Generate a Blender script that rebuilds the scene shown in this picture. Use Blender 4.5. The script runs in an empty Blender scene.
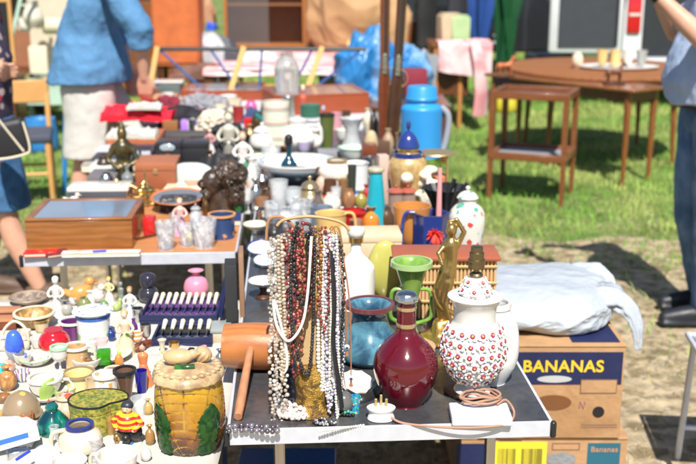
import bpy, bmesh, math, random
from mathutils import Vector, Matrix, noise
random.seed(7)
R = math.radians
sc = bpy.context.scene
C = sc.collection
# ---------------------------------------------------------------- camera, sky, sun, exposure
CAMZ = 1.62; F = 1000.0; TH = math.atan(267 / F)
cam = bpy.data.cameras.new('camera'); camo = bpy.data.objects.new('camera', cam); C.objects.link(camo)
camo.location = (0, 0, CAMZ); camo.rotation_euler = (math.pi / 2 - TH, 0, 0)
cam.sensor_width = 36; cam.lens = 36 * F / 696; cam.clip_start = .05; cam.clip_end = 900
cam.dof.use_dof = True; cam.dof.focus_distance = 2.0; cam.dof.aperture_fstop = 4.5
sc.camera = camo
w = bpy.data.worlds.new('World'); sc.world = w; w.use_nodes = True
nt = w.node_tree; bg = nt.nodes['Background']; sky = nt.nodes.new('ShaderNodeTexSky')
sky.sky_type = 'NISHITA'; sky.sun_disc = False
LD = Vector((-.07, .72, -1)).normalized()          # direction the light travels
sky.sun_elevation = math.asin(-LD.z); sky.sun_rotation = math.atan2(-LD.x, -LD.y)
nt.links.new(sky.outputs[0], bg.inputs[0]); bg.inputs[1].default_value = .074
sl = bpy.data.lights.new('sun', 'SUN'); sl.energy = 5.0; sl.angle = R(.5); sl.color = (1, .95, .87)
so = bpy.data.objects.new('sun', sl); C.objects.link(so); so.rotation_euler = LD.to_track_quat('-Z', 'Y').to_euler()
sc.view_settings.view_transform = 'Standard'; sc.view_settings.look = 'None'; sc.view_settings.gamma = 1
sc.view_settings.exposure = .6
sc.cycles.max_bounces = 8; sc.cycles.transparent_max_bounces = 8

FW = Vector((0, math.cos(TH), -math.sin(TH))); UP = Vector((0, math.sin(TH), math.cos(TH)))
def ray(px, py): return FW + Vector((1, 0, 0)) * ((px - 348) / F) + UP * ((232 - py) / F)
def at(px, py, z):                                  # where a line of sight meets the level z (a table top, the ground)
    d = ray(px, py); t = (z - CAMZ) / d.z; return Vector((0, 0, CAMZ)) + d * t
def mpp(p): return (Vector(p) - Vector((0, 0, CAMZ))).dot(FW) / F
def zat(py, Y): d = ray(348, py); return CAMZ + d.z * Y / d.y
T = .74; CL = .70
YAW = .06
# ---------------------------------------------------------------- object helpers
def tag(o, label=None, cat=None, group=None, kind=None):
    if label: o['label'] = label
    if cat: o['category'] = cat
    if group: o['group'] = group
    if kind: o['kind'] = kind
    return o
def thing(name, label, cat, loc=(0, 0, 0), rz=0, group=None):
    o = bpy.data.objects.new(name, None); C.objects.link(o); o.location = loc; o.rotation_euler = (0, 0, rz)
    o.empty_display_size = .05
    return tag(o, label, cat, group)
def obj(name, bm, mats, parent=None, loc=(0, 0, 0), rot=(0, 0, 0), sharp=40, label=None):
    me = bpy.data.meshes.new(name)
    bm.normal_update()
    for e in bm.edges:
        if len(e.link_faces) == 2 and e.calc_face_angle(0) > R(sharp): e.smooth = False
    for f in bm.faces: f.smooth = True
    bm.to_mesh(me); bm.free()
    for m in (mats if isinstance(mats, (list, tuple)) else [mats]): me.materials.append(m)
    o = bpy.data.objects.new(name, me); C.objects.link(o); o.parent = parent; o.location = loc; o.rotation_euler = rot
    if label: o['label'] = label
    return o
def solo(name, bm, mats, label, cat, loc, rz=0, group=None, sharp=40, rot=None):
    o = obj(name, bm, mats, None, loc, rot or (0, 0, rz), sharp); return tag(o, label, cat, group)
def struct(name, bm, m): return tag(obj(name, bm, m), kind='structure')
def copy_tree(o, parent=None):
    c = o.copy(); C.objects.link(c)
    if parent: c.parent = parent
    for ch in list(o.children): copy_tree(ch, c)
    return c
B = bmesh.new
# ---------------------------------------------------------------- mesh helpers
def setmi(fs, mi):
    for f in fs: f.material_index = mi
def box(bm, x0, x1, y0, y1, z0, z1, bev=0, mi=0, mtx=None, seg=1):
    b2 = bmesh.new()
    bmesh.ops.create_cube(b2, size=1)
    for v in b2.verts: v.co = Vector(((x0 + x1) / 2 + v.co.x * (x1 - x0), (y0 + y1) / 2 + v.co.y * (y1 - y0), (z0 + z1) / 2 + v.co.z * (z1 - z0)))
    if bev: bmesh.ops.bevel(b2, geom=b2.edges[:], offset=bev, segments=seg, affect='EDGES', profile=.5)
    return merge(bm, b2, mtx, mi)
def merge(bm, b2, mtx=None, mi=None):
    vs = {}
    for v in b2.verts: vs[v] = bm.verts.new(mtx @ v.co if mtx else v.co)
    for f in b2.faces:
        try: n = bm.faces.new([vs[v] for v in f.verts])
        except ValueError: continue
        n.material_index = f.material_index if mi is None else mi
    b2.free(); return bm
def smooth_prof(p, n=4):
    out = []
    for i in range(len(p) - 1):
        a, b = p[i], p[i + 1]
        if a == b: continue
        p0 = p[i - 1] if i > 0 else a; p3 = p[i + 2] if i + 2 < len(p) else b
        for k in range(n):
            t = k / n; t2 = t * t; t3 = t2 * t
            out.append(tuple(.5 * (2 * a[j] + (b[j] - p0[j]) * t + (2 * p0[j] - 5 * a[j] + 4 * b[j] - p3[j]) * t2 + (3 * a[j] - 3 * b[j] + p3[j] - p0[j]) * t3) for j in range(2)))
    out.append(p[-1]); return out
def spin(bm, pr, seg=32, mi=0, mod=None, mtx=None):
    rings = []
    for (r, z) in pr:
        if r < 1e-6: rings.append([bm.verts.new(mtx @ Vector((0, 0, z)) if mtx else (0, 0, z))]); continue
        ring = []
        for i in range(seg):
            a = 2 * math.pi * i / seg; rr = mod(r, z, a) if mod else r
            v = Vector((rr * math.cos(a), rr * math.sin(a), z)); ring.append(bm.verts.new(mtx @ v if mtx else v))
        rings.append(ring)
    for A, Bq in zip(rings, rings[1:]):
        for i in range(seg):
            j = (i + 1) % seg
            if len(A) == 1 and len(Bq) == 1: continue
            vs = [A[0], Bq[j], Bq[i]] if len(A) == 1 else [A[i], A[j], Bq[0]] if len(Bq) == 1 else [A[i], A[j], Bq[j], Bq[i]]
            f = bm.faces.new(vs); f.material_index = mi
    return bm
def hollow(pr, t, base=None):
    zb = pr[0][1] + (base or t); inner = [(max(r - t, t * .5), z) for r, z in reversed(pr) if z > zb and r > t * 1.2]
    inner[0] = (inner[0][0], inner[0][1])
    return pr + inner + [(inner[-1][0] * .8, zb), (0, zb)]
def tube(bm, pts, r, seg=8, mi=0, cap=True, sec=None):
    pts = [Vector(p) for p in pts]; n = len(pts); rr = r if isinstance(r, (list, tuple)) else [r] * n
    tan = [(pts[min(i + 1, n - 1)] - pts[max(i - 1, 0)]).normalized() for i in range(n)]
    u = tan[0].orthogonal().normalized(); rings = []
    for i in range(n):
        u = (u - tan[i] * u.dot(tan[i])); u = u.normalized() if u.length > 1e-6 else tan[i].orthogonal().normalized()
        v = tan[i].cross(u); ring = []
        for k in range(seg):
            a = 2 * math.pi * k / seg; cx, cy = math.cos(a), math.sin(a)
            if sec: cx *= sec[0]; cy *= sec[1]
            ring.append(bm.verts.new(pts[i] + (u * cx + v * cy) * rr[i]))
        rings.append(ring)
    for A, Bq in zip(rings, rings[1:]):
        for k in range(seg): bm.faces.new((A[k], A[(k + 1) % seg], Bq[(k + 1) % seg], Bq[k])).material_index = mi
    if cap:
        bm.faces.new(rings[0][::-1]).material_index = mi; bm.faces.new(rings[-1]).material_index = mi
    return bm
def curve(pts, n=6):
    pts = [Vector(p) for p in pts]; out = []
    for i in range(len(pts) - 1):
        a, b = pts[i], pts[i + 1]; p0 = pts[i - 1] if i else a; p3 = pts[i + 2] if i + 2 < len(pts) else b
        for k in range(n):
            t = k / n; out.append(.5 * (2 * a + (b - p0) * t + (2 * p0 - 5 * a + 4 * b - p3) * t * t + (3 * a - 3 * b + p3 - p0) * t ** 3))
    return out + [pts[-1]]
def ell(bm, c, r, seg=14, rng=9, mi=0, rot=None):
    r = Vector(r) if not isinstance(r, (int, float)) else Vector((r, r, r))
    m = Matrix.Translation(Vector(c)) @ (rot.to_4x4() if rot else Matrix.Identity(4)) @ Matrix.Diagonal((*r, 1))
    return spin(bm, [(math.sin(math.pi * i / rng), -math.cos(math.pi * i / rng)) for i in range(rng + 1)], seg, mi, None, m)
def limb(bm, pts, rr, seg=12, mi=0):
    tube(bm, pts, rr, seg, mi)
    for p, r in zip(pts, rr): ell(bm, p, r * .995, seg, 8, mi)
    return bm
def disp(bm, amp, s, seed=0, dirn=None):
    bm.normal_update()
    for v in bm.verts:
        n = noise.noise(v.co * s + Vector((seed, seed * 1.7, 3))); v.co += (dirn or v.normal) * n * amp
def remesh(o, vox, sm=3):
    m = o.modifiers.new('remesh', 'REMESH'); m.mode = 'VOXEL'; m.voxel_size = vox; m.use_smooth_shade = True
    if sm: s = o.modifiers.new('smooth', 'SMOOTH'); s.iterations = sm; s.factor = .5
    return o
# ---------------------------------------------------------------- materials
_m = {}
def mat(c, r=.4, m=0, tr=0, p=None, c2=None, s=40, th=.5, bump=0, bs=None, coat=0, var=.12, ior=1.45, sss=0, c3=None, st=(1, 1, 1), sh=0, al=1):
    key = (tuple(c), r, m, tr, p, str(c2), s, th, bump, bs, coat, var, ior, sss, str(c3), st, sh, al)
    if key in _m: return _m[key]
    M = bpy.data.materials.new('mat'); M.use_nodes = True; N = M.node_tree.nodes; L = M.node_tree.links; b = N['Principled BSDF']
    tc = N.new('ShaderNodeTexCoord'); mp = N.new('ShaderNodeMapping'); mp.inputs['Scale'].default_value = st
    L.new(tc.outputs['Object'], mp.inputs[0]); co = mp.outputs[0]
    def rgb(q): return (*q, 1)
    def mix(fac, a, bb, mode='MIX'):
        x = N.new('ShaderNodeMix'); x.data_type = 'RGBA'; x.blend_type = mode
        for sock, val in ((x.inputs[0], fac), (x.inputs[6], a), (x.inputs[7], bb)):
            if isinstance(val, (float, int)): sock.default_value = val
            elif isinstance(val, tuple): sock.default_value = val
            else: L.new(val, sock)
        return x.outputs[2]
    def ramp(fac, stops, const=False):
        x = N.new('ShaderNodeValToRGB'); L.new(fac, x.inputs[0]); e = x.color_ramp.elements
        if const: x.color_ramp.interpolation = 'CONSTANT'
        while len(e) < len(stops): e.new(.5)
        for k, (po, q) in enumerate(stops): e[k].position = po; e[k].color = rgb(q)
        return x.outputs[0]
    def noi(sc_, det=4, dist=0, vec=None):
        x = N.new('ShaderNodeTexNoise'); x.inputs['Scale'].default_value = sc_; x.inputs['Detail'].default_value = det; x.inputs['Distortion'].default_value = dist
        L.new(vec or co, x.inputs['Vector']); return x.outputs[0]
    col = rgb(c)
    W3 = (1, 1, 1); K3 = (0, 0, 0)
    if p == 'noise': col = mix(ramp(noi(s, 5, .6), [(max(th - .08, 0), K3), (min(th + .08, 1), W3)]), rgb(c), rgb(c2))
    elif p == 'spots':
        v = N.new('ShaderNodeTexVoronoi'); v.inputs['Scale'].default_value = s; L.new(co, v.inputs['Vector'])
        col = mix(ramp(v.outputs['Distance'], [(0, W3), (th, K3)], True), rgb(c), rgb(c2))
    elif p == 'floral':
        v = N.new('ShaderNodeTexVoronoi'); v.inputs['Scale'].default_value = s; L.new(co, v.inputs['Vector'])
        sp = N.new('ShaderNodeSeparateColor'); L.new(v.outputs['Color'], sp.inputs[0])
        k = len(c2); pc = ramp(sp.outputs[0], [(i / k, q) for i, q in enumerate(c2)], True)
        ds = N.new('ShaderNodeMath'); ds.operation = 'MULTIPLY_ADD'; L.new(noi(s * 3, 2), ds.inputs[0]); ds.inputs[1].default_value = .35; L.new(v.outputs['Distance'], ds.inputs[2])
        col = mix(ramp(ds.outputs[0], [(0, W3), (th, K3)], True), rgb(c), pc)
    elif p in ('stripes', 'vstripes', 'rings'):
        sx = N.new('ShaderNodeSeparateXYZ'); L.new(co, sx.inputs[0]); src = sx.outputs[2] if p == 'stripes' else sx.outputs[0]
        if p == 'vstripes':
            at2 = N.new('ShaderNodeMath'); at2.operation = 'ARCTAN2'; L.new(sx.outputs[0], at2.inputs[0]); L.new(sx.outputs[1], at2.inputs[1]); src = at2.outputs[0]
        mm = N.new('ShaderNodeMath'); mm.operation = 'MULTIPLY'; L.new(src, mm.inputs[0]); mm.inputs[1].default_value = s
        fr = N.new('ShaderNodeMath'); fr.operation = 'FRACT'; L.new(mm.outputs[0], fr.inputs[0])
        stops = [(0, c), (th, c2)] if not c3 else [(0, c), (th, c2), ((1 + th) / 2, c3)]
        col = ramp(fr.outputs[0], stops, True)
    elif p == 'wood':
        wv = N.new('ShaderNodeTexWave'); wv.bands_direction = 'Z' if st[2] > 1 else 'Y'; wv.inputs['Scale'].default_value = s; wv.inputs['Distortion'].default_value = 7; wv.inputs['Detail'].default_value = 4; wv.inputs['Detail Scale'].default_value = 1.6
        L.new(co, wv.inputs[0]); f2 = ramp(noi(s * 2, 6, 1), [(.3, K3), (.7, W3)])
        col = mix(mix(.5, wv.outputs[0], f2), rgb(c), rgb(c2))
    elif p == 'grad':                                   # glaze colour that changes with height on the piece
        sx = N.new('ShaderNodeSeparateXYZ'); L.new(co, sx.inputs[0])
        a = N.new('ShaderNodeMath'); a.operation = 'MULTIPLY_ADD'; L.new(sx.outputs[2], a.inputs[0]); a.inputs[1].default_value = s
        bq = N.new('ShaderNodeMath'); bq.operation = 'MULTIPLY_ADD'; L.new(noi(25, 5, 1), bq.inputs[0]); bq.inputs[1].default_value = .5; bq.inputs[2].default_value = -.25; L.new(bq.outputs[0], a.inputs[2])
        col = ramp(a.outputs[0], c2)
    if var:
        vv = ramp(noi(9 if not bs else bs * .2, 6), [(.25, (1 - var,) * 3), (.75, (1 + var * .3,) * 3)])
        col = mix(1.0, col, vv, 'MULTIPLY')
    if isinstance(col, tuple): b.inputs['Base Color'].default_value = col
    else: L.new(col, b.inputs['Base Color'])
    b.inputs['Roughness'].default_value = r; b.inputs['Metallic'].default_value = m; b.inputs['IOR'].default_value = ior
    if not tr and r > .08 and not m:
        rr = N.new('ShaderNodeMapRange'); L.new(noi(14, 5), rr.inputs[0]); rr.inputs[3].default_value = r * .75; rr.inputs[4].default_value = min(1, r * 1.3); L.new(rr.outputs[0], b.inputs['Roughness'])
    b.inputs['Transmission Weight'].default_value = tr; b.inputs['Coat Weight'].default_value = coat; b.inputs['Sheen Weight'].default_value = sh
    b.inputs['Alpha'].default_value = al
    if sss: b.inputs['Subsurface Weight'].default_value = sss; b.inputs['Subsurface Radius'].default_value = (.02, .01, .006)
    if bump:
        bn = N.new('ShaderNodeBump'); bn.inputs['Strength'].default_value = min(1, bump); bn.inputs['Distance'].default_value = .004 if bump <= 1 else .004 * bump
        L.new(noi(bs or s * 2, 5), bn.inputs['Height']); L.new(bn.outputs[0], b.inputs['Normal'])
    _m[key] = M; return M
WHITE = mat((.70, .68, .64), .22, coat=.4); CREAM = mat((.74, .66, .50), .3, coat=.3); GOLD = mat((.78, .52, .2), .28, 1, bump=.2, bs=60)
BRASS = mat((.60, .43, .2), .42, .8, bump=.2, bs=90); BLACK = mat((.02, .02, .022), .35); ALU = mat((.66, .69, .78), .4, .35, bump=.05, bs=200)
STEEL = mat((.6, .6, .62), .25, 1); CUT = mat((.85, .87, .9), .06, al=.42, bump=1, bs=110, var=0, coat=1, p='noise', c2=(.45, .48, .52), s=45); GLASS = mat((.8, .84, .86), .03, al=.28, var=0, coat=1); TERRA = mat((.62, .24, .1), .6, bump=.2, bs=150)
WOODR = mat((.20, .05, .02), .35, p='wood', c2=(.1, .025, .01), s=6, st=(1, 1, 5), coat=.4); WOODT = mat((.28, .12, .045), .4, p='wood', c2=(.28, .12, .04), s=5, st=(1, 1, 6))
WOODL = mat((.62, .4, .18), .45, p='wood', c2=(.5, .3, .12), s=5, st=(1, 6, 1)); WOODD = mat((.1, .04, .02), .4, p='wood', c2=(.05, .02, .012), s=6, st=(6, 1, 1))
NAVY = mat((.02, .04, .2), .2, coat=.5); RED = mat((.55, .02, .02), .2, coat=.5); SILV = mat((.62, .61, .6), .22, 1, bump=.3, bs=80)
SKIN = mat((.60, .33, .23), .5, sss=.08, bump=.15, bs=120)
# ---------------------------------------------------------------- the ground
bm = B(); n = 40
GR = mat((.10, .17, .03), .9, p='noise', c2=(.2, .25, .07), s=1.6, bump=1, bs=60, var=.4)
def strip(x0, x1, y0, y1, z, nx, ny, f=None):
    bm = B(); g = [[bm.verts.new((x0 + (x1 - x0) * i / nx, y0 + (y1 - y0) * j / ny, z)) for i in range(nx + 1)] for j in range(ny + 1)]
    for j in range(ny):
        for i in range(nx): bm.faces.new((g[j][i], g[j][i + 1], g[j + 1][i + 1], g[j + 1][i]))
    return bm
struct('ground', strip(-300, 300, -300, 500, 0, 4, 4), GR)
DIRT = mat((.46, .37, .24), .95, p='noise', c2=(.22, .17, .09), s=13, th=.53, bump=1.5, bs=60, var=.5)
bm = B(); ctr = bm.verts.new((0, 2, .004)); ring = []
for i in range(400):
    a = 2 * math.pi * i / 400; rx, ry = 6.5, 4.1 
    rr = 1 + .09 * noise.noise(Vector((math.cos(a) * 3, math.sin(a) * 3, 1))) + .12 * noise.noise(Vector((math.cos(a) * 14, math.sin(a) * 14, 5)))
    ring.append(bm.verts.new((math.cos(a) * rx * rr, 2 + math.sin(a) * ry * rr, .004)))
for i in range(400): bm.faces.new((ctr, ring[i], ring[(i + 1) % 400]))
struct('dirt_path', bm, DIRT)
def blades(n, region, hmin, hmax, wd, keep, lean=.5):
    vs = []; fs = []; 
    while n > 0:
        x = random.uniform(region[0], region[1]); y = region[2] + (region[3] - region[2]) * random.random() ** 1.4
        if not keep(x, y): continue
        n -= 1; a = random.uniform(0, 6.28); h = random.uniform(hmin, hmax) * (1 + .5 * noise.noise(Vector((x * 1.3, y * 1.3, 0)))); dx, dy = math.cos(a) * wd, math.sin(a) * wd
        lx, ly = random.gauss(0, lean) * h, random.gauss(0, lean) * h; k = len(vs)
        vs += [(x - dx, y - dy, 0), (x + dx, y + dy, 0), (x + lx * .4 + dx * .7, y + ly * .4 + dy * .7, h * .6), (x + lx * .4 - dx * .7, y + ly * .4 - dy * .7, h * .6), (x + lx, y + ly, h)]
        fs += [(k, k + 1, k + 2, k + 3), (k + 3, k + 2, k + 4)]
    me = bpy.data.meshes.new('g'); me.from_pydata(vs, [], fs); return me
def gk(x, y):
    e = ((x / 6.5) ** 2 + ((y - 2) / 4.1) ** 2); f1 = noise.noise(Vector((x * .9, y * .9, 9))) * .35 + noise.noise(Vector((x * 3.1, y * 3.1, 2))) * .3 + noise.noise(Vector((x * 9, y * 9, 6))) * .15
    return random.random() < 1 / (1 + math.exp(-(e + f1 - .9) * 11)) * .96 + .015
me = blades(150000, (-6, 8, 2.5, 20), .02, .062, .0038, gk); me.name = 'grass'
me.materials.append(mat((.19, .40, .045), .6, p='noise', c2=(.46, .54, .14), s=1.1, var=.5, bs=10))
o = bpy.data.objects.new('grass', me); C.objects.link(o); tag(o, 'short green lawn grass behind the stalls', 'grass', kind='stuff')
me = blades(60000, (-3.5, 4.5, 1.5, 7), .004, .018, .0018, lambda x, y: True, 2.6); me.name = 'dry_straw'
me.materials.append(mat((.68, .59, .39), .7, p='noise', c2=(.42, .34, .18), s=6, var=.4))
o = bpy.data.objects.new('dry_straw', me); C.objects.link(o); tag(o, 'dry trampled straw lying on the bare ground', 'straw', kind='stuff')
me = blades(30000, (-3.5, 4.5, 1.8, 7), .008, .03, .002, lambda x, y: noise.noise(Vector((x * 2.2, y * 2.2, 3))) + .5 * noise.noise(Vector((x * 7, y * 7, 1))) > .18, 1.2); me.name = 'withered_weeds'
me.materials.append(mat((.30, .25, .11), .8, p='noise', c2=(.14, .17, .05), s=8))
o = bpy.data.objects.new('withered_weeds', me); C.objects.link(o); tag(o, 'withered brown and green weeds in patches on the bare ground', 'weeds', kind='stuff')
bm = B()
for k in range(420):
    ell(bm, (random.uniform(-1.5, 3.4), random.uniform(2.3, 5.8), .006), (random.uniform(.005, .014), random.uniform(.004, .011), random.uniform(.003, .007)), 6, 4)
tag(obj('gravel', bm, mat((.35, .31, .26), .9, p='noise', c2=(.2, .17, .14), s=30)), 'small loose stones scattered over the bare ground', 'gravel', kind='stuff')

# ---------------------------------------------------------------- tables of the stall
def table(label, c0, wd, ln, top, z=T, edge=ALU, name='folding_table', rz=YAW, legs=True, group=None, th=.032):
    t = thing(name, label, 'table', (c0[0], c0[1], 0), rz, group)
    bm = B(); box(bm, .006, wd - .006, .006, ln - .006, z - .026, z - .0005, .002); obj('tabletop', bm, top, t)
    if edge:
        for (a, b2, c, d) in ((0, wd, 0, .006), (0, wd, ln - .006, ln), (0, .006, .0065, ln - .0065), (wd - .006, wd, .0065, ln - .0065)):
            bm = B(); box(bm, a, b2, c, d, z - th, z + .0012, .0012); obj('edge_trim', bm, edge, t)
        for (x, y) in ((0, 0), (wd, 0), (0, ln), (wd, ln)):
            bm = B(); box(bm, x - .006, x + .006, y - .006, y + .006, z - th - .001, z + .0022, .003); obj('corner_cap', bm, BLACK, t)
    if legs:
        for (x, y) in ((.1, .12), (wd - .1, .12), (.1, ln - .1), (wd - .1, ln - .1)):
            bm = B(); tube(bm, [(x, y, 0), (x, y, z - .03)], .012, 8); obj('leg', bm, STEEL, t)
        for y in (.1, ln - .1):
            bm = B(); tube(bm, [(.1, y + (.02 if y < .2 else 0), .22), (wd - .1, y + (.02 if y < .2 else 0), .22)], .009, 8); obj('stretcher', bm, STEEL, t)
    return t
TOP1 = mat((.05, .05, .055), .2, p='noise', c2=(.085, .08, .08), s=5, th=.55, bump=.06, bs=300, var=.3)
a = at(226.5, 431, T); b_ = at(558, 431, T); W1 = b_.x - a.x
dv = Vector((-math.sin(YAW), math.cos(YAW), 0))
table('black topped folding table with aluminium edge nearest the camera', a, W1, 1.83, TOP1)
WCL = mat((.5, .51, .54), .8, bump=.3, bs=40)
table('black table behind the nearest one carrying the blue and gold urn', a + dv * 1.85, W1, 1.83, TOP1)
table('farthest table of the right hand row under the red framed case', a + dv * 3.7, W1, 1.83, WCL)
p = at(21, 256, T); W2 = at(236, 256, T).x - p.x
TOPW = mat((.5, .22, .09), .45, p='wood', c2=(.4, .17, .06), s=4, st=(1, 6, 1))
table('orange brown folding table with wide aluminium edge under the glass lidded case', p, W2, 1.0, TOPW, th=.036)
table('dark covered table behind the glass lidded case', p + dv * 1.02, W2, 1.5, mat((.1, .09, .09), .8), edge=None)
table('white covered table beside the man in the blue shirt', p + dv * 2.54, W2, 1.9, WCL, edge=None)
# white cloth table, front left
CLOTH = mat((.52, .50, .45), .85, bump=.5, bs=30, var=.08)
q = Vector((-1.62, 1.2, 0)); wl = a.x - .02 - q.x; ll = 1.5
t = table('trestle table under the white cloth at front left', q, wl, ll, WOODL, z=CL - .006, edge=None, name='trestle_table', rz=0)
bm = B(); nx, ny = 60, 60
g = []
for j in range(ny + 1):
    row = []
    for i in range(nx + 1):
        u = -.22 + (wl + .24) * i / nx; v = -.2 + (ll + .22) * j / ny; x, y, z = u, v, CL
        if u < 0: x = -.004 + .012 * math.sin(v * 22); z = CL + u
        if v < 0: y = -.004 + .012 * math.sin(u * 22); z = min(z, CL + v)
        if u > wl: x = wl + .004; z = min(z, CL - (u - wl))
        if v > ll: y = ll + .004; z = min(z, CL - (v - ll))
        row.append(bm.verts.new((x, y, z + .0016 * noise.noise(Vector((u * 9, v * 9, 0))))))
    g.append(row)
for j in range(ny):
    for i in range(nx): bm.faces.new((g[j][i], g[j][i + 1], g[j + 1][i + 1], g[j + 1][i]))
solo('tablecloth', bm, CLOTH, 'white cloth covering the front left table of china and figurines', 'tablecloth', (q.x, q.y, .001), sharp=80)

# ---------------------------------------------------------------- generic wares
PR = {
 'vase': [(.0, 0), (.5, 0), (.55, .02), (.9, .3), (1, .48), (.88, .66), (.5, .82), (.42, .9), (.56, 1)],
 'ginger': [(0, 0), (.62, 0), (.64, .03), (.82, .25), (1, .6), (.93, .78), (.6, .9), (.5, .93), (.52, 1)],
 'round': [(0, 0), (.5, 0), (.55, .02), (.92, .25), (1, .48), (.9, .72), (.62, .9), (.6, 1)],
 'bowl': [(0, 0), (.4, 0), (.42, .06), (.45, .08), (.75, .4), (.94, .75), (1, 1)],
 'cup': [(0, 0), (.45, 0), (.5, .04), (.75, .25), (.9, .6), (1, 1)],
 'mug': [(0, 0), (.85, 0), (.92, .03), (.93, .5), (.95, .95), (1, 1)],
 'tumbler': [(0, 0), (.7, 0), (.72, .02), (.8, .3), (.9, .65), (1, 1)],
 'flare': [(0, 0), (.42, 0), (.45, .02), (.5, .3), (.68, .65), (1, 1)],
 'cyl': [(0, 0), (.95, 0), (.95, 0), (1, .03), (1, .5), (1, .97), (.97, 1), (.97, 1)],
 'cone': [(0, 0), (1, 0), (1, 0), (.98, .03), (.75, .45), (.5, 1), (.5, 1)],
 'onion': [(0, 0), (.45, 0), (.5, .02), (.92, .22), (1, .42), (.82, .65), (.42, .78), (.26, .84), (.34, .92), (.62, 1)],
 'bottle': [(0, 0), (.9, 0), (.97, .02), (1, .1), (1, .5), (.9, .6), (.4, .74), (.3, .8), (.29, .93), (.36, .94), (.36, 1)],
 'egg': [(0, 0), (.35, .03), (.8, .2), (1, .42), (.9, .68), (.55, .92), (0, 1)],
 'dome': [(0, 0), (1, 0), (1, .08), (.92, .4), (.65, .75), (.3, .94), (0, 1)],
 'goblet': [(0, 0), (.7, 0), (.68, .03), (.2, .1), (.12, .2), (.14, .38), (.5, .46), (.85, .6), (.95, .8), (1, 1)],
 'pitcher': [(0, 0), (.6, 0), (.65, .02), (.95, .25), (1, .42), (.8, .65), (.55, .82), (.6, 1)],
 'hour': [(0, 0), (.9, 0), (.9, .03), (.6, .3), (.5, .55), (.7, .85), (1, 1)],
}
CLOSED = {'egg', 'dome'}
def ware(kind, name, cat, label, px, top, bot, w, m, z=T, m2=None, lid=None, handle=None, seg=28, group=None, foot=None, stop=None, closed=False, rx=None, mod=None, tilt=None, band=None, H=None, hk=(.35, .86)):
    pr = PR[kind]; rb = pr[1][0] if kind not in CLOSED else (pr[1][0]); p = at(px, bot, z); r = w / 2 * mpp(p)
    if kind == 'egg': rb = .3
    p = at(px, bot, z) + Vector((0, rb * r, 0)); r = w / 2 * mpp(p)
    rt = pr[-1][0] * r
    if H is None: H = max(zat(top, p.y + rt) - z, .01)
    sp = smooth_prof([(a_ * r, b2 * H) for a_, b2 in pr]); op = kind not in CLOSED and not closed
    parts = (m2 or lid or handle or foot or stop or band)
    wall = min(.004, r * .14); sd_ = random.uniform(0, 50)
    if not mod: mod = lambda r_, z__, a_: r_ * (1 + .022 * noise.noise(Vector((math.cos(a_) * .9, math.sin(a_) * .9, z__ / max(H, .01) * 1.6 + sd_))))
    if op: sp2 = hollow(sp, wall)
    else: sp2 = sp if sp[-1][0] < 1e-6 else sp + [(0, sp[-1][1])]
    rotz = random.uniform(-.3, .3)
    bm = B(); spin(bm, sp2, seg, 0, mod)
    if rx: bmesh.ops.scale(bm, vec=(1, rx, 1), verts=bm.verts)
    if not parts:
        o = solo(name, bm, m, label, cat, p, 0, group, rot=(tilt or 0, 0, rotz)); return o
    t = thing(name, label, cat, p, 0, group); o = obj('body', bm, m, t)
    zt = sp[-1][1]; rt = sp[-1][0]
    if m2:                                           # contrasting rim
        bm = B(); spin(bm, [(rt - wall * 1.3, zt - H * .015), (rt - wall * 1.3, zt + .0025), (rt + wall * .4, zt + .0025), (rt + wall * .5, zt - H * .05), (rt - wall * .5, zt - H * .05)], seg); obj('rim', bm, m2, t)
    if band:
        k = min(range(len(sp)), key=lambda i: abs(sp[i][1] - band[0] * H)); rr, zz = sp[k]
        bm = B(); spin(bm, [(rr * .9, zz - H * band[1]), (rr + .0012, zz - H * band[1]), (rr + .0015, zz + H * band[1]), (rr * .9, zz + H * band[1])], seg); obj('band', bm, band[2], t)
    if lid:
        lm, lh = lid; lh = lh * r * 2; bm = B(); spin(bm, smooth_prof([(rt * .8, zt - .001), (rt * 1.12, zt + .001), (rt * 1.1, zt + lh * .12), (rt * .8, zt + lh * .4), (rt * .25, zt + lh * .6), (0, zt + lh * .62)]), seg); l = obj('lid', bm, lm, t)
        bm = B(); spin(bm, smooth_prof([(rt * .12, zt + lh * .58), (rt * .12, zt + lh * .66), (rt * .25, zt + lh * .8), (rt * .16, zt + lh * .95), (0, zt + lh)]), 14); obj('knob', bm, lm, l)
    if stop:
        bm = B(); spin(bm, smooth_prof([(rt * .8, zt - .004), (rt * .9, zt + .001), (rt * 1.25, zt + .003), (rt * 1.3, zt + stop[1] * r), (rt * .6, zt + stop[1] * r * 1.3), (0, zt + stop[1] * r * 1.4)]), 16); obj('stopper', bm, stop[0], t)
    if handle:
        hm, sides = handle
        for ang in sides:
            k1 = sp[int(len(sp) * hk[0])]; k2 = sp[int(len(sp) * hk[1])]; hr = max(r * .1, .003)
            mid = max(k1[0], k2[0]) + r * .55
            pts = curve([(k1[0] * .93, 0, k1[1]), (mid * .93, 0, k1[1] + (k2[1] - k1[1]) * .15), (mid, 0, (k1[1] + k2[1]) / 2), (mid * .9, 0, k2[1] - (k2[1] - k1[1]) * .05), (k2[0] * .9, 0, k2[1])], 5)
            bm = B(); tube(bm, pts, hr, 8); obj('handle', bm, hm, t, rot=(0, 0, R(ang)))
    if foot:
        bm = B(); spin(bm, [(0, -.0005), (rb * r * 1.15, -.0005), (rb * r * 1.2, .005), (rb * r * .9, .009)], seg); obj('foot', bm, foot, t)
    return t
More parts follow.
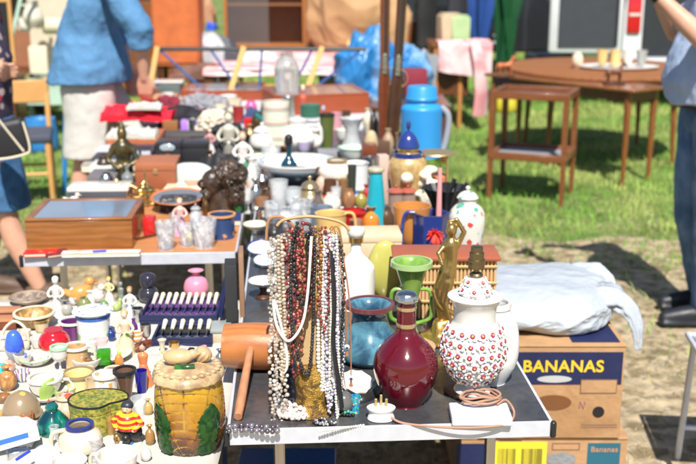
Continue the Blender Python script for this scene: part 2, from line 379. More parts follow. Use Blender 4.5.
def boxw(name, cat, label, x0, x1, yb, yt, dep, m, z=T, rz=YAW, bev=.002, lid=None, clasp=None, parts=None, tilt=0, group=None):
    p = at(x0, yb, z); p2 = at(x1, yb, z); w_ = p2.x - p.x; H = zat(yt, p.y) - z
    t = thing(name, label, cat, p, rz, group) if (lid or clasp) else None
    bm = B(); hh = H * .7 if lid else H
    box(bm, 0, w_, 0, dep, 0, hh, bev, seg=2)
    if not t: return solo(name, bm, m, label, cat, p, group=group, rot=(0, tilt, rz))
    obj('body', bm, m, t)
    if lid: bm = B(); box(bm, -.001, w_ + .001, -.001, dep + .001, hh + .0015, H, bev, seg=2); obj('lid', bm, lid, t)
    if clasp: bm = B(); box(bm, w_ / 2 - .01, w_ / 2 + .01, -.004, -.0015, hh - .012, hh + .01, .001); obj('clasp', bm, clasp, t)
    return t
def book(label, px, py, w_, d_, h_, rz, cover, z=T, name='book', cat='book', pages=CREAM):
    t = thing(name, label, cat, at(px, py, z), rz)
    bm = B(); box(bm, -w_ / 2 + .002, w_ / 2 - .002, .002, d_ - .002, .002, h_ - .002); obj('pages', bm, pages, t)
    bm = B(); box(bm, -w_ / 2, w_ / 2, 0, d_, h_ - .002, h_, .0005); box(bm, -w_ / 2, w_ / 2, 0, d_, 0, .002, .0005); box(bm, -w_ / 2 - .0015, -w_ / 2 + .001, 0, d_, 0, h_, .0005); obj('cover', bm, cover, t)
    return t
def plate(label, px, py, w, m, z=T, rim=None, h=.018, name='plate', cat='plate', lift=0, tilt=0, seg=36):
    p = at(px, py, z + lift); r = w / 2 * mpp(p)
    pr = smooth_prof([(0, .0), (r * .5, 0), (r * .55, .002), (r * .8, h * .5), (r, h)]) + smooth_prof([(r * .985, h + .0015), (r * .78, h * .6 + .002), (r * .52, .0045), (0, .004)])
    bm = B(); spin(bm, pr, seg)
    if not rim: return solo(name, bm, m, label, cat, p, rot=(tilt, 0, 0))
    t = thing(name, label, cat, p); t.rotation_euler = (tilt, 0, 0); obj('body', bm, m, t)
    bm = B(); spin(bm, [(r * .86, h * .65 + .003), (r * .99, h + .003), (r + .001, h + .001), (r * .98, h - .001)], seg); obj('rim', bm, rim, t); return t
def figurine(label, px, top, bot, mats, z=CL, rz=0, name='figurine', cat='figurine', arms=True, base=None, skirt=1.0, lean=0):
    """mats: skirt, torso, head, hair"""
    p = at(px, bot, z); H = zat(top, p.y) - z; t = thing(name, label, cat, p + Vector((0, H * .15, 0)), rz); k = H
    bm = B(); spin(bm, smooth_prof([(0, 0), (.2 * k * skirt, 0), (.2 * k * skirt, .03 * k), (.16 * k * skirt, .2 * k), (.1 * k, .42 * k), (.075 * k, .5 * k), (0, .52 * k)]), 18, mod=lambda r, z_, a: r * (1 + .07 * math.sin(a * 7) * (1 - z_ / (.55 * k)))); obj('skirt', bm, mats[0], t)
    bm = B(); spin(bm, smooth_prof([(0, .46 * k), (.07 * k, .47 * k), (.105 * k, .62 * k), (.115 * k, .72 * k), (.04 * k, .78 * k), (.035 * k, .82 * k), (0, .82 * k)]), 14, mod=lambda r, z_, a: r * (1 - .2 * abs(math.sin(a))))
    if arms:
        for s in (-1, 1): tube(bm, curve([(s * .1 * k, 0, .71 * k), (s * .18 * k, -.03 * k, .58 * k), (s * .12 * k, -.12 * k, .52 * k), (s * .04 * k, -.14 * k, .56 * k)], 3), [.035 * k] * 4 + [.03 * k] * 3 + [.025 * k] * 3, 8)
    obj('torso', bm, mats[1], t)
    bm = B(); ell(bm, (0, 0, .89 * k), (.072 * k, .078 * k, .095 * k)); ell(bm, (0, -.078 * k, .88 * k), .014 * k, 6, 5); h = obj('head', bm, mats[2], t)
    bm = B(); ell(bm, (0, .018 * k, .925 * k), (.082 * k, .08 * k, .076 * k)); ell(bm, (0, .07 * k, .9 * k), .04 * k, 10, 7); obj('hair', bm, mats[3], h)
    if base: bm = B(); spin(bm, [(0, -.001), (.24 * k, -.001), (.25 * k, .03 * k), (.2 * k, .05 * k), (0, .05 * k)], 20); obj('base', bm, base, t)
    return t
def bird(label, px, top, bot, m, mb, z=CL, rz=0, name='bird_figurine', cat='figurine', base=None):
    p = at(px, bot, z); k = zat(top, p.y) - z; t = thing(name, label, cat, p + Vector((0, k * .2, 0)), rz)
    bm = B(); b0 = .12 * k if base else 0; s_ = k - b0
    ell(bm, (0, 0, b0 + .36 * s_), (.42 * s_, .28 * s_, .34 * s_), 16, 10, rot=Matrix.Rotation(-.3, 3, 'Y')); tube(bm, [(.2 * s_, 0, b0 + .5 * s_), (.3 * s_, 0, b0 + .68 * s_), (.32 * s_, 0, b0 + .8 * s_)], [.2 * s_, .15 * s_, .13 * s_], 12); ell(bm, (.33 * s_, 0, b0 + .82 * s_), .17 * s_); tube(bm, [(-.3 * s_, 0, b0 + .42 * s_), (-.75 * s_, 0, b0 + .62 * s_)], [.16 * s_, .05 * s_], 8, sec=(1, .5)); bd = obj('body', bm, m, t)
    bm = B(); tube(bm, [(.46 * s_, 0, b0 + .82 * s_), (.64 * s_, 0, b0 + .78 * s_)], [.06 * s_, .01 * s_], 6); obj('beak', bm, mb, t)
    if base: bm = B(); spin(bm, [(0, 0), (.35 * k, 0), (.33 * k, .08 * k), (.2 * k, .16 * k), (0, .16 * k)], 16); obj('base', bm, base, t)
    return t
# ================================================================ objects on the nearest black table
# wooden mallet
p = at(258, 374, T); s = mpp(p); r = 24 * s
MW = mat((.5, .19, .06), .38, p='wood', c2=(.36, .11, .03), s=4, st=(1, 6, 1), coat=.3, bump=.1, bs=90)
t = thing('wooden_mallet', 'orange brown wooden mallet with a barrel head, lying with its handle towards the camera', 'mallet', p + Vector((0, r * .6, 0)), -.05)
bm = B(); m_ = Matrix.Translation((0, 0, r)) @ Matrix.Rotation(math.pi / 2, 4, 'Y'); L_ = 34 * s
spin(bm, smooth_prof([(0, -L_), (r * .84, -L_), (r * .9, -L_ * .97), (r * .97, -L_ * .5), (r, 0), (r * .97, L_ * .5), (r * .9, L_ * .97), (r * .84, L_), (0, L_)]), 40, mtx=m_); obj('head', bm, MW, t)
h0 = Vector((-.012, -r * .55, r * 1.3)); h1 = at(238, 417, T + .009) - t.location; h1.rotate(Matrix.Rotation(.05, 3, 'Z'))
bm = B(); tube(bm, [h0.lerp(h1, k / 6) for k in range(7)], [.0085, .0085, .0085, .009, .0095, .0095, .0085], 14); obj('handle', bm, mat((.52, .25, .13), .5, p='wood', c2=(.42, .18, .09), s=8, st=(6, 1, 1)), t)

# maroon decanter
MAR = mat((.11, .003, .012), .1, coat=.8, var=.3, bump=.15, bs=30)
p = at(406, 409, T); s = mpp(p); r = 32.5 * s; p = p + Vector((0, r * .55, 0)); H = zat(291, p.y) - T
t = thing('decanter', 'glossy maroon ceramic bottle decanter with two gold neck bands and a silver stopper', 'bottle', p)
sp = smooth_prof([(0, 0), (r * .54, 0), (r * .6, H * .015), (r * .82, H * .13), (r * .98, H * .27), (r, H * .35), (r * .92, H * .45), (r * .64, H * .55), (r * .38, H * .62), (r * .3, H * .68), (r * .29, H * .8), (r * .27, H * .9), (r * .3, H * .91), (0, H * .91)], 5)
bm = B(); spin(bm, sp, 48); obj('body', bm, MAR, t)
for z0, z1, rr in ((.69, .725, .315), (.84, .87, .305)):
    bm = B(); spin(bm, [(r * .25, H * z0), (r * rr, H * z0), (r * rr * 1.04, H * (z0 + z1) / 2), (r * rr, H * z1), (r * .25, H * z1)], 32); obj('gold_band', bm, mat((.7, .52, .3), .3, .8), t)
bm = B(); spin(bm, smooth_prof([(0, H * .905), (r * .33, H * .91), (r * .35, H * .95), (r * .25, H * .99), (0, H)]), 24, mod=lambda rr, z, a: rr * (1 + .05 * math.sin(a * 10))); obj('stopper', bm, SILV, t)
tube_pts = curve([(r * .62, -r * .45, H * .5), (r * .84, -r * .55, H * .43), (r * .87, -r * .55, H * .2)], 5)

# flower lamp
p = at(474, 396, T + .022); s = mpp(p); r = 31 * s
PORC = mat((.68, .66, .64), .18, coat=.5, var=.06)
c0 = at(485, 402, T)
# white block under it
t = thing('white_block', 'white plastic block under the flower covered lamp and its coiled flex', 'box', at(452, 427, T), .0)
bm = B(); box(bm, 0, 58 * s, 0, .075, 0, .019, .004, seg=3); obj('body', bm, mat((.72, .74, .78), .35), t)
bm = B(); box(bm, .012, 58 * s - .012, .01, .065, .0185, .0205, .001); obj('top_panel', bm, mat((.66, .68, .72), .4), t)
p = p + Vector((0, r * .5, 0)); zb = T + .0206; p.z = zb; H = zat(303, p.y - r * .8) - zb
t = thing('lamp_base', 'white porcelain lamp base encrusted with small white and crimson flowers', 'lamp', p)
sp = smooth_prof([(0, 0), (r * .55, 0), (r * .58, H * .03), (r * .38, H * .06), (r * .4, H * .1), (r * .72, H * .2), (r * .95, H * .34), (r, H * .46), (r * .92, H * .6), (r * .74, H * .71), (r * .68, H * .76), (r * .7, H * .88), (r * .82, H * .96), (r * .83, H * 1.0), (0, H * 1.0)], 5)
bm = B(); spin(bm, sp, 48); urn = obj('urn', bm, PORC, t)
bm = B(); spin(bm, smooth_prof([(0, H), (r * .46, H), (r * .48, H * 1.05), (r * .36, H * 1.14), (r * .15, H * 1.19), (0, H * 1.2)]), 32); lidf = obj('lid', bm, PORC, t)
FM = [mat((.86, .84, .83), .3, var=.03), mat((.33, .04, .10), .4), mat((.8, .42, .05), .35), mat((.72, .60, .62), .35)]
bm = B()
for k in range(5):
    a_ = k * 2 * math.pi / 5; ca, sa = math.cos(a_), math.sin(a_)
    ell(bm, (ca * .0044, sa * .0044, .0022), (.0036, .0033, .0013), 8, 5, 0, Matrix.Rotation(a_, 3, 'Z') @ Matrix.Rotation(-.35, 3, 'Y'))
ell(bm, (0, 0, .0032), (.0036, .0036, .0016), 10, 5, 1); ell(bm, (0, 0, .0047), (.0014, .0014, .0009), 6, 4, 2)
fl = obj('flower', bm, FM, urn); first = True
def put_flower(par, P0, N0, sc_):
    global first
    o = fl if first else fl.copy()
    if not first: C.objects.link(o)
    first = False; o.parent = par; o.location = P0; q_ = N0.to_track_quat('Z', 'Y') @ Matrix.Rotation(random.random() * 6, 4, 'Z').to_quaternion(); o.rotation_euler = q_.to_euler(); o.scale = (sc_,) * 3
def rad_at(z):
    for (ra, za), (rb_, zb_) in zip(sp[2:], sp[3:]):
        if za <= z <= zb_: return ra + (rb_ - ra) * (z - za) / max(zb_ - za, 1e-6)
    return r * .5
for j in range(6):
    z = H * (.17 + .098 * j); rr = rad_at(z); nn = max(7, int(2 * math.pi * rr / .0205))
    for i in range(nn):
        a_ = 2 * math.pi * (i + .5 * (j % 2)) / nn + random.uniform(-.05, .05)
        if math.sin(a_) > .35: continue                       # the bare back of the urn
        dz = rad_at(z + .004) - rr; N0 = Vector((math.cos(a_), math.sin(a_), -dz / .004 * .8)).normalized()
        put_flower(urn, Vector((rr * math.cos(a_), rr * math.sin(a_), z)), N0, random.uniform(1.4, 1.65))
for (aa, zz, rr) in [(k * .9, 1.06, .45) for k in range(7)] + [(k * 1.3, 1.14, .33) for k in range(5)] + [(0, 1.2, .02)]:
    put_flower(lidf, Vector((r * rr * math.cos(aa), r * rr * math.sin(aa), H * zz)), Vector((math.cos(aa) * rr, math.sin(aa) * rr, .25)).normalized(), 1.25)
BRD = mat((.24, .18, .10), .35, .9, bump=.3, bs=100)
bm = B(); z0 = H * 1.19; spin(bm, smooth_prof([(0, z0), (.013, z0), (.013, z0 + .006), (.006, z0 + .01), (.006, z0 + .016), (.0165, z0 + .018), (.0165, z0 + .03), (.0175, z0 + .031), (.0175, z0 + .036), (.015, z0 + .037), (.015, z0 + .05), (.012, z0 + .052), (.012, z0 + .062), (0, z0 + .063)], 2), 24); obj('bulb_holder', bm, BRD, t)
# coiled flex and plug
CORD = mat((.40, .22, .15), .55)
def z_(x): return T + .0025
pl = at(381, 419, T)
pts = [at(384, 411, T + .012), at(392, 418, T + .008), at(402, 423, T + .003), at(425, 426, T + .0028), at(460, 428, T + .0028), at(488, 427, T + .0028), at(509, 423, T + .0028), at(514, 412, T + .004), at(506, 400, T + .026)]
cx = at(480, 403, T + .024)
for k in range(34):
    a_ = -.6 + k * .62; q_ = .040 + .006 * math.sin(k * 1.9) + .003 * math.sin(k * 5)
    pts.append(cx + Vector((q_ * math.cos(a_), q_ * .62 * math.sin(a_) + .006, .0015 * k * .35 + .0045 * (k % 3) * .5)))
bm = B(); tube(bm, curve(pts, 5), .0025, 8); solo('power_flex', bm, CORD, 'brown electric flex coiled round the flower covered lamp and running to the white plug', 'cable', (0, 0, 0))
t = thing('electric_plug', 'white three pin electric plug lying at the table edge', 'plug', pl, .0)
s = mpp(pl); wv = 14 * s
bm = B(); spin(bm, smooth_prof([(0, 0), (wv * .9, 0), (wv * .97, .004), (wv * .88, .012), (wv * .9, .018), (wv, .022), (wv * .95, .027), (0, .0275)]), 24, mod=lambda r_, z__, a_: r_ * (1 - .3 * abs(math.sin(a_)) ** 1.5)); obj('body', bm, mat((.8, .79, .77), .3), t)
for (x, h) in ((-.0105, .016), (0, .022), (.0105, .016)):
    bm = B(); box(bm, x - .0026, x + .0026, -.002 + (x == 0) * .006, .002 + (x == 0) * .006, .027, .028 + h, .0006); obj('pin', bm, BRASS, t)

# blue vase with maroon rim
BLV = mat((.035, .10, .17), .15, p='noise', c2=(.10, .27, .36), s=22, coat=.6, var=.35, bs=80)
PR['squat'] = [(0, 0), (.72, 0), (.78, .02), (.98, .1), (1, .28), (.9, .42), (.64, .62), (.56, .78), (.6, .9), (.76, 1)]
ware('squat', 'glazed_vase', 'vase', 'squat blue glazed vase with a flaring maroon rim behind the maroon bottle', 370, 296, 368, 62, BLV, m2=mat((.16, .045, .05), .2, coat=.5), seg=48, mod=None)
# terracotta lidded pot
ware('cyl', 'lidded_pot', 'pot', 'low terracotta lidded pot standing just behind the maroon bottle', 411, 338, 372, 46, TERRA, lid=(mat((.6, .32, .2), .5), .22), closed=True)
# green trumpet vase
GV = mat((.10, .26, .06), .16, p='noise', c2=(.2, .4, .12), s=12, coat=.6)
PR['funnel'] = [(0, 0), (.45, 0), (.42, .04), (.27, .18), (.28, .38), (.46, .64), (.8, .92), (1, 1)]
GV = mat((.13, .30, .04), .16, p='noise', c2=(.26, .42, .09), s=16, coat=.6)
ware('funnel', 'two_handled_vase', 'vase', 'green glazed trumpet vase with two looping handles', 411, 256, 340, 40, GV, m2=mat((.34, .48, .2), .2), handle=(GV, (0, 180)), hk=(.42, .7), seg=40)
# yellow green glass
ware('egg', 'glass_vase', 'vase', 'olive yellow flattened round glass vase beside the white bottle', 385, 240, 300, 37, mat((.46, .44, .11), .14, coat=.5), rx=.5)
# white bottle
ware('bottle', 'white_bottle', 'bottle', 'tall matt white bottle with a gold collar and white cap', 356, 234, 312, 37, mat((.8, .79, .77), .35, var=.05), stop=(WHITE, .38), band=(.96, .035, GOLD), seg=40)
# jade figure
ware('egg', 'jade_ornament', 'ornament', 'small pale green translucent stone ornament beside the wicker basket', 457, 274, 316, 13, mat((.45, .62, .38), .3, tr=.3))
# blue white vase behind the lamp
ware('round', 'porcelain_jar', 'jar', 'white porcelain jar with faint blue patches half hidden behind the flower covered lamp', 494, 298, 386, 50, mat((.78, .79, .82), .2, p='noise', c2=(.25, .38, .75), s=12, th=.66, coat=.5), m2=PORC, seg=40)
# wicker basket
p = at(420, 322, T); p2 = at(495, 322, T); H = zat(264, p.y) - T
t = thing('wicker_basket', 'straight sided wicker basket with a red brown rim behind the gilt figure', 'basket', (p.x - .02, p.y + .03, T), .0)
WK = mat((.62, .42, .2), .6); bw, bd = p2.x - p.x + .02, .1
n_ = 22
def basket_rods(bm, w_, d_, h_):
    per = [(i / n_ * w_, 0) for i in range(n_ + 1)] + [(w_, j / 12 * d_) for j in range(1, 13)] + [(i / n_ * w_, d_) for i in range(n_ + 1)] + [(0, j / 12 * d_) for j in range(1, 12)]
    for (x, y) in per: tube(bm, [(x, y, 0), (x, y, h_)], .0034, 6)
bm = B(); basket_rods(bm, bw, bd, H); obj('stakes', bm, WK, t)
bm = B(); box(bm, .004, bw - .004, .004, bd - .004, 0, .006)
for (x0_, x1_, y0_, y1_) in ((.003, bw - .003, .002, .005), (.003, bw - .003, bd - .005, bd - .002), (.002, .005, .005, bd - .005), (bw - .005, bw - .002, .005, bd - .005)): box(bm, x0_, x1_, y0_, y1_, .006, H - .002)
obj('lining', bm, mat((.35, .16, .07), .7), t)
for zz in (.3, .62, .9):
    bm = B(); tube(bm, [(-.004, -.004, H * zz), (bw + .004, -.004, H * zz), (bw + .004, bd + .004, H * zz), (-.004, bd + .004, H * zz), (-.004, -.004, H * zz)], .0042, 6, cap=False); obj('weave_band', bm, mat((.52, .30, .12), .6), t)
bm = B(); box(bm, -.05, bw + .012, -.012, bd + .012, H, H + .012, .004, seg=2); obj('lid', bm, mat((.36, .10, .05), .45), t)
# gilt figure
p = at(443, 344, T); s = mpp(p); H = (zat(220, p.y + .02) - T); k = H
t = thing('gilt_statuette', 'gilt statuette of a slender dancing woman with raised arms on a scrolled base', 'statuette', p + Vector((0, .025, 0)), 0)
GI = mat((.5, .33, .12), .28, .85, bump=.3, bs=60)
bm = B()
limb(bm, [(-.0 * k, 0, .18 * k), (-.03 * k, 0, .3 * k), (-.02 * k, 0, .45 * k), (.03 * k, 0, .58 * k)], [.03 * k, .04 * k, .055 * k, .07 * k])
limb(bm, [(.05 * k, -.02 * k, .16 * k), (.0, -.03 * k, .34 * k), (.03 * k, -.02 * k, .5 * k)], [.025 * k, .035 * k, .055 * k])
limb(bm, [(.03 * k, 0, .56 * k), (.05 * k, 0, .68 * k), (.05 * k, 0, .8 * k), (.055 * k, 0, .86 * k)], [.07 * k, .055 * k, .06 * k, .03 * k])
ell(bm, (.05 * k, -.01 * k, .92 * k), (.045 * k, .05 * k, .055 * k))
limb(bm, [(.1 * k, 0, .79 * k), (.15 * k, -.01 * k, .9 * k), (.09 * k, 0, 1.0 * k), (.03 * k, 0, .985 * k)], [.026 * k, .022 * k, .018 * k, .015 * k], 8)
limb(bm, [(.0 * k, 0, .79 * k), (-.05 * k, -.05 * k, .74 * k), (-.02 * k, -.09 * k, .66 * k)], [.026 * k, .022 * k, .017 * k], 8)
ell(bm, (.06 * k, .03 * k, .95 * k), (.045 * k, .04 * k, .04 * k))
o = obj('figure', bm, GI, t); remesh(o, .0026, 2)
bm = B(); spin(bm, smooth_prof([(0, 0), (.16 * k, 0), (.17 * k, .03 * k), (.11 * k, .07 * k), (.09 * k, .13 * k), (.06 * k, .18 * k), (0, .19 * k)]), 24, mod=lambda r_, z__, a_: r_ * (1 + .12 * math.sin(a_ * 3 + z__ * 60)))
tube(bm, curve([(.1 * k, -.02 * k, .04 * k), (.15 * k, -.02 * k, .14 * k), (.08 * k, -.03 * k, .24 * k), (-.03 * k, -.03 * k, .3 * k), (-.08 * k, 0, .42 * k)], 5), .02 * k, 8); obj('base', bm, mat((.72, .45, .13), .25, .9, bump=.3, bs=60), t)

# wood box behind the white bottle
boxw('wooden_box', 'box', 'plain pale wooden box behind the white bottle', 342, 402, 262, 236, .12, mat((.68, .5, .32), .55, p='wood', c2=(.6, .42, .25), s=3, st=(1, 6, 1)), lid=mat((.7, .53, .35), .5))

# -------------------------------- necklaces on a stand
ps = at(312, 424, T) + Vector((0, .06, 0)); ps.z = T
zt = zat(216, ps.y) - T; s = mpp(ps)
t = thing('jewellery_stand', 'tall stand of gold leaf and pale board hung with many necklaces', 'stand', ps)
bm = B(); spin(bm, smooth_prof([(0, 0), (.040, 0), (.042, .006), (.034, .03), (.036, .06), (.03, .10), (0, .104)]), 28); obj('base', bm, mat((.5, .30, .06), .4, .6, p='noise', c2=(.16, .09, .03), s=60, bump=1, bs=300), t)
bm = B(); box(bm, -.034, .034, -.006, .006, .1, zt * .9, .003); o = obj('back_board', bm, mat((.5, .34, .17), .6, bump=.2, bs=90), t)
bm = B(); tube(bm, curve([(-.066, -.004, zt * .955), (-.05, -.004, zt * .985), (0, -.004, zt), (.055, -.004, zt * .975), (.075, -.004, zt * .93)], 5), .0032, 10); obj('cross_bar', bm, mat((.5, .3, .15), .5), t)
def pal(*cs, **kw): return [mat(c_, kw.get('r', .15), kw.get('m', 0), coat=.5, var=0, tr=kw.get('tr', 0)) for c_ in cs]
PEARL = pal((.8, .76, .7), (.76, .7, .62)); BLK = pal((.012, .012, .014), (.03, .03, .03)); REDB = pal((.22, .03, .03), (.3, .08, .06), (.12, .02, .02)); CRY = [mat(c_, .08, coat=1, var=0, al=.6) for c_ in ((.62, .56, .48), (.42, .36, .3), (.8, .76, .7), (.5, .38, .3))]; SLV = pal((.5, .5, .52), (.66, .66, .68), m=.9); ROSE = pal((.7, .45, .42), (.75, .6, .55)); AMB = pal((.3, .12, .02), (.42, .22, .05), (.12, .05, .02)); LIL = pal((.35, .33, .42), (.55, .53, .6)); CORAL = pal((.55, .1, .12), (.6, .25, .2)); BONE = pal((.5, .4, .3), (.38, .28, .2))
def ico_template(sub=1):
    b2 = bmesh.new(); bmesh.ops.create_icosphere(b2, subdivisions=sub, radius=1); vs = [v.co.copy() for v in b2.verts]; fs = [[v.index for v in f.verts] for f in b2.faces]; b2.free(); return vs, fs
ICO = ico_template(2)
def strand(pts, rad, mats, name, label, cat='necklace', jit=.12, gap=1.9, elong=1.0, loc=(0, 0, 0), group=None, irregular=0, thread=True):
    pts = [Vector(p_) for p_ in pts]; vs = []; fs = []; mi = []; acc = 0; nxt = 0; prev = pts[0]
    for a_, b2 in zip(pts, pts[1:]):
        L_ = (b2 - a_).length; tt = nxt
        while tt < L_:
            r_ = rad * random.uniform(1 - jit, 1 + jit); c_ = a_.lerp(b2, tt / L_); k0 = len(vs); d_ = (b2 - a_).normalized(); q_ = d_.to_track_quat('Z', 'Y')
            off = Vector((random.gauss(0, irregular), random.gauss(0, irregular), random.gauss(0, irregular * .3))) * rad
            sx = random.uniform(1 - irregular * .3, 1 + irregular * .3) if irregular else 1
            m_ = random.randrange(len(mats))
            for v in ICO[0]: vs.append(c_ + off + q_ @ Vector((v.x * r_ * sx, v.y * r_, v.z * r_ * elong)))
            for f in ICO[1]: fs.append([k0 + i for i in f]); mi.append(m_)
            tt += r_ * gap * elong
        nxt = tt - L_
    me = bpy.data.meshes.new(name); me.from_pydata([tuple(v) for v in vs], [], fs)
    for m_ in mats: me.materials.append(m_)
    me.polygons.foreach_set('material_index', mi); me.polygons.foreach_set('use_smooth', [True] * len(fs)); me.update()
    o = bpy.data.objects.new(name, me); C.objects.link(o); o.location = loc; return tag(o, label, cat, group)
def hang(x, topz, wd, ln, y=-.012, sw=0):
    ph, am = random.uniform(0, 6), random.uniform(.001, .006); jt = random.uniform(-.006, .014)
    """loop hanging over the bar: x centre, half width, length"""
    pts = []
    for k in range(31):
        u = -1 + 2 * k / 30; a_ = abs(u)
        pts.append(Vector((x + math.copysign(wd * (1 - (1 - min(1, (1 - a_) * 1.0 + a_ * .0)) ** 2) ** .5 if False else wd * math.sin(min(1, a_ * 1.6) * math.pi / 2), u) * (1 if a_ < .9 else 1 - (a_ - .9) * 5) + sw * (1 - a_) + am * math.sin(ph + a_ * 5) * (1 - a_ * .6), y - .004 * random.random() - .006 * (1 - a_), topz - jt - ln * (1 - a_ ** 1.4))))
    return pts
XP = lambda px: (px - 312) * s                            # x on the stand
NK = [(284, 2, .30, BONE, .0038, 'long even beige bead necklace in the left third of the stand', 10, 0),
 (280, 5, .33, CRY, .0034, 'mixed crystal bead necklace hanging at the left of the jewellery stand', 6, .2),
 (289, 4, .27, BONE, .0028, 'thin bone coloured bead necklace left of the red chip necklace', 6, .2),
 (293, 5, .25, REDB, .0038, 'dark red stone chip necklace beside the pink one', 6, .8),
 (297, 3, .21, CORAL, .0028, 'coral red bead necklace at the left of the jewellery stand', 4, .3),
 (297, 6, .305, REDB, .0033, 'long garnet chip necklace looping down the pale board', 5, .7),
 (304, 7, .16, BLK, .006, 'short necklace of large black beads high on the jewellery stand', 4, 0),
 (305, 11, .315, BLK, .0037, 'long necklace of small black beads looping low down the board', 9, 0),
 (308, 4, .19, REDB, .0044, 'brown red bead necklace next to the large black beads', 3, .3),
 (314, 3, .13, CRY, .0027, 'short slim greyish bead necklace in the middle of the stand', 2, 0),
 (318, 3, .17, AMB, .0034, 'dark amber bead necklace right of the middle of the stand', 4, .3),
 (324, 4, .22, REDB, .0032, 'maroon bead necklace right of the brown amber beads', 4, .5),
 (327, 4, .345, PEARL, .0035, 'longest white pearl necklace right of centre', 3, 0),
 (328, 4, .31, LIL, .003, 'lilac grey bead necklace among the pearls', 2, 0),
 (331, 4, .33, CRY, .0036, 'clear crystal necklace right of the pearls', 1, .3),
 (334, 4, .29, SLV, .0028, 'fine silver bead necklace at the right of the jewellery stand', 1, 0),
 (337, 5, .25, BLK, .0042, 'black bead necklace at the right edge of the stand', 0, .2),
 (339, 3, .35, SLV, .003, 'long silver chain necklace ending by the pendant', 0, .3),
 (322, 3, .34, PEARL, .0042, 'necklace of larger white pearls ending at a knot', 2, 0),
 (275, 3, .40, CRY, .0036, 'longest crystal necklace trailing onto the table at the left of the stand', 8, .4),
 (283, 3, .39, CRY, .0036, 'thin crystal necklace reaching the table beside the gold base', 9, .5),
 (335, 3, .385, PEARL, .003, 'thin pearl necklace reaching down over the right of the gold base', 4, .1),
 (330, 5, .37, LIL, .0036, 'smoky lilac necklace reaching the foot of the stand', 5, .3),
 (287, 3, .2, ROSE, .0032, 'short rose coloured bead necklace at the left', 4, .2)]
for k, (px, hw, ln, ml, rad, lab, yy, irr) in enumerate(NK):
    strand(hang(XP(px), zt * (.985 - .0022 * abs(px - 308)), hw * s, ln * zt / .405 * .97, -.016 - .0022 * yy), rad, ml, 'necklace', lab, loc=ps, irregular=irr * 1.3, jit=.12 + irr * .35)
# white cord loop, leather cords with eye beads, black ribbon
bm = B(); tube(bm, curve([(XP(313), -.045, zt * .93), (XP(309), -.05, zt * .66), (XP(303), -.052, zt * .5), (XP(290), -.052, zt * .42), (XP(279), -.05, zt * .5), (XP(277), -.045, zt * .62), (XP(287), -.046, zt * .4), (XP(288), -.046, zt * .28), (XP(282), -.046, zt * .24)], 6), .0028, 8); solo('cord_necklace', bm, PEARL, 'smooth white tube necklace draped in a loose curve', 'necklace', ps)
LEA = mat((.35, .14, .06), .6)
for (xa, xb, bot, lab) in ((341, 350, .2, 'brown leather cord necklace with a blue and white eye bead, hanging lower'), (337, 346, .36, 'brown leather cord necklace with a blue and white eye bead, hanging higher')):
    tt = thing('cord_pendant', lab, 'necklace', ps)
    bm = B(); tube(bm, curve([(XP(326), -.02, zt * .9), (XP(xa - 4), -.02, zt * .96), (XP(xa + 2), -.022, zt * .8), (XP(xb - 1), -.022, zt * .55), (XP(xb), -.022, zt * bot)], 6), .0014, 6); obj('cord', bm, LEA, tt)
    bm = B(); ell(bm, (XP(xb), -.022, zt * bot), .0055); bd = obj('bead', bm, mat((.8, .8, .82), .15), tt)
    bm = B(); ell(bm, (XP(xb), -.0265, zt * bot), (.003, .002, .003)); obj('eye', bm, NAVY, bd)
    bm = B(); tube(bm, [(XP(xb), -.022, zt * bot - .005), (XP(xb), -.022, zt * bot - .018)], [.0015, .004], 6); obj('tassel', bm, LEA, tt)
bm = B(); tube(bm, curve([(XP(332), -.03, zt * .85), (XP(334), -.04, zt * .6), (XP(333), -.045, zt * .4), (XP(338), -.045, zt * .2), (XP(341), -.04, zt * .06)], 6), .006, 8, sec=(1, .35)); solo('black_ribbon', bm, mat((.015, .015, .018), .6), 'black ribbon necklace hanging at the right of the pearls', 'necklace', ps)
bm = B(); tube(bm, curve([(XP(269), .0, zt * .88), (XP(272), -.0, zt * .98), (XP(284), 0, zt * .995), (XP(296), 0, zt * .95)], 6), .003, 8); solo('bangle', bm, mat((.4, .2, .1), .4), 'curved brown bangle over the left end of the cross bar', 'bangle', ps)
# heaps at the foot
def heap(cx, cy, rx, ry, rad, mats, turns, name, label, cat='necklace', h=.012, irr=.2):
    pts = []
    for k in range(turns * 14):
        a_ = k * 2 * math.pi / 14; q_ = .45 + .55 * abs(math.sin(k * .37)); pts.append((rx * q_ * math.cos(a_), ry * q_ * math.sin(a_), rad + h * (k / (turns * 14)) * (1.2 - q_)))
    c_ = at(cx, cy, T); strand(pts, rad, mats, name, label, cat, loc=c_, irregular=irr)
heap(294, 417, .03, .022, .005, pal((.72, .55, .5), (.78, .66, .62)), 6, 'shell_necklace', 'heap of pale pink shell beads at the foot of the gold stand', h=.034)
heap(283, 410, .016, .02, .005, PEARL, 3, 'pearl_heap', 'coiled heap of white pearls at the left foot of the stand', h=.028)
heap(325, 424, .022, .012, .0034, BLK + SLV, 3, 'dark_bead_heap', 'small heap of black and silver beads at the right foot of the stand')
for k, (dy, lab) in enumerate(((0, 'grey hematite bracelet lying at the left front corner of the black table'), (4.6, 'second row of grey hematite beads just behind the front bracelet'))):
    strand([at(230 + 50 * i / 12, 431.5 - dy - 1.2 * math.sin(i * .5) - i * .1, T + .005) for i in range(13)], .0055, pal((.16, .14, .16), (.35, .33, .36), (.25, .2, .24), m=.7), 'bead_bracelet', lab, 'bracelet', irregular=.15)
strand([at(320 + i * 5, 431 - i * .65, T + .003) for i in range(10)], .0028, PEARL, 'pearl_strand', 'thin white bead strand lying flat along the front edge of the table', 'necklace')
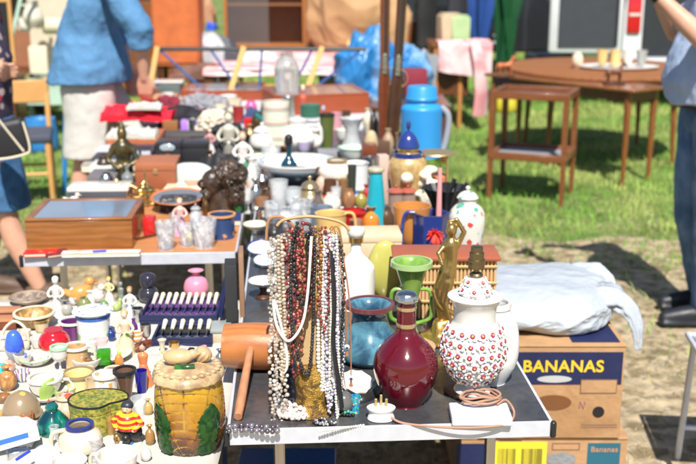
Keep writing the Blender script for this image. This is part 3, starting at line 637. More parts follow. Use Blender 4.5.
# shell fragment, curled belt, sphere, coloured beads tube
MOP = mat((.75, .58, .48), .3, coat=.5, p='noise', c2=(.8, .72, .66), s=30)
bm = B(); g_ = spin(bm, smooth_prof([(0, 0), (.02, .004), (.034, .014), (.036, .022)]) + [(.034, .022), (.018, .007), (0, .004)], 20, mod=lambda r_, z__, a_: r_ * (1 + .06 * math.sin(a_ * 9))); solo('sea_shell', bm, MOP, 'open pinkish scallop shell lying right of the necklaces', 'shell', at(355, 389, T), rot=(.35, 0, .3))
bm = B(); pts = curve([at(345, 392, T + .008), at(360, 399, T + .008), at(374, 394, T + .008), at(381, 386, T + .008)], 6); tube(bm, pts, .009, 8, sec=(1, .3)); solo('leather_strap', bm, BLACK, 'curled black leather strap around the pink shell', 'strap', (0, 0, 0))
ware('egg', 'stone_egg', 'ornament', 'polished dark grey stone egg in front of the shell', 344, 392, 414, 20, mat((.12, .12, .12), .2, coat=.3))
ware('tumbler', 'bead_cup', 'cup', 'little cup with blue, green and yellow spots beside the grey stone egg', 355, 394, 414, 12, mat((.05, .3, .5), .3, p='floral', c2=[(.05, .5, .3), (.7, .6, .1), (.02, .1, .5), (.1, .5, .6)], s=160, th=.6))
heap(345, 416, .02, .008, .0035, pal((.05, .3, .2), (.1, .2, .5), (.05, .4, .1), (.02, .02, .02)), 2, 'green_beads', 'small string of green and blue beads in front of the grey stone egg')
book('brown notebook lying flat behind the white block, left of the lamp', 462, 398, .03, .045, .012, .5, mat((.25, .11, .05), .6), name='notebook')
# left part of the table: plates and stand
plate('oval plate with a cobalt blue rim left of the necklaces', 262, 252, 30, mat((.74, .72, .68), .2, p='floral', c2=[(.7, .3, .2), (.2, .3, .7)], s=60, th=.4), rim=NAVY, tilt=.25, lift=.01)
plate('small blue and white patterned plate under the blue rimmed one', 266, 265, 24, mat((.7, .76, .82), .2, p='floral', c2=[(.1, .25, .6), (.2, .4, .7)], s=80, th=.5), tilt=.2, lift=.004)
t = plate('white scalloped dish on a dark turned foot', 263, 285, 29, WHITE, rim=PORC, lift=.035, h=.012)
bm = B(); spin(bm, smooth_prof([(0, 0), (.022, 0), (.02, .005), (.008, .015), (.012, .03), (.018, .034), (0, .035)]), 20); obj('turned_foot', bm, WOODD, t, loc=(0, 0, -.035))
plate('pale cream saucer half hidden behind the necklaces', 256, 229, 26, CREAM, lift=.02)
# things behind
ware('mug', 'square_pot', 'pot', 'cobalt blue faceted pot behind the gilt figure', 432, 208, 258, 38, NAVY, seg=6, handle=(NAVY, (180,)))
bm = B()
for k in range(46):
    a_ = random.uniform(0, 6.28); q_ = random.uniform(.3, 1); d_ = Vector((math.cos(a_) * q_, -.3, math.sin(a_) * q_)).normalized() * random.uniform(.02, .034); tube(bm, curve([(0, 0, 0), d_ * .6, d_ + Vector((0, -.004, -.006))], 3), [.003, .0028, .0025, .0024, .002, .0015, .001], 5)
solo('red_flower', bm, mat((.75, .04, .02), .5), 'frilly scarlet silk flower beside the cobalt blue pot', 'artificial flower', at(434, 256, T) + Vector((0, -.02, .075)))
ware('cup', 'orange_pot', 'pot', 'orange brown glazed pot with an ear handle left of the cobalt blue pot', 412, 201, 250, 38, mat((.58, .24, .06), .25, coat=.4), handle=(mat((.62, .3, .1), .3), (-10,)))
PINK = mat((.8, .32, .33), .4, sss=.2)
ware('flare', 'slatted_holder', 'pot', 'black slatted cup behind the pink candle', 446, 182, 226, 46, mat((.015, .015, .018), .35), z=T + .03, mod=lambda r_, z__, a_: r_ * (1 + .05 * math.sin(a_ * 16)), seg=64)
c_ = at(438, 256, T) + Vector((0, .0, 0)); bm = B(); tube(bm, [(0, 0, .0), (-.001, 0, .1), (0, 0, zat(168, c_.y) - T)], [.012, .0095, .006], 14); cd = obj('shaft', bm, PINK, thing('taper_candle', 'tall tapering pink candle standing before the black slatted cup', 'candle', c_))
bm = B(); tube(bm, [(0, 0, zat(168, c_.y) - T), (0, 0, zat(164, c_.y) - T)], .001, 5); obj('wick', bm, BLACK, cd.parent)
for k, (dx, dz, lab) in enumerate(((14, 0, 'black knife handle leaning out of the slatted cup'), (22, 6, 'second black handle leaning furthest right out of the slatted cup'))):
    bm = B(); p0 = at(446 + k * 4, 232, T) + Vector((0, .05, .03)); tube(bm, [p0, p0 + Vector((.012 + .02 * k, 0, .09 - .01 * k)), p0 + Vector((.03 + .03 * k, 0, .145 - k * .015))], [.006, .007, .008], 8); solo('knife_handle', bm, BLACK, lab, 'utensil', (0, 0, 0))
FLW = mat((.68, .66, .6), .22, p='floral', c2=[(.55, .06, .05), (.1, .4, .3), (.68, .66, .6), (.6, .3, .2), (.1, .35, .25)], s=38, th=.52, coat=.5)
ware('ginger', 'floral_urn', 'urn', 'white ginger jar painted with red and green flowers right of the pink candle', 467, 196, 262, 36, FLW, lid=(FLW, .35), seg=40)
ware('bottle', 'plastic_bottle', 'bottle', 'clear plastic bottle lying tilted behind the lamp bulb holder', 486, 240, 284, 20, GLASS, tilt=.35, closed=True)
# hourglass frame
p = at(436, 206, T); t = thing('brass_lantern', 'brass four pillar frame stand with a round top and terracotta pot inside', 'stand', p + Vector((0, .05, 0)))
H = zat(152, p.y + .05) - T; r_ = 19 * mpp(p)
for zz in (0, H * .3, H - .006):
    bm = B(); spin(bm, [(0, zz), (r_, zz), (r_ * 1.03, zz + .003), (r_, zz + .006), (0, zz + .006)], 28); obj('disc', bm, BRASS, t)
for k in range(4):
    a_ = .7 + k * math.pi / 2; bm = B(); tube(bm, [(r_ * .85 * math.cos(a_), r_ * .85 * math.sin(a_), .006), (r_ * .85 * math.cos(a_), r_ * .85 * math.sin(a_), H - .006)], .005, 8); obj('pillar', bm, BRASS, t)
bm = B(); spin(bm, [(0, H * .3 + .006), (r_ * .6, H * .3 + .006), (r_ * .7, H * .55), (0, H * .55)], 20); obj('terracotta_pot', bm, TERRA, t)
# blue gold urn
GLD2 = mat((.55, .36, .14), .3, p='noise', c2=(.72, .5, .22), s=60, m=.35, coat=.4)
ware('ginger', 'lidded_urn', 'urn', 'gilded urn with a cobalt blue domed lid and shoulder band', 408, 146, 206, 38, GLD2, z=T + .01, lid=(NAVY, .72), band=(.84, .08, NAVY), m2=GOLD, seg=40)
# shells
bm = B()
for k in range(14):
    ell(bm, (random.uniform(-.055, .055), random.uniform(-.03, .03), random.uniform(.02, .15)), (random.uniform(.016, .034),) * 2 + (random.uniform(.014, .03),), 10, 7)
o = solo('coral_cluster', bm, mat((.78, .66, .5), .5, p='noise', c2=(.82, .76, .66), s=30, bump=.6, bs=60), 'creamy white cluster of coral and shells before the gilded urn', 'coral', at(418, 212, T) + Vector((0, .05, 0))); remesh(o, .006, 2)
# turquoise glass, red pot, yellow pot etc
CY = mat((.02, .46, .60), .08, tr=.25, coat=.5)
ware('cone', 'glass_decanter', 'bottle', 'turquoise glass decanter with a pointed clear stopper', 376, 171, 236, 25, CY, stop=(mat((.8, .7, .5), .1, tr=.5), .35), closed=True)
ware('tumbler', 'red_pot', 'pot', 'bright red straight sided enamel pot below the turquoise decanter', 353, 208, 236, 28, RED, m2=mat((.3, .01, .01), .2))
ware('mug', 'yellow_jug', 'jug', 'mustard yellow mug with a large handle behind the necklaces', 331, 209, 246, 32, mat((.68, .45, .16), .3, coat=.3), handle=(mat((.68, .45, .16), .3), (0,)))
ware('onion', 'orange_vase', 'vase', 'small translucent orange vase beside the red pot', 371, 205, 236, 18, mat((.8, .3, .05), .15, tr=.3))
for k, (px, lab) in enumerate(((396, 'amber topped glass jar nearest the turquoise decanter'), (408, 'amber topped glass jar next to the brass frame'))):
    ware('mug', 'glass_jar', 'jar', lab, px, 190, 214 - k, 16, mat((.7, .5, .4), .08, tr=.6), lid=(mat((.45, .12, .08), .2, tr=.2), .45))
boxw('wooden_block', 'block', 'upright pale pink brown wooden block behind the turquoise decanter', 379, 389, 205, 156, .05, mat((.55, .4, .34), .6), rz=.2)
boxw('wooden_board', 'block', 'second upright wooden block leaning behind the first pale one', 388, 398, 200, 162, .03, mat((.5, .34, .24), .6), rz=.1)
# gap things
boxw('upright_book', 'book', 'thick black book standing upright at the left edge of the black table', 226, 238, 322, 266, .07, mat((.03, .03, .032), .5), z=T, rz=.1, lid=None)
boxw('brown_book', 'book', 'thin brown book standing upright right of the black book', 240, 245, 318, 256, .1, mat((.3, .17, .1), .6), z=T, rz=.1)
# ================================================================ china on the front left table
CM = mat
# cookie jar
p = at(187, 457, CL); s = mpp(p); r = 36 * s; p = p + Vector((0, r * .8, 0)); H = zat(391, p.y - r) - CL
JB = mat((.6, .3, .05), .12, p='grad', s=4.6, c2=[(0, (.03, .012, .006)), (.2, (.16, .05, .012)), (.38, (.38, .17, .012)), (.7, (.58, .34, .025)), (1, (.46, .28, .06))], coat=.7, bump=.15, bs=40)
t = thing('cookie_jar', 'large ochre ceramic jar with relief green leaves and a lid topped by a bird', 'jar', p)
sp = smooth_prof([(0, 0), (r * .78, 0), (r * .84, H * .02), (r * .97, H * .2), (r, H * .45), (r * .97, H * .75), (r * .93, H * .95), (r * .95, H)], 5)
bm = B()
def fan(a, z):
    x = ((a + math.pi / 2 + math.pi) % (2 * math.pi) - math.pi) * r; ph = math.atan2(x, z + .012); ds = math.hypot(x, z + .012); g1 = abs(math.sin(ph * 8.5)) < .12; g2 = (ds * 55) % 1 < .16
    return (g1 or g2) if abs(x) < r * 1.25 else ((z * 70) % 1 < .12)
spin(bm, hollow(smooth_prof([(0, 0), (r * .78, 0), (r * .84, H * .02), (r * .97, H * .2), (r, H * .45), (r * .97, H * .75), (r * .93, H * .95), (r * .95, H)], 16), .005), 220, mod=lambda rr, z, a: rr * (1 - .012 * fan(a, z)) if rr > r * .8 else rr)
for f in bm.faces:
    c_ = f.calc_center_median()
    if math.hypot(c_.x, c_.y) > r * .84 and fan(math.atan2(c_.y, c_.x), c_.z): f.material_index = 1
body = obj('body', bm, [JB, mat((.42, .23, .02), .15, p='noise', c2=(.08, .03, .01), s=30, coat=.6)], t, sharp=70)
LG = mat((.012, .07, .02), .15, p='noise', c2=(.04, .15, .03), s=60, coat=.7)
for sg, a0 in ((-1, -1.57 - .8), (1, -1.57 + .74)):
    bm = B(); NL, NW = 18, 8; grid = []
    for i in range(NL + 1):
        v = i / NL; wd = .5 * math.sin(math.pi * min(1, (v * .86 + .14))) ** .8 * (1 + .12 * math.sin(v * 60)); row = []
        for j in range(NW + 1):
            u = -1 + 2 * j / NW; aa = a0 + u * wd + sg * .12 * (v - .5); zz = H * (.04 + .72 * v); rr = r * 1.0 * (.90 + .10 * math.sin(min(1, zz / H * 1.2) * math.pi * .6)) + .0045 * (1 - u * u) + .0016 * math.sin(v * 60 - abs(u) * 5)
            rr = max(rr, r * .93); row.append(bm.verts.new((rr * math.cos(aa), rr * math.sin(aa), zz)))
        grid.append(row)
    for i in range(NL):
        for j in range(NW): bm.faces.new((grid[i][j], grid[i][j + 1], grid[i + 1][j + 1], grid[i + 1][j]))
    bmesh.ops.solidify(bm, geom=bm.faces[:], thickness=.004); bmesh.ops.recalc_face_normals(bm, faces=bm.faces[:]); obj('leaf', bm, LG, body)
LD_ = mat((.55, .40, .22), .3, p='noise', c2=(.34, .22, .12), s=30, coat=.4, bump=.4, bs=60)
bm = B(); spin(bm, smooth_prof([(r * .8, H + .001), (r * .99, H + .001), (r * 1.0, H + .008), (r * .96, H + .014), (r * .85, H + .02), (r * .5, H + .03), (0, H + .034)]), 56, mod=lambda rr, z, a: rr * (1 + .015 * math.sin(a * 26) + .02 * math.sin(a * 7)))
for k in range(26): a_ = k * .242 * 1; ell(bm, (r * .83 * math.cos(a_), r * .83 * math.sin(a_), H + .021), (.008, .006, .005), 8, 6)
lid = obj('lid', bm, LD_, t)
BC = mat((.55, .38, .2), .25, coat=.5, var=.2)
bm = B(); hz = H + .045; ell(bm, (-.016, -.01, hz), (.030, .02, .016), 16, 10); ell(bm, (.012, -.012, hz + .006), .010); tube(bm, [(-.03, -.01, hz + .002), (-.05, -.008, hz + .01)], [.01, .003], 8, sec=(1, .5))
tube(bm, [(.018, -.012, hz + .006), (.03, -.012, hz + .007)], [.005, .0008], 8); o = obj('bird', bm, BC, lid); remesh(o, .0024, 2)
bm = B(); m_ = Matrix.Translation((.028, .004, hz - .003)) @ Matrix.Rotation(.7, 4, 'Y'); spin(bm, smooth_prof([(0, -.02), (.006, -.016), (.014, -.004), (.017, .008), (.01, .016), (0, .018)]), 24, mtx=m_, mod=lambda rr, z, a: rr * (1 + .07 * math.sin(a * 11))); obj('shell', bm, BC, lid)
bm = B(); tube(bm, curve([(-.02, -.03, H + .032), (.0, -.034, H + .034), (.018, -.03, H + .034)], 4), .005, 8, sec=(1, .5)); obj('sprig', bm, LG, lid)

z = CL
ware('egg', 'decorated_egg', 'egg', 'egg ornament with a cobalt blue top and a grey silvery lower half', 15, 330, 363, 19, CM((.06, .14, .55), .2, p='grad', s=16, c2=[(0, (.25, .27, .3)), (.5, (.33, .35, .38)), (.52, (.03, .09, .6)), (1, (.05, .14, .7))], coat=.6), z=z)
bm = B(); tube(bm, curve([(-.028, 0, .0), (-.03, 0, .04), (0, 0, .068), (.028, 0, .045), (.03, 0, .0)], 5), .0035, 8); solo('basket_arch', bm, CREAM, 'cream arched basket handle behind the blue topped egg', 'basket', at(14, 350, z) + Vector((0, .02, 0)))
ware('bowl', 'basket_bowl', 'bowl', 'brown basket patterned bowl with a cream rim near the woman leg', 33, 306, 330, 40, CM((.3, .16, .05), .4, p='noise', c2=(.55, .38, .16), s=60, bump=.6, bs=90), z=z, m2=CREAM)
plate('dark patterned tray behind the basket patterned bowl', 29, 303, 38, CM((.16, .12, .1), .4, p='noise', c2=(.35, .28, .22), s=60), z=z, rim=CM((.3, .22, .15), .4))
for k, (px, py, w_, lab) in enumerate(((8, 322, .05, 'upper of two small brown wooden boxes at the left edge'), (6, 331, .055, 'lower of two small brown wooden boxes at the left edge'))):
    boxw('trinket_box', 'box', lab, px - 12, px + 10, py, py - 11, .04, WOODR, z=z, lid=CM((.45, .2, .1), .4))
figurine('tall plain white statuette of a standing lady', 56, 278, 318, (WHITE, WHITE, WHITE, WHITE), z=z, skirt=.8)
bird('small white and green duck figurine right of the white lady', 73, 290, 306, WHITE, CM((.7, .4, .05), .4), z=z, rz=2)
bird('orange brown bird figurine with an upright neck', 80, 279, 306, CM((.62, .28, .07), .25, coat=.5), CM((.5, .1, .02), .4), z=z, rz=.3)
bird('white cockatoo figurine beside the orange bird', 96, 284, 304, WHITE, CM((.4, .3, .2), .4), z=z, rz=-.5)
figurine('small clown figurine with a yellow hat and white ruff', 109, 278, 304, (WHITE, CM((.7, .65, .3), .4), CM((.7, .45, .35), .4), CM((.7, .5, .05), .4)), z=z)
figurine('grey green glass figurine behind the beige lady', 121, 283, 308, (CM((.35, .42, .35), .1, tr=.5),) * 4, z=z, arms=False)
figurine('figurine of a lady with a brown head and white and blue dress', 130, 288, 322, (CM((.6, .68, .8), .3), WHITE, CM((.6, .38, .24), .5), CM((.4, .2, .08), .5)), z=z)
bird('low green and yellow frog shaped bird figurine', 117, 300, 312, CM((.35, .45, .15), .3), CM((.6, .5, .1), .4), z=z, rz=1)
ware('mug', 'blue_rim_pot', 'pot', 'white pot with a blue banded rim and green apple painted on it', 91, 305, 346, 35, CM((.76, .78, .74), .2, p='floral', c2=[(.2, .5, .12), (.76, .78, .74), (.3, .55, .2)], s=26, th=.5, coat=.5), z=z, lid=(CM((.75, .78, .82), .2, p='floral', c2=[(.1, .2, .6), (.7, .75, .8)], s=70, th=.5), .2), band=(.86, .06, CM((.05, .14, .5), .2)))
ware('mug', 'purple_mug', 'mug', 'dark purple mug with a white rim behind the red apple pot', 70, 317, 342, 25, CM((.12, .03, .13), .2, coat=.5), z=z, m2=WHITE)
t = ware('round', 'apple_pot', 'pot', 'glossy red apple shaped pot with cream drips', 53, 326, 356, 31, CM((.5, .01, .02), .12, p='noise', c2=(.72, .55, .42), s=28, th=.66, coat=.8), z=z, closed=True)
ware('mug', 'tan_mug', 'mug', 'tan mug with a white rim in front of the purple mug', 75, 342, 372, 24, CM((.6, .38, .18), .3, p='floral', c2=[(.7, .6, .45), (.35, .3, .15)], s=50, th=.5), z=z, m2=WHITE, handle=(CREAM, (0,)))
ware('goblet', 'white_goblet', 'goblet', 'little white goblet with a pale green rim beside the tan mug', 59, 344, 374, 17, WHITE, z=z, m2=CM((.4, .65, .4), .3))
plate('saucer painted with small coloured flowers behind the teal scent bottle', 36, 364, 34, CM((.78, .77, .73), .2, p='floral', c2=[(.1, .2, .6), (.7, .6, .1), (.6, .1, .1), (.2, .5, .2)], s=70, th=.45, coat=.4), z=z, rim=CM((.3, .5, .25), .3))
plate('long white dish with green leaf edge in the middle of the china', 109, 359, 46, CM((.78, .78, .75), .2, p='floral', c2=[(.35, .6, .25), (.78, .78, .75)], s=30, th=.45), z=z)
boxw('glass_cube', 'ornament', 'bright green glass cube on the long white dish', 97, 110, 366, 352, .028, CM((.08, .5, .03), .05, tr=.6), z=z + .012, bev=.003)
figurine('beige lady figurine with green spots holding her skirt', 125, 312, 356, (CM((.66, .52, .34), .35, p='floral', c2=[(.25, .45, .1), (.66, .52, .34)], s=45, th=.45), CM((.7, .55, .38), .4), CM((.7, .5, .35), .4), CM((.6, .38, .18), .4)), z=z, skirt=1.1)
ware('onion', 'navy_vase', 'vase', 'tiny dark blue vase left of the beige lady', 111, 326, 342, 9, NAVY, z=z)
ware('mug', 'yellow_mug', 'mug', 'pale yellow mug with a brown rim left of the floral mug', 76, 367, 394, 32, CM((.72, .62, .28), .3, coat=.4), z=z, m2=CM((.3, .2, .1), .3), handle=(CREAM, (180,)))
ware('mug', 'floral_mug', 'mug', 'white straight mug printed with small figures beside the dark tumbler', 104, 370, 400, 24, CM((.78, .75, .68), .25, p='floral', c2=[(.7, .4, .1), (.4, .15, .1), (.6, .5, .2), (.78, .75, .68)], s=60, th=.5), z=z, m2=WHITE, handle=(WHITE, (0,)))
ware('cup', 'tea_cup', 'cup', 'wide white teacup with ochre lining on a saucer', 44, 371, 397, 34, CM((.76, .7, .6), .2, coat=.5), z=z + .006, m2=WHITE, handle=(WHITE, (10,)))
plate('white saucer under the wide teacup', 45, 399, 46, WHITE, z=z)
ware('cup', 'striped_bowl', 'bowl', 'tiny white bowl with blue and red stripes at the back left', 22, 368, 383, 16, CM((.78, .77, .75), .2, p='vstripes', c2=(.1, .2, .55), s=1.8, th=.55, c3=(.6, .1, .1)), z=z)
ware('onion', 'brown_jar', 'jar', 'small brown and orange mottled jar at the left edge', 7, 364, 392, 18, CM((.3, .14, .05), .3, p='noise', c2=(.6, .3, .1), s=40), z=z)
bm = B(); tube(bm, curve([(0, 0, 0), (.008, 0, .03), (.02, .005, .055)], 5), [.006, .012, .014, .016, .018, .02, .018, .016, .01, .006, .002], 10, sec=(1, .25)); solo('leaf_dish', bm, CM((.35, .5, .12), .3), 'upright pale green ceramic leaf beside the decorated teapot', 'ornament', at(45, 402, z))
ware('dome', 'lidded_dish', 'dish', 'domed brown dish with a painted lid and woven rim at the left edge', 16, 391, 422, 38, CM((.28, .2, .12), .25, p='floral', c2=[(.6, .1, .06), (.5, .4, .1), (.1, .3, .12), (.28, .2, .12)], s=45, th=.5, coat=.5), z=z + .008, closed=True)
plate('woven cane stand under the domed brown dish', 15, 421, 44, CM((.6, .4, .15), .6, p='vstripes', c2=(.35, .2, .06), s=12, th=.5), z=z, h=.012)
TEAL = CM((.003, .045, .06), .05, p='noise', c2=(.0, .22, .16), s=30, coat=.9, tr=.15)
PR['pear'] = [(0, 0), (.8, 0), (.9, .03), (1, .2), (.92, .42), (.6, .66), (.36, .8), (.4, .9), (.3, 1)]
ware('pear', 'scent_bottle', 'bottle', 'dark teal glass onion shaped scent bottle', 50, 402, 438, 33, TEAL, z=z, closed=True)
TP = CM((.58, .4, .28), .2, p='floral', c2=[(.08, .1, .4), (.55, .1, .05), (.62, .5, .4), (.3, .12, .08)], s=40, th=.55, coat=.5)
ware('round', 'small_teapot', 'teapot', 'round oriental teapot painted in blue and rust behind the green box', 66, 394, 424, 31, TP, z=z, lid=(TP, .3), handle=(TP, (170,)))
ware('bowl', 'coral_dish', 'bowl', 'low bright red dish behind the green mosaic box', 96, 384, 396, 22, CM((.7, .08, .04), .4, bump=.8, bs=60), z=z)
# green mosaic box (kidney shaped)
p = at(97, 436, z); s = mpp(p); t = thing('mosaic_box', 'kidney shaped box covered with green and gold mottled paper', 'box', p + Vector((0, .03, 0)))
H = zat(405, p.y) - z; GM = CM((.12, .17, .03), .4, p='noise', c2=(.4, .33, .06), s=110, th=.5, var=.2)
kid = lambda rr, zz, a: rr * (1 - .34 * math.exp(-((a - 5.6) / .55) ** 2)) * (1 + .1 * math.cos(2 * a))
bm = B(); spin(bm, [(0, 0), (26 * s, 0), (26.5 * s, .002), (26.5 * s, H * .72), (26 * s, H * .74), (0, H * .74)], 56, mod=kid); obj('body', bm, GM, t)
bm = B(); spin(bm, [(0, H * .75), (27 * s, H * .75), (27.3 * s, H * .97), (26.8 * s, H), (0, H)], 56, mod=kid); l = obj('lid', bm, GM, t)
bm = B(); spin(bm, [(26.6 * s, H * .985), (27.8 * s, H * .98), (27.8 * s, H * 1.02), (26.2 * s, H * 1.02)], 56, mod=kid); obj('trim', bm, BLACK, l)
ware('flare', 'dark_tumbler', 'tumbler', 'tall flaring dark brown horn tumbler', 126, 366, 412, 22, CM((.10, .05, .03), .25, p='vstripes', c2=(.16, .09, .06), s=5, th=.4, coat=.3), z=z, m2=BLACK)
ware('tumbler', 'blue_glass', 'glass', 'deep blue glass beaker right of the horn tumbler', 141, 368, 394, 13, CM((.01, .01, .2), .08, coat=.5), z=z)
ware('tumbler', 'water_glass', 'glass', 'clear glass tumbler with a blue tint left of the ochre jar', 139, 394, 418, 18, GLASS, z=z)
figurine('orange robed figurine standing behind the dark tumbler', 143, 345, 388, (CM((.7, .2, .07), .35), CM((.7, .22, .08), .35), CM((.6, .35, .25), .4), CM((.08, .02, .02), .4)), z=z, arms=False)
# striped player figurine
p = at(127, 450, z); k = zat(403, p.y + .01) - z; p = p + Vector((0, .022, 0))
t = thing('player_figurine', 'figurine of a stout boy in a red and yellow striped jersey and black cap', 'figurine', p, -.2)
bm = B(); spin(bm, [(0, 0), (.26 * k, 0), (.26 * k, .03 * k), (.22 * k, .06 * k), (0, .06 * k)], 20); obj('base', bm, CREAM, t)
bm = B(); ell(bm, (-.06 * k, 0, .34 * k), (.2 * k, .17 * k, .17 * k)); ell(bm, (.09 * k, .02 * k, .3 * k), (.2 * k, .16 * k, .2 * k))
for sx in (-.08, .08): limb(bm, [(sx * k, 0, .3 * k), (sx * k, -.02 * k, .12 * k)], [.08 * k, .05 * k])
obj('shorts', bm, BLACK, t)
bm = B(); spin(bm, smooth_prof([(0, .36 * k), (.2 * k, .38 * k), (.23 * k, .5 * k), (.2 * k, .64 * k), (.1 * k, .74 * k), (0, .76 * k)]), 24)
for sx in (-1, 1): limb(bm, [(sx * .17 * k, 0, .66 * k), (sx * .3 * k, -.03 * k, .52 * k), (sx * .2 * k, -.14 * k, .43 * k)], [.08 * k, .07 * k, .06 * k])
obj('jersey', bm, CM((.75, .5, .02), .3, p='stripes', c2=(.6, .03, .02), s=92, th=.5, coat=.5, var=0), t)
bm = B(); ell(bm, (0, -.01 * k, .82 * k), (.11 * k, .11 * k, .11 * k)); ell(bm, (0, -.12 * k, .81 * k), .02 * k, 6, 5)
h = obj('head', bm, CM((.72, .45, .32), .4), t); bm = B(); [ell(bm, (sx * .04 * k, -.1 * k, .84 * k), .014 * k, 6, 5) for sx in (-1, 1)]; ell(bm, (0, -.105 * k, .775 * k), (.03 * k, .01 * k, .008 * k), 8, 5); obj('painted_face', bm, BLACK, h); bm = B(); ell(bm, (0, .02 * k, .88 * k), (.13 * k, .125 * k, .1 * k)); obj('cap', bm, CM((.03, .035, .05), .4), h)
for sx in (-1, 1): bm = B(); ell(bm, (sx * .18 * k, -.17 * k, .41 * k), .035 * k); obj('hand', bm, CM((.72, .45, .32), .4), t)
bm = B(); ell(bm, (.02 * k, -.19 * k, .24 * k), .09 * k); obj('ball', bm, BLACK, t)
for sx in (-.08, .08):
    bm = B(); limb(bm, [(sx * k, -.02 * k, .14 * k), (sx * k, -.02 * k, .07 * k)], [.04 * k, .035 * k]); ell(bm, (sx * k, -.06 * k, .075 * k), (.04 * k, .08 * k, .03 * k)); obj('foot', bm, CM((.03, .15, .4), .3), t)
# jar with blue ring
ware('round', 'ringed_jar', 'jar', 'cream jar with a dark blue ring round its mouth at the front', 79, 419, 462, 44, CM((.72, .58, .42), .22, p='noise', c2=(.76, .68, .56), s=20, coat=.6), z=z, m2=CM((.03, .04, .2), .2), band=(.3, .02, NAVY), handle=(CM((.7, .56, .4), .3), (200,)))
ware('bottle', 'perfume_bottle', 'bottle', 'little clear perfume bottle with a gold cap before the cream jar', 66, 440, 463, 13, GLASS, z=z, stop=(GOLD, .9), closed=True)
ware('bottle', 'perfume_bottle', 'bottle', 'gold capped scent bottle right of the cream jar', 117, 440, 466, 14, CM((.5, .38, .3), .1, tr=.4), z=z, stop=(GOLD, .9), closed=True)
ware('cup', 'front_cup', 'cup', 'white cup with a looping handle at the bottom edge', 68, 452, 486, 36, WHITE, z=z, handle=(GLASS, (180,)))
ware('cup', 'front_cup', 'cup', 'rough white textured cup at the bottom edge below the striped boy', 116, 444, 484, 42, CM((.76, .7, .62), .5, bump=1, bs=80), z=z, handle=(CREAM, (160,)))
ware('mug', 'front_glass', 'glass', 'clear cut glass beside the crumpled white paper', 45, 444, 480, 18, GLASS, z=z)
# tissue / folded packaging
def crumple(name, label, cat, loc, rx, ry, h, m, amp=.012, sc_=18, rz=0, seed=1, n=26):
    bm = B(); g = []
    for j in range(n + 1):
        row = []
        for i in range(n + 1):
            u, v = -1 + 2 * i / n, -1 + 2 * j / n; e = max(0, 1 - (u * u + v * v) * .5); q_ = Vector((u * rx * sc_, v * ry * sc_, seed))
            row.append(bm.verts.new((u * rx * (1 + .12 * noise.noise(q_)), v * ry * (1 + .12 * noise.noise(q_ + Vector((5, 5, 5)))), .003 + h * e ** .6 * (.65 + .5 * (1 - abs(noise.noise(q_ * .8)) * 2)) + amp * abs(noise.noise(q_ * 2)))))
        g.append(row)
    for j in range(n):
        for i in range(n): bm.faces.new((g[j][i], g[j][i + 1], g[j + 1][i + 1], g[j + 1][i]))
    ext = bmesh.ops.extrude_face_region(bm, geom=bm.faces[:]); 
    for v in [x for x in ext['geom'] if isinstance(x, bmesh.types.BMVert)]: v.co.z = v.co.z * .2 + .0005
    bmesh.ops.recalc_face_normals(bm, faces=bm.faces[:])
    return solo(name, bm, m, label, cat, loc, rz, sharp=28)
crumple('plastic_bag', 'crumpled clear plastic bag over white paper in the bottom left corner', 'bag', at(10, 437, z), .06, .05, .022, CM((.7, .73, .76), .2, coat=.5))
bm = B(); box(bm, -.05, .05, -.02, .02, 0, .003, .001); box(bm, -.045, .03, -.007, .007, .0032, .004, 0, 1); solo('printed_sheet', bm, [WHITE, CM((.05, .15, .7), .3)], 'white card with a bright blue stripe in the bottom left corner', 'card', at(14, 452, z) + Vector((0, 0, .024)), rot=(.3, -.15, .35))
bm = B(); box(bm, -.05, .05, -.02, .02, 0, .002, .0008); solo('price_card', bm, WHITE, 'plain white card tilted in front of the teal scent bottle', 'card', at(36, 466, z) + Vector((0, 0, .016)), rot=(.4, -.2, .6))
bm = B(); tube(bm, [at(16, 460, z + .045), at(30, 451, z + .05)], .003, 8); solo('blue_pen', bm, CM((.03, .06, .5), .3), 'small blue pen lying at the bottom left', 'pen', (0, 0, 0))
bm = B(); box(bm, -.02, .02, -.0, .02, 0, .03, .002); solo('silver_tin', bm, SILV, 'small grey metal tin under the blue pen', 'tin', at(20, 466, z), .5)
boxw('cyan_box', 'box', 'bright cyan box corner at the far left', -6, 3, 384, 368, .03, CM((.05, .55, .7), .4), z=z)
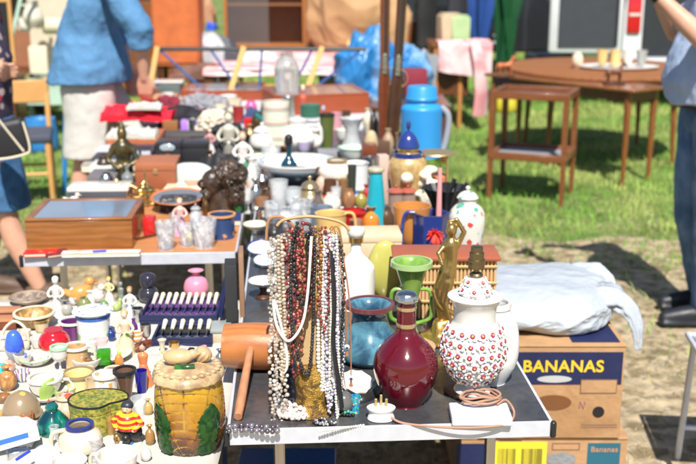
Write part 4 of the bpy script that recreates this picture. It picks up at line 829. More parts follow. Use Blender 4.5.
# more china in between (each seen in the crowd)
for (kd, nm, ct, lb, px, tp, bt, w_, m_, kw) in [
 ('cup', 'green_dish', 'dish', 'green leaf shaped dish behind the teapot', 62, 382, 397, 26, CM((.4, .55, .2), .3), {}),
 ('cup', 'small_cup', 'cup', 'small white cup at the left between basket bowl and egg', 38, 334, 350, 16, WHITE, {'handle': (WHITE, (0,))}),
 ('bowl', 'white_bowl', 'bowl', 'low white bowl under the long white dish', 86, 352, 372, 30, WHITE, {}),
 ('onion', 'white_vase', 'vase', 'little white bud vase behind the clown', 90, 290, 310, 10, WHITE, {}),
 ('goblet', 'egg_cup', 'egg cup', 'orange striped egg cup beside the beige lady', 137, 330, 352, 12, CM((.75, .7, .6), .3, p='stripes', c2=(.7, .3, .1), s=90), {}),
 ('mug', 'brown_pot', 'pot', 'low brown pot right of the white bowl', 112, 366, 378, 18, CM((.35, .2, .1), .3), {'m2': CREAM}),
 ('round', 'sugar_bowl', 'sugar bowl', 'cream lidded sugar bowl left of the yellow mug', 22, 338, 352, 14, CREAM, {'lid': (CREAM, .4)}),
 ('cup', 'pink_cup', 'cup', 'pale pink cup under the beige lady', 100, 336, 352, 16, CM((.75, .5, .5), .3), {}),
 ('tumbler', 'salt_pot', 'salt pot', 'white salt pot with holes beside the tan mug', 92, 340, 358, 9, WHITE, {'closed': True}),
 ('onion', 'ochre_vase', 'vase', 'small ochre vase by the glass tumbler', 148, 398, 416, 10, CM((.5, .33, .1), .3), {}),
 ('cup', 'shell_cup', 'cup', 'tiny pinkish cup in front of the basket bowl', 24, 328, 340, 13, CM((.72, .58, .5), .3), {}),
 ('egg', 'marble_egg', 'egg', 'rust red marbled egg below the blue topped egg', 8, 360, 374, 14, CM((.5, .2, .12), .25, p='noise', c2=(.7, .5, .4), s=60), {}),
 ('onion', 'posy_vase', 'vase', 'white posy vase with gold spots at the left edge', 3, 336, 352, 12, CM((.78, .75, .7), .3, p='spots', c2=(.6, .4, .1), s=120, th=.3), {}),
]: ware(kd, nm, ct, lb, px, tp, bt, w_, m_, z=z, **kw)
# pink onion vase, black scent bottle
ware('onion', 'pink_vase', 'vase', 'round rose pink opaline vase with a frilled lip in front of the table edge', 196, 268, 300, 25, CM((.75, .26, .38), .3, sss=.2, coat=.4), z=CL + .0, mod=lambda r_, z__, a_: r_ * (1 + (.10 * math.sin(a_ * 6) if z__ > .085 else .01 * math.sin(a_ * 12))))
ware('round', 'dark_scent_bottle', 'bottle', 'black and amber glass bottle with a tall stopper under the rear table edge', 148, 284, 304, 20, CM((.03, .03, .04), .08, coat=.6), z=z, stop=(CM((.03, .03, .05), .08), 1.0), closed=True)
for (px, lab, m_) in ((120, 'grey pebble shaped ornament near the clown', CM((.4, .4, .36), .5)), (103, 'small green glass lump beside the clown', CM((.2, .4, .15), .1, tr=.4))):
    ware('dome', 'paperweight', 'paperweight', lab, px, 300, 310, 11, m_, z=z)
# cutlery cases
def cutlery_case(label, x0, x1, yb, yt, lin, n, lidlab, nl, knife=False):
    p = at(x0, yb, CL); w_ = at(x1, yb, CL).x - p.x; d_ = at(x0, yt, CL + .02).y - p.y; t = thing('cutlery_case', label, 'cutlery case', p, .02)
    CB = CM((.015, .02, .07), .5)
    bm = B(); box(bm, 0, w_, 0, d_, 0, .01, .001); box(bm, 0, w_, 0, .006, .0105, .026, .001); box(bm, 0, w_, d_ - .006, d_, .0105, .026, .001); box(bm, 0, .006, .0065, d_ - .0065, .0105, .026, .001); box(bm, w_ - .006, w_, .0065, d_ - .0065, .0105, .026, .001); obj('tray', bm, CB, t)
    bm = B(); box(bm, .007, w_ - .007, .007, d_ * .36, .0105, .017); box(bm, .007, w_ - .007, d_ * .62, d_ - .007, .0105, .021, .003); obj('lining', bm, lin, t)
    for i in range(n):
        x = .018 + (w_ - .036) * i / (n - 1); bm = B()
        tube(bm, [(0, .012, .021), (0, d_ * .45, .024), (0, d_ * .62, .026)], [.0018, .0018, .003], 6, mi=0); tube(bm, [(0, d_ * .62, .026), (0, d_ - .004, .036)], [.0045, .0062], 8, mi=1); ell(bm, (0, .016, .021), (.008, .013, .003), 10, 6)
        solo('spoon', bm, [STEEL, mat((.8, .72, .55), .3)], nl, 'cutlery', p + Vector((x, 0, 0)), 0, group='cutlery in ' + lidlab)
    return t, w_, d_
t, w_, d_ = cutlery_case('dark blue cutlery case with purple lining and raised lid below the pink vase', 140, 217, 325, 299, CM((.09, .03, .16), .8), 10, 'the purple lined case', 'ivory handled spoon resting in the purple lined case')
bm = B(); box(bm, 0, .012, -.01, d_ + .02, 0, .11, .002); l = obj('lid', bm, CM((.012, .02, .09), .4), t, loc=(w_ + .004, 0, .022), rot=(0, .16, 0))
cutlery_case('black lined cutlery case lying in front of the purple lined one', 152, 212, 348, 326, CM((.02, .02, .02), .8), 6, 'the black lined case', 'ivory handled spoon resting in the black lined case')
boxw('glazed_box', 'box', 'small open frame box with a grey glass window left of the mallet', 211, 230, 344, 330, .07, CM((.5, .42, .3), .6), z=z, lid=CM((.3, .33, .32), .15))
crumple('white_napkin', 'folded white napkin strewn with trinkets behind the ochre jar', 'napkin', at(176, 352, z), .07, .025, .006, CLOTH, .002)
ware('onion', 'pink_bud', 'ornament', 'tiny pink glass flower behind the ochre jar', 204, 345, 355, 9, CM((.85, .35, .5), .2), z=z)
bm = B(); tube(bm, curve([(-.03, -.01, .008), (0, 0, .013), (.03, .012, .01)], 4), [.006, .008, .010, .011, .012, .011, .01, .009, .006], 10); solo('carved_pipe', bm, WOODR, 'dark reddish carved pipe lying behind the ochre jar', 'pipe', at(144, 350, z), .6)
bm = B(); box(bm, -.008, .008, -.03, .03, 0, .012, .003); solo('penknife', bm, BLACK, 'black penknife lying across the white napkin', 'penknife', at(189, 356, z) , -.1)
# ================================================================ goods on the rear left tables
z = T
def framed_case(label, x0, x1, yb, yt, dep, m, H=None, z=T, rz=YAW, name='display_case', fr=.02, lin=None):
    p = at(x0, yb, z); w_ = at(x1, yb, z).x - p.x; H = H or zat(yt, p.y) - z; t = thing(name, label, 'display case', p, rz)
    bm = B(); th = .008
    box(bm, 0, w_, 0, th, 0, H, .0015); box(bm, 0, w_, dep - th, dep, 0, H, .0015); box(bm, 0, th, th + .0005, dep - th - .0005, 0, H, .0015); box(bm, w_ - th, w_, th + .0005, dep - th - .0005, 0, H, .0015); box(bm, th, w_ - th, th, dep - th, .002, .008)
    obj('box', bm, m, t)
    bm = B(); f0, f1 = H + .001, H + .009
    box(bm, -.002, w_ + .002, -.002, fr, f0, f1, .002); box(bm, -.002, w_ + .002, dep - fr, dep + .002, f0, f1, .002); box(bm, -.002, fr, fr + .0005, dep - fr - .0005, f0, f1, .002); box(bm, w_ - fr, w_ + .002, fr + .0005, dep - fr - .0005, f0, f1, .002)
    l = obj('lid_frame', bm, m, t)
    bm = B(); box(bm, fr - .002, w_ - fr + .002, fr - .002, dep - fr + .002, f0 + .002, f0 + .005); obj('glass', bm, GLASS if lin != 'dark' else mat((.25, .28, .33), .06, coat=1), l)
    bm = B(); box(bm, th + .001, w_ - th - .001, th + .001, dep - th - .001, .0085, .02, .003); obj('lining', bm, mat((.5, .5, .52), .8, p='noise', c2=(.18, .16, .2), s=25) if lin else mat((.7, .7, .72), .8, p='floral', c2=[(.3, .3, .35), (.7, .7, .72), (.6, .5, .3), (.4, .1, .1)], s=18, th=.5), t)
    return t
WCASE = mat((.34, .14, .035), .35, p='wood', c2=(.2, .07, .018), s=3, st=(1, 1, 5), coat=.3)
framed_case('wooden case with a glass top, largest box on the orange brown table', 27, 132, 250, 222, .29, WCASE, lin='dark')
book('bright red booklet with gold lettering lying at the table corner', 40, 257, .1, .05, .012, .12, mat((.65, .02, .02), .4, p='noise', c2=(.7, .4, .15), s=60, th=.68))
book('dark maroon booklet beside the bright red one', 59, 257, .07, .06, .01, .5, mat((.18, .02, .03), .5))
book('long white magazine with a pale red stripe lying in front of the wooden case', 101, 257, .24, .03, .014, .06, mat((.78, .77, .76), .4, p='noise', c2=(.7, .35, .33), s=12, th=.62))
bm = B(); tube(bm, [(-.022, 0, .018), (.02, .006, .018)], .003, 8); solo('blue_pen', bm, mat((.02, .08, .6), .3), 'short blue pen lying on the white magazine', 'pen', at(100, 257, z))
bm = B(); tube(bm, [(-.05, -.04, .006), (.06, .07, .006)], .0035, 8); solo('brown_stick', bm, WOODD, 'thin dark brown stick lying right of the wooden case', 'stick', at(142, 240, z))
boxw('red_purse', 'purse', 'small red purse behind the end of the glass topped case', 143, 155, 236, 218, .05, RED, bev=.006)
for k, (px, w_, tp, lab) in enumerate(((165, 20, 219, 'left of two cut glass tumblers near the red purse'), (203, 26, 216, 'cut glass tumbler nearest the blue pot'), (187, 20, 222, 'short cut glass tumbler between the two taller ones'))):
    ware('tumbler', 'glass_tumbler', 'glass', lab, px, tp, 251 - 2 * k, w_, CUT, mod=lambda r_, z__, a_: r_ * (1 + .05 * math.sin(a_ * 10 + z__ * 90)), seg=48)
figurine('pink and purple dressed figurine behind the cut glass tumblers', 180, 199, 236, (mat((.55, .3, .5), .4), mat((.75, .45, .4), .4), mat((.75, .5, .4), .4), mat((.6, .4, .2), .4)), z=z)
ware('mug', 'blue_pot', 'pot', 'navy pot with a band of orange figures right of the carved head', 221, 211, 240, 27, mat((.03, .06, .16), .3, p='floral', c2=[(.5, .25, .1), (.03, .06, .16), (.2, .25, .4)], s=30, th=.5), m2=mat((.6, .3, .12), .4))
# carved head
p = at(222, 214, z); k = zat(160, p.y) - z; t = thing('head_sculpture', 'dark carved wooden sculpture of two heads with curled hair', 'sculpture', p + Vector((0, .05, 0)), 0)
bm = B(); k *= 1.0
ell(bm, (-.18 * k, -.02, .55 * k), (.2 * k, .2 * k, .25 * k)); ell(bm, (-.36 * k, -.04, .53 * k), (.05 * k, .05 * k, .07 * k)); ell(bm, (-.33 * k, -.05, .42 * k), (.07 * k, .06 * k, .035 * k)); ell(bm, (-.27 * k, -.05, .34 * k), .08 * k)
ell(bm, (-.28 * k, -.14, .62 * k), (.05 * k, .03 * k, .02 * k)); ell(bm, (.12 * k, 0, .68 * k), (.33 * k, .25 * k, .26 * k)); ell(bm, (.28 * k, -.05, .35 * k), (.15 * k, .15 * k, .18 * k)); tube(bm, [(-.1 * k, 0, .4 * k), (-.05 * k, 0, 0)], [.2 * k, .26 * k], 16); tube(bm, [(.2 * k, 0, .5 * k), (.15 * k, 0, 0)], [.2 * k, .24 * k], 16)
for i in range(120):
    a_ = random.uniform(0, 6.28); b2 = random.uniform(-.5, 1.55); q_ = random.uniform(.02, .045); ell(bm, ((.12 + .33 * math.cos(a_) * math.cos(b2)) * k, .26 * k * math.sin(a_) * math.cos(b2), (.68 + .26 * math.sin(b2)) * k), q_ * k, 8, 6)
tube(bm, curve([(-.3 * k, -.08, .68 * k), (-.4 * k, -.06, .58 * k), (-.35 * k, -.06, .5 * k)], 4), .03 * k, 8)
for i in range(50): a_ = random.uniform(0, 6.28); q_ = random.uniform(.02, .035); ell(bm, ((.28 + .14 * math.cos(a_)) * k, -.05 - .14 * k * abs(math.sin(a_)), (.35 + random.uniform(-.15, .2)) * k), q_ * k, 8, 6)
o = obj('carving', bm, mat((.035, .022, .015), .3, bump=1, bs=50, coat=.3, p='noise', c2=(.07, .045, .03), s=30), t); remesh(o, .0032, 0)
# row behind the case
t = boxw('boxed_frame', 'frame', 'white padded frame on a dark grey box behind the glass topped case', 68, 128, 203, 188, .12, mat((.06, .07, .09), .5), lid=WHITE)
bird('small white porcelain bird at the left of the dark grey box', 73, 193, 206, WHITE, CREAM, z=z)
p = at(144, 206, z); k = zat(171, p.y) - z; bm = B(); spin(bm, smooth_prof([(0, 0), (.38 * k, 0), (.4 * k, .08 * k), (.3 * k, .16 * k), (.34 * k, .26 * k), (.22 * k, .34 * k), (.24 * k, .42 * k), (.1 * k, .52 * k), (.12 * k, .58 * k), (.04 * k, .68 * k), (.02 * k, .9 * k), (0, k)]), 24, mod=lambda r_, z__, a_: r_ * (1 + .12 * math.sin(a_ * 8)))
for j in range(8): a_ = j * .785; tube(bm, curve([(.34 * k * math.cos(a_), .34 * k * math.sin(a_), .1 * k), (.52 * k * math.cos(a_), .52 * k * math.sin(a_), .2 * k), (.5 * k * math.cos(a_), .5 * k * math.sin(a_), .36 * k)], 3), .025 * k, 6)
solo('temple_ornament', bm, GOLD, 'gold temple ornament with a tall thin spire', 'ornament', p + Vector((0, .04, 0)))
bm = B(); tube(bm, curve([(-.05, 0, .02), (-.03, -.01, .05), (0, 0, .06), (.03, 0, .05), (.06, 0, .03)], 4), .006, 8); solo('gold_buckle', bm, GOLD, 'curved gold buckle lying left of the gold spire', 'buckle', at(128, 200, z))
t = plate('oval mirror in an orange red frame left of the carved head', 178, 201, 54, mat((.6, .62, .64), .05, m=.8), rim=mat((.55, .16, .05), .4), lift=.035, tilt=.1)
boxw('black_tin', 'tin', 'black printed box under the oval mirror', 160, 196, 212, 199, .08, mat((.03, .03, .035), .4, p='noise', c2=(.25, .22, .2), s=60, th=.62))
boxw('brown_casket', 'box', 'red brown wooden casket with a flat lid behind the gold spire', 136, 176, 189, 164, .2, mat((.28, .09, .04), .5), lid=mat((.36, .13, .06), .45), clasp=BRASS)
bm = B(); spin(bm, smooth_prof([(0, 0), (.1, 0), (.105, .02), (.09, .06), (.05, .085), (0, .09)]), 28); bmesh.ops.scale(bm, vec=(1, .35, 1), verts=bm.verts); solo('clutch_purse', bm, mat((.55, .6, .57), .5), 'pale grey green domed purse behind the oval mirror', 'purse', at(192, 184, z), 0)
bm = B(); box(bm, -.11, .11, -.05, .05, 0, .02, .004); solo('cream_book', bm, CREAM, 'cream book lying under the pale domed purse', 'book', at(193, 190, z))
# bronze statue
p = at(122, 184, z); k = zat(121, p.y) - z; t = thing('bronze_statue', 'dark green bronze statue of a seated robed figure with a pointed crown', 'statue', p + Vector((0, .05, 0)), 0)
bm = B(); limb(bm, [(-.3 * k, 0, .08 * k), (.3 * k, 0, .08 * k)], [.09 * k, .09 * k]); limb(bm, [(0, 0, .1 * k), (0, 0, .35 * k), (0, 0, .55 * k), (0, 0, .68 * k)], [.16 * k, .11 * k, .15 * k, .06 * k]); ell(bm, (0, 0, .77 * k), (.08 * k, .09 * k, .1 * k)); tube(bm, [(0, 0, .82 * k), (0, 0, .9 * k), (0, 0, 1.0 * k)], [.07 * k, .05 * k, .01 * k], 10)
for sx in (-1, 1): limb(bm, [(sx * .15 * k, 0, .56 * k), (sx * .24 * k, -.04 * k, .35 * k), (sx * .05 * k, -.14 * k, .24 * k)], [.05 * k, .045 * k, .035 * k])
o = obj('figure', bm, mat((.05, .06, .045), .35, m=.6, p='noise', c2=(.16, .12, .05), s=25, bump=.4), t); remesh(o, .006, 1)
ware('bottle', 'glass_flask', 'bottle', 'small square grey glass flask before the bronze statue', 127, 166, 190, 12, mat((.3, .35, .36), .1, tr=.4), closed=True)
for k, (x0, x1, yb, yt, m_, lab) in enumerate(((88, 116, 187, 176, mat((.15, .14, .15), .5), 'grey tin box left of the bronze statue'), (90, 112, 177, 166, WHITE, 'white card box behind the grey tin box'), (92, 132, 168, 158, mat((.05, .05, .06), .5), 'flat black box left of the bronze statue'), (96, 150, 158, 150, mat((.55, .55, .6), .5), 'pale grey ledger stacked before the wooden tray'))):
    boxw('flat_box', 'box', lab, x0, x1, yb, yt, .15, m_)
for (x0, x1, yb, yt, lab) in ((156, 181, 164, 143, 'black jewellery box with a mirrored oval, left one of two'), (182, 208, 162, 143, 'plain black jewellery box, right one of two')):
    t = boxw('jewellery_box', 'box', lab, x0, x1, yb, yt, .14, mat((.025, .025, .03), .35), lid=mat((.03, .03, .035), .3))
    if x0 < 170: bm = B(); ell(bm, (.055, -.003, .075), (.035, .003, .018)); obj('mirror', bm, mat((.6, .7, .75), .1, m=.5), t)
boxw('long_black_case', 'case', 'long dark instrument case lying across the table', 156, 214, 143, 134, .12, mat((.07, .065, .06), .5), bev=.01)
crumple('black_cloth', 'bundled black cloth bag right of the pale domed purse', 'bag', at(222, 178, z) + Vector((0, 0, 0)), .1, .09, .09, mat((.02, .02, .024), .6), .02, 14, seed=5)
boxw('red_wood_box', 'box', 'open red brown wooden box stuffed with white lace', 107, 159, 152, 138, .28, mat((.42, .13, .05), .45), z=z)
crumple('white_lace', 'heap of white lace in the open red brown box', 'lace', at(131, 140, z + .09) + Vector((0, .06, 0)), .11, .07, .04, CLOTH, .03, 22, seed=2)
crumple('red_cloth', 'scarlet cloth with white lace beside the man in the blue shirt', 'cloth', at(136, 122, z + .05) + Vector((0, .1, 0)), .19, .14, .08, mat((.75, .01, .03), .6), .03, 10, seed=7)
crumple('white_doily', 'crumpled white doily on the scarlet cloth', 'doily', at(142, 112, z + .12) + Vector((0, .1, 0)), .09, .06, .03, CLOTH, .02, 26, seed=9)
crumple('black_hat', 'black felt hat lying on its brim behind the long case', 'hat', at(184, 128, z) + Vector((0, .1, 0)), .14, .12, .1, mat((.015, .015, .02), .7), .012, 8, seed=4)
boxw('wood_easel', 'stand', 'small brown wooden easel below the black hat', 163, 178, 134, 121, .04, WOODT)
boxw('striped_box', 'box', 'purple, white and blue striped box in front of the black hat', 181, 206, 134, 121, .08, mat((.4, .2, .65), .5, p='rings', c2=(.8, .8, .85), s=9, th=.35, c3=(.04, .08, .5)))
ware('mug', 'cream_pot', 'pot', 'cream canister right of the black hat', 219, 101, 122, 17, CREAM)
ware('mug', 'white_pot', 'pot', 'white lidded jar left of the cream canister', 205, 102, 120, 15, WHITE, lid=(WHITE, .3))
boxw('tilted_navy_box', 'box', 'navy blue flat box leaning beside the striped vase', 240, 257, 124, 104, .04, mat((.04, .07, .16), .4), tilt=.5)
boxw('red_card', 'box', 'small bright red card box below the navy box', 244, 254, 128, 118, .03, RED)
bm = B(); tube(bm, curve([(-.02, 0, 0), (.02, 0, .05), (.03, 0, .12), (-.01, 0, .16)], 5), .012, 8); solo('hooked_ornament', bm, mat((.02, .2, .2), .3), 'curved teal handle rising left of the striped vase', 'ornament', at(258, 146, z))
figurine('white headed doll among the black boxes', 210, 128, 156, (mat((.7, .65, .6), .5), mat((.6, .3, .3), .5), CREAM, mat((.2, .1, .08), .6)), z=z)
figurine('tall silver and green statuette, left of a slim pair', 229, 112, 172, (mat((.35, .33, .28), .4, m=.3), mat((.5, .48, .4), .4), mat((.6, .55, .45), .4), mat((.2, .18, .12), .5)), z=z, skirt=.7)
figurine('white porcelain lady with a green sash beside the silver statuette', 243, 132, 182, (mat((.75, .76, .72), .3, p='floral', c2=[(.1, .35, .2), (.75, .76, .72)], s=16, th=.5), WHITE, mat((.72, .5, .4), .4), mat((.3, .2, .1), .5)), z=z, skirt=.8)
for k, (px, tp, bt, w_, kd, m_, lab, kw) in enumerate((
 (200, 108, 126, 10, 'round', mat((.3, .12, .2), .3), 'small plum coloured pot behind the striped box', {}),
 (232, 104, 122, 12, 'vase', mat((.55, .5, .4), .4), 'little stone coloured vase by the cream canister', {}),
 (251, 100, 116, 12, 'round', mat((.6, .1, .3), .3), 'fuchsia round pot behind the navy box', {}),
 (168, 92, 104, 13, 'cup', WHITE, 'white cup on the far table beside the red cloth', {}),
 (188, 96, 108, 16, 'egg', mat((.8, .75, .5), .4), 'round cream ball ornament below the left red framed case', {}),
 (212, 128, 144, 12, 'tumbler', mat((.25, .04, .08), .3), 'dark red beaker behind the white headed doll', {}),
 (196, 136, 146, 14, 'bowl', mat((.04, .04, .045), .4), 'black bowl on the long dark case', {}),
 (248, 188, 214, 14, 'goblet', GLASS, 'stemmed clear glass right of the carved head', {}),
 (238, 196, 214, 10, 'vase', mat((.03, .2, .06), .15, tr=.2), 'dark green glass bud vase right of the carved head', {}),
 (262, 196, 222, 14, 'tumbler', mat((.6, .35, .2), .1, tr=.6), 'peach tinted glass beside the stemmed clear glass', {}))):
    ware(kd, lab.split()[1] + '_ware' if False else {'round': 'small_pot', 'vase': 'small_vase', 'cup': 'cup', 'egg': 'ball_ornament', 'tumbler': 'beaker', 'bowl': 'bowl', 'goblet': 'stemmed_glass'}[kd], {'round': 'pot', 'vase': 'vase', 'cup': 'cup', 'egg': 'ornament', 'tumbler': 'glass', 'bowl': 'bowl', 'goblet': 'glass'}[kd], lab, px, tp, bt, w_, m_, **kw)
# red framed cases
RC = mat((.30, .06, .02), .4, coat=.3)
framed_case('flat red wood display case with a glass lid, left of the pair', 181, 264, 101, 92, .5, RC)
framed_case('red wood display case with a sloping glass lid, right of the pair', 274, 372, 116, 97, .5, RC, rz=.22)
# far left odds
for k, (x0, x1, yb, yt, m_, lab) in enumerate(((152, 180, 96, 86, mat((.1, .12, .12), .5), 'dark grey case left of the red framed case'), (150, 182, 88, 82, WHITE, 'white flat box on the far left table'), (152, 176, 103, 97, mat((.55, .25, .12), .5), 'thin brown wooden tray at the edge of the far table'), (186, 214, 116, 108, mat((.3, .3, .33), .5), 'grey cardboard box behind the black hat'), (222, 240, 112, 102, mat((.5, .42, .3), .5), 'tan card box behind the cream canister'))):
    boxw('flat_case', 'box', lab, x0, x1, yb, yt, .2, m_)

# ================================================================ goods on the rear right tables
ware('cyl', 'striped_vase', 'vase', 'tall cream vase ringed with green and pink stripes', 276, 100, 152, 27, mat((.72, .68, .56), .25, p='stripes', c2=(.35, .5, .42), s=14, th=.7, c3=(.62, .35, .3), coat=.4), closed=False)
for (px, tp, bt, w_, kd, nm, ct, m_, lab, kw) in (
 (298, 118, 152, 34, 'pitcher', 'white_jug', 'jug', mat((.76, .74, .7), .25, p='noise', c2=(.7, .4, .42), s=20, th=.66, coat=.4), 'white jug with a faint pink pattern right of the striped vase', {'handle': (WHITE, (0,))}),
 (310, 103, 118, 20, 'cyl', 'green_canister', 'canister', mat((.04, .14, .09), .3), 'dark green round canister behind the white jug', {'closed': True, 'z': T + .05}),
 (327, 113, 148, 15, 'tumbler', 'olive_bottle', 'bottle', mat((.10, .13, .03), .12, coat=.5), 'olive and brown glass cylinder vase', {'m2': BLACK}),
 (352, 116, 150, 25, 'hour', 'crystal_vase', 'vase', mat((.8, .82, .83), .08, tr=.6), 'clear pressed crystal vase right of the olive cylinder', {'mod': lambda r_, z__, a_: r_ * (1 + .05 * math.sin(a_ * 9 + z__ * 60))}),
 (296, 144, 190, 78, 'bowl', 'big_bowl', 'bowl', mat((.68, .76, .8), .2, coat=.4), 'very large pale blue china wash bowl', {'m2': WHITE, 'H': .11}),
 (297, 159, 193, 56, 'bowl', 'dark_bowl', 'bowl', mat((.02, .035, .05), .2, m=.4), 'dark pewter bowl standing before the pale blue wash bowl', {'H': .08}),
 (289, 144, 192, 17, 'bottle', 'teal_bottle', 'bottle', mat((.01, .05, .08), .1, coat=.6), 'slim dark teal bottle with a ribbed black stopper', {'stop': (BLACK, .9), 'closed': True}),
 (337, 153, 196, 38, 'ginger', 'cream_jar', 'jar', mat((.76, .68, .58), .2, p='noise', c2=(.7, .62, .3), s=12, th=.66, coat=.5), 'cream ginger jar with a brass collar', {'m2': BRASS, 'H': .135}),
 (356, 160, 196, 26, 'mug', 'delft_jar', 'jar', mat((.74, .76, .76), .25, p='floral', c2=[(.1, .2, .6), (.74, .76, .76), (.1, .12, .1)], s=24, th=.42), 'pale jar with blue and black motifs beside the cream ginger jar', {}),
 (355, 144, 162, 34, 'cup', 'green_rim_cup', 'cup', mat((.7, .76, .7), .25), 'wide pale green cup behind the ginger jar', {'m2': mat((.35, .55, .42), .3)}),
 (271, 145, 178, 20, 'goblet', 'wine_glass', 'glass', GLASS, 'large clear wine glass before the pale blue wash bowl', {}),
 (322, 176, 196, 14, 'egg', 'stone_ornament', 'ornament', mat((.6, .4, .3), .4), 'pinkish stone ornament between dark bowl and cream jar', {}),
 (310, 186, 215, 28, 'round', 'brass_jar', 'jar', mat((.55, .42, .22), .2, m=.7), 'squat brass lidded jar with a silver knob', {'lid': (mat((.6, .45, .25), .2, m=.8), .45)}),
 (332, 192, 214, 18, 'round', 'white_pot', 'pot', mat((.75, .7, .62), .3), 'small white pot right of the squat brass jar', {}),
 (349, 188, 212, 13, 'round', 'copper_pot', 'pot', mat((.6, .3, .15), .25, m=.6), 'tiny copper pot next to the small white pot', {}),
 (361, 190, 212, 12, 'vase', 'olive_vase', 'vase', mat((.3, .26, .06), .15), 'small olive glass bud vase by the turquoise decanter', {}),
 (352, 164, 200, 9, 'tumbler', 'dark_figure', 'ornament', mat((.04, .05, .04), .4), 'slim dark green ornament in front of the pale jar', {'closed': True}),
 (279, 178, 222, 19, 'tumbler', 'tall_glass', 'glass', GLASS, 'tall straight clear glass left of the brass jar', {}),
 (293, 186, 222, 18, 'goblet', 'liqueur_glass', 'glass', GLASS, 'squat stemmed clear glass next to the tall straight glass', {}),
 (266, 206, 230, 20, 'mug', 'silver_mug', 'mug', SILV, 'silver tankard behind the rim of the necklace stand', {'handle': (SILV, (180,))}),
 (322, 204, 232, 22, 'mug', 'blue_glass_bowl', 'bowl', mat((.3, .38, .5), .08, tr=.5), 'pale blue glass beaker behind the jewellery stand', {}),
 (252, 158, 196, 12, 'vase', 'white_bud_vase', 'vase', WHITE, 'slim white vase at the left edge of the rear black table', {}),
 (262, 168, 196, 12, 'bottle', 'silver_flask', 'bottle', SILV, 'silver scent flask beside the slim white vase', {'closed': True}),
 (303, 90, 106, 8, 'bottle', 'small_bottle', 'bottle', mat((.5, .1, .06), .3), 'red capped little bottle standing on the far table', {'stop': (CREAM, 1), 'closed': True, 'z': T + .1}),
 (287, 52, 112, 25, 'ginger', 'glass_carafe', 'carafe', mat((.75, .75, .74), .08, tr=.75), 'tall smoky glass carafe standing on the far table', {'z': T, 'closed': True}),
 (343, 128, 142, 16, 'cup', 'rear_cup', 'cup', WHITE, 'white teacup behind the crystal vase', {}),
 (315, 130, 150, 14, 'onion', 'rear_vase', 'vase', mat((.7, .66, .6), .3), 'cream bud vase between jug and olive cylinder', {}),
 (371, 130, 156, 14, 'egg', 'coral_lump', 'ornament', mat((.5, .38, .22), .6, bump=1), 'rough tan coral lump on a dark stand', {'z': T + .03})):
    ware(kd, nm, ct, lab, px, tp, bt, w_, m_, **kw)
plate('bright red dish under the squat brass jar', 317, 205, 46, RED, lift=.0)
for (x0, x1, yb, yt, m_, lab) in ((362, 377, 168, 146, WOODR, 'dark red wooden box below the coral lump'), (376, 390, 160, 142, mat((.1, .05, .03), .5), 'dark brown box at the foot of the rifles'), (318, 342, 160, 152, mat((.25, .25, .27), .5), 'grey box half hidden behind the ginger jar')):
    boxw('small_chest', 'box', lab, x0, x1, yb, yt, .1, m_)
plate('white oval platter lying left of the pale blue wash bowl', 262, 160, 30, WHITE)
crumple('white_paper', 'sheet of white crumpled paper in front of the sloping case', 'paper', at(350, 128, T) + Vector((0, .1, 0)), .2, .1, .015, WHITE, .01)
# rifles
for k, (px, lab, m_, lean) in enumerate(((384, 'left of two antique rifles standing upright, red brown stock', WOODR, .0), (393, 'right of two antique rifles standing upright, dark stock', WOODD, -.05))):
    p = at(px, 146 + k * 3, T); s = mpp(p); t = thing('antique_rifle', lab, 'rifle', p + Vector((0, .03, 0))); t.rotation_euler = (0, lean * -1, 0)
    bm = B(); tube(bm, [(0, 0, 0), (0, 0, .1), (0, 0, .3), (0, 0, .4), (0, 0, .72), (0, 0, 1.1)], [.03, .034, .04, .028, .03, .034], 12, sec=(1, .6)); obj('stock', bm, m_, t)
    bm = B(); tube(bm, [(0, -.014, .38), (0, -.016, 1.2)], .009, 10); obj('barrel', bm, mat((.12, .11, .11), .35, m=.9), t)
    bm = B(); tube(bm, [(.0, .0, .4), (.02, -.01, .44), (.03, -.01, .43)], .006, 8); box(bm, -.012, .012, -.03, -.02, .36, .46, .002); obj('lock', bm, SILV, t)
    bm = B(); tube(bm, curve([(.02, 0, .3), (.05, 0, .33), (.045, 0, .37), (.02, 0, .39)], 4), .003, 6); obj('trigger_guard', bm, BRASS, t)
# blue flask with hose
p = at(422, 156, T - .0) ; p = at(422, 158, T) + Vector((0, .08, 0)); s = mpp(p); r = 20.5 * s; H = zat(86, p.y) - T
t = thing('blue_flask', 'big bright blue plastic flask with a grey hose handle', 'flask', p)
BP = mat((.03, .26, .6), .35, var=.05)
bm = B(); spin(bm, smooth_prof([(0, 0), (r * .95, 0), (r, H * .02), (r, H * .3), (r, H * .62), (r * .97, H * .7), (r * .72, H * .76), (r * .72, H * .8)]) + [(0, H * .8)], 36); obj('body', bm, BP, t)
bm = B(); spin(bm, [(0, H * .8), (r * .78, H * .8), (r * .8, H * .83), (r * .74, H * .86), (r * .7, H * .985), (r * .66, H), (0, H)], 36); obj('cap', bm, BP, t)
bm = B(); tube(bm, curve([(r * .9, 0, H * .7), (r * 1.25, 0, H * .6), (r * 1.3, 0, H * .4), (r * 1.1, 0, H * .1), (r * .9, 0, H * .05)], 5), .016, 10); obj('handle', bm, mat((.3, .32, .36), .5), t)
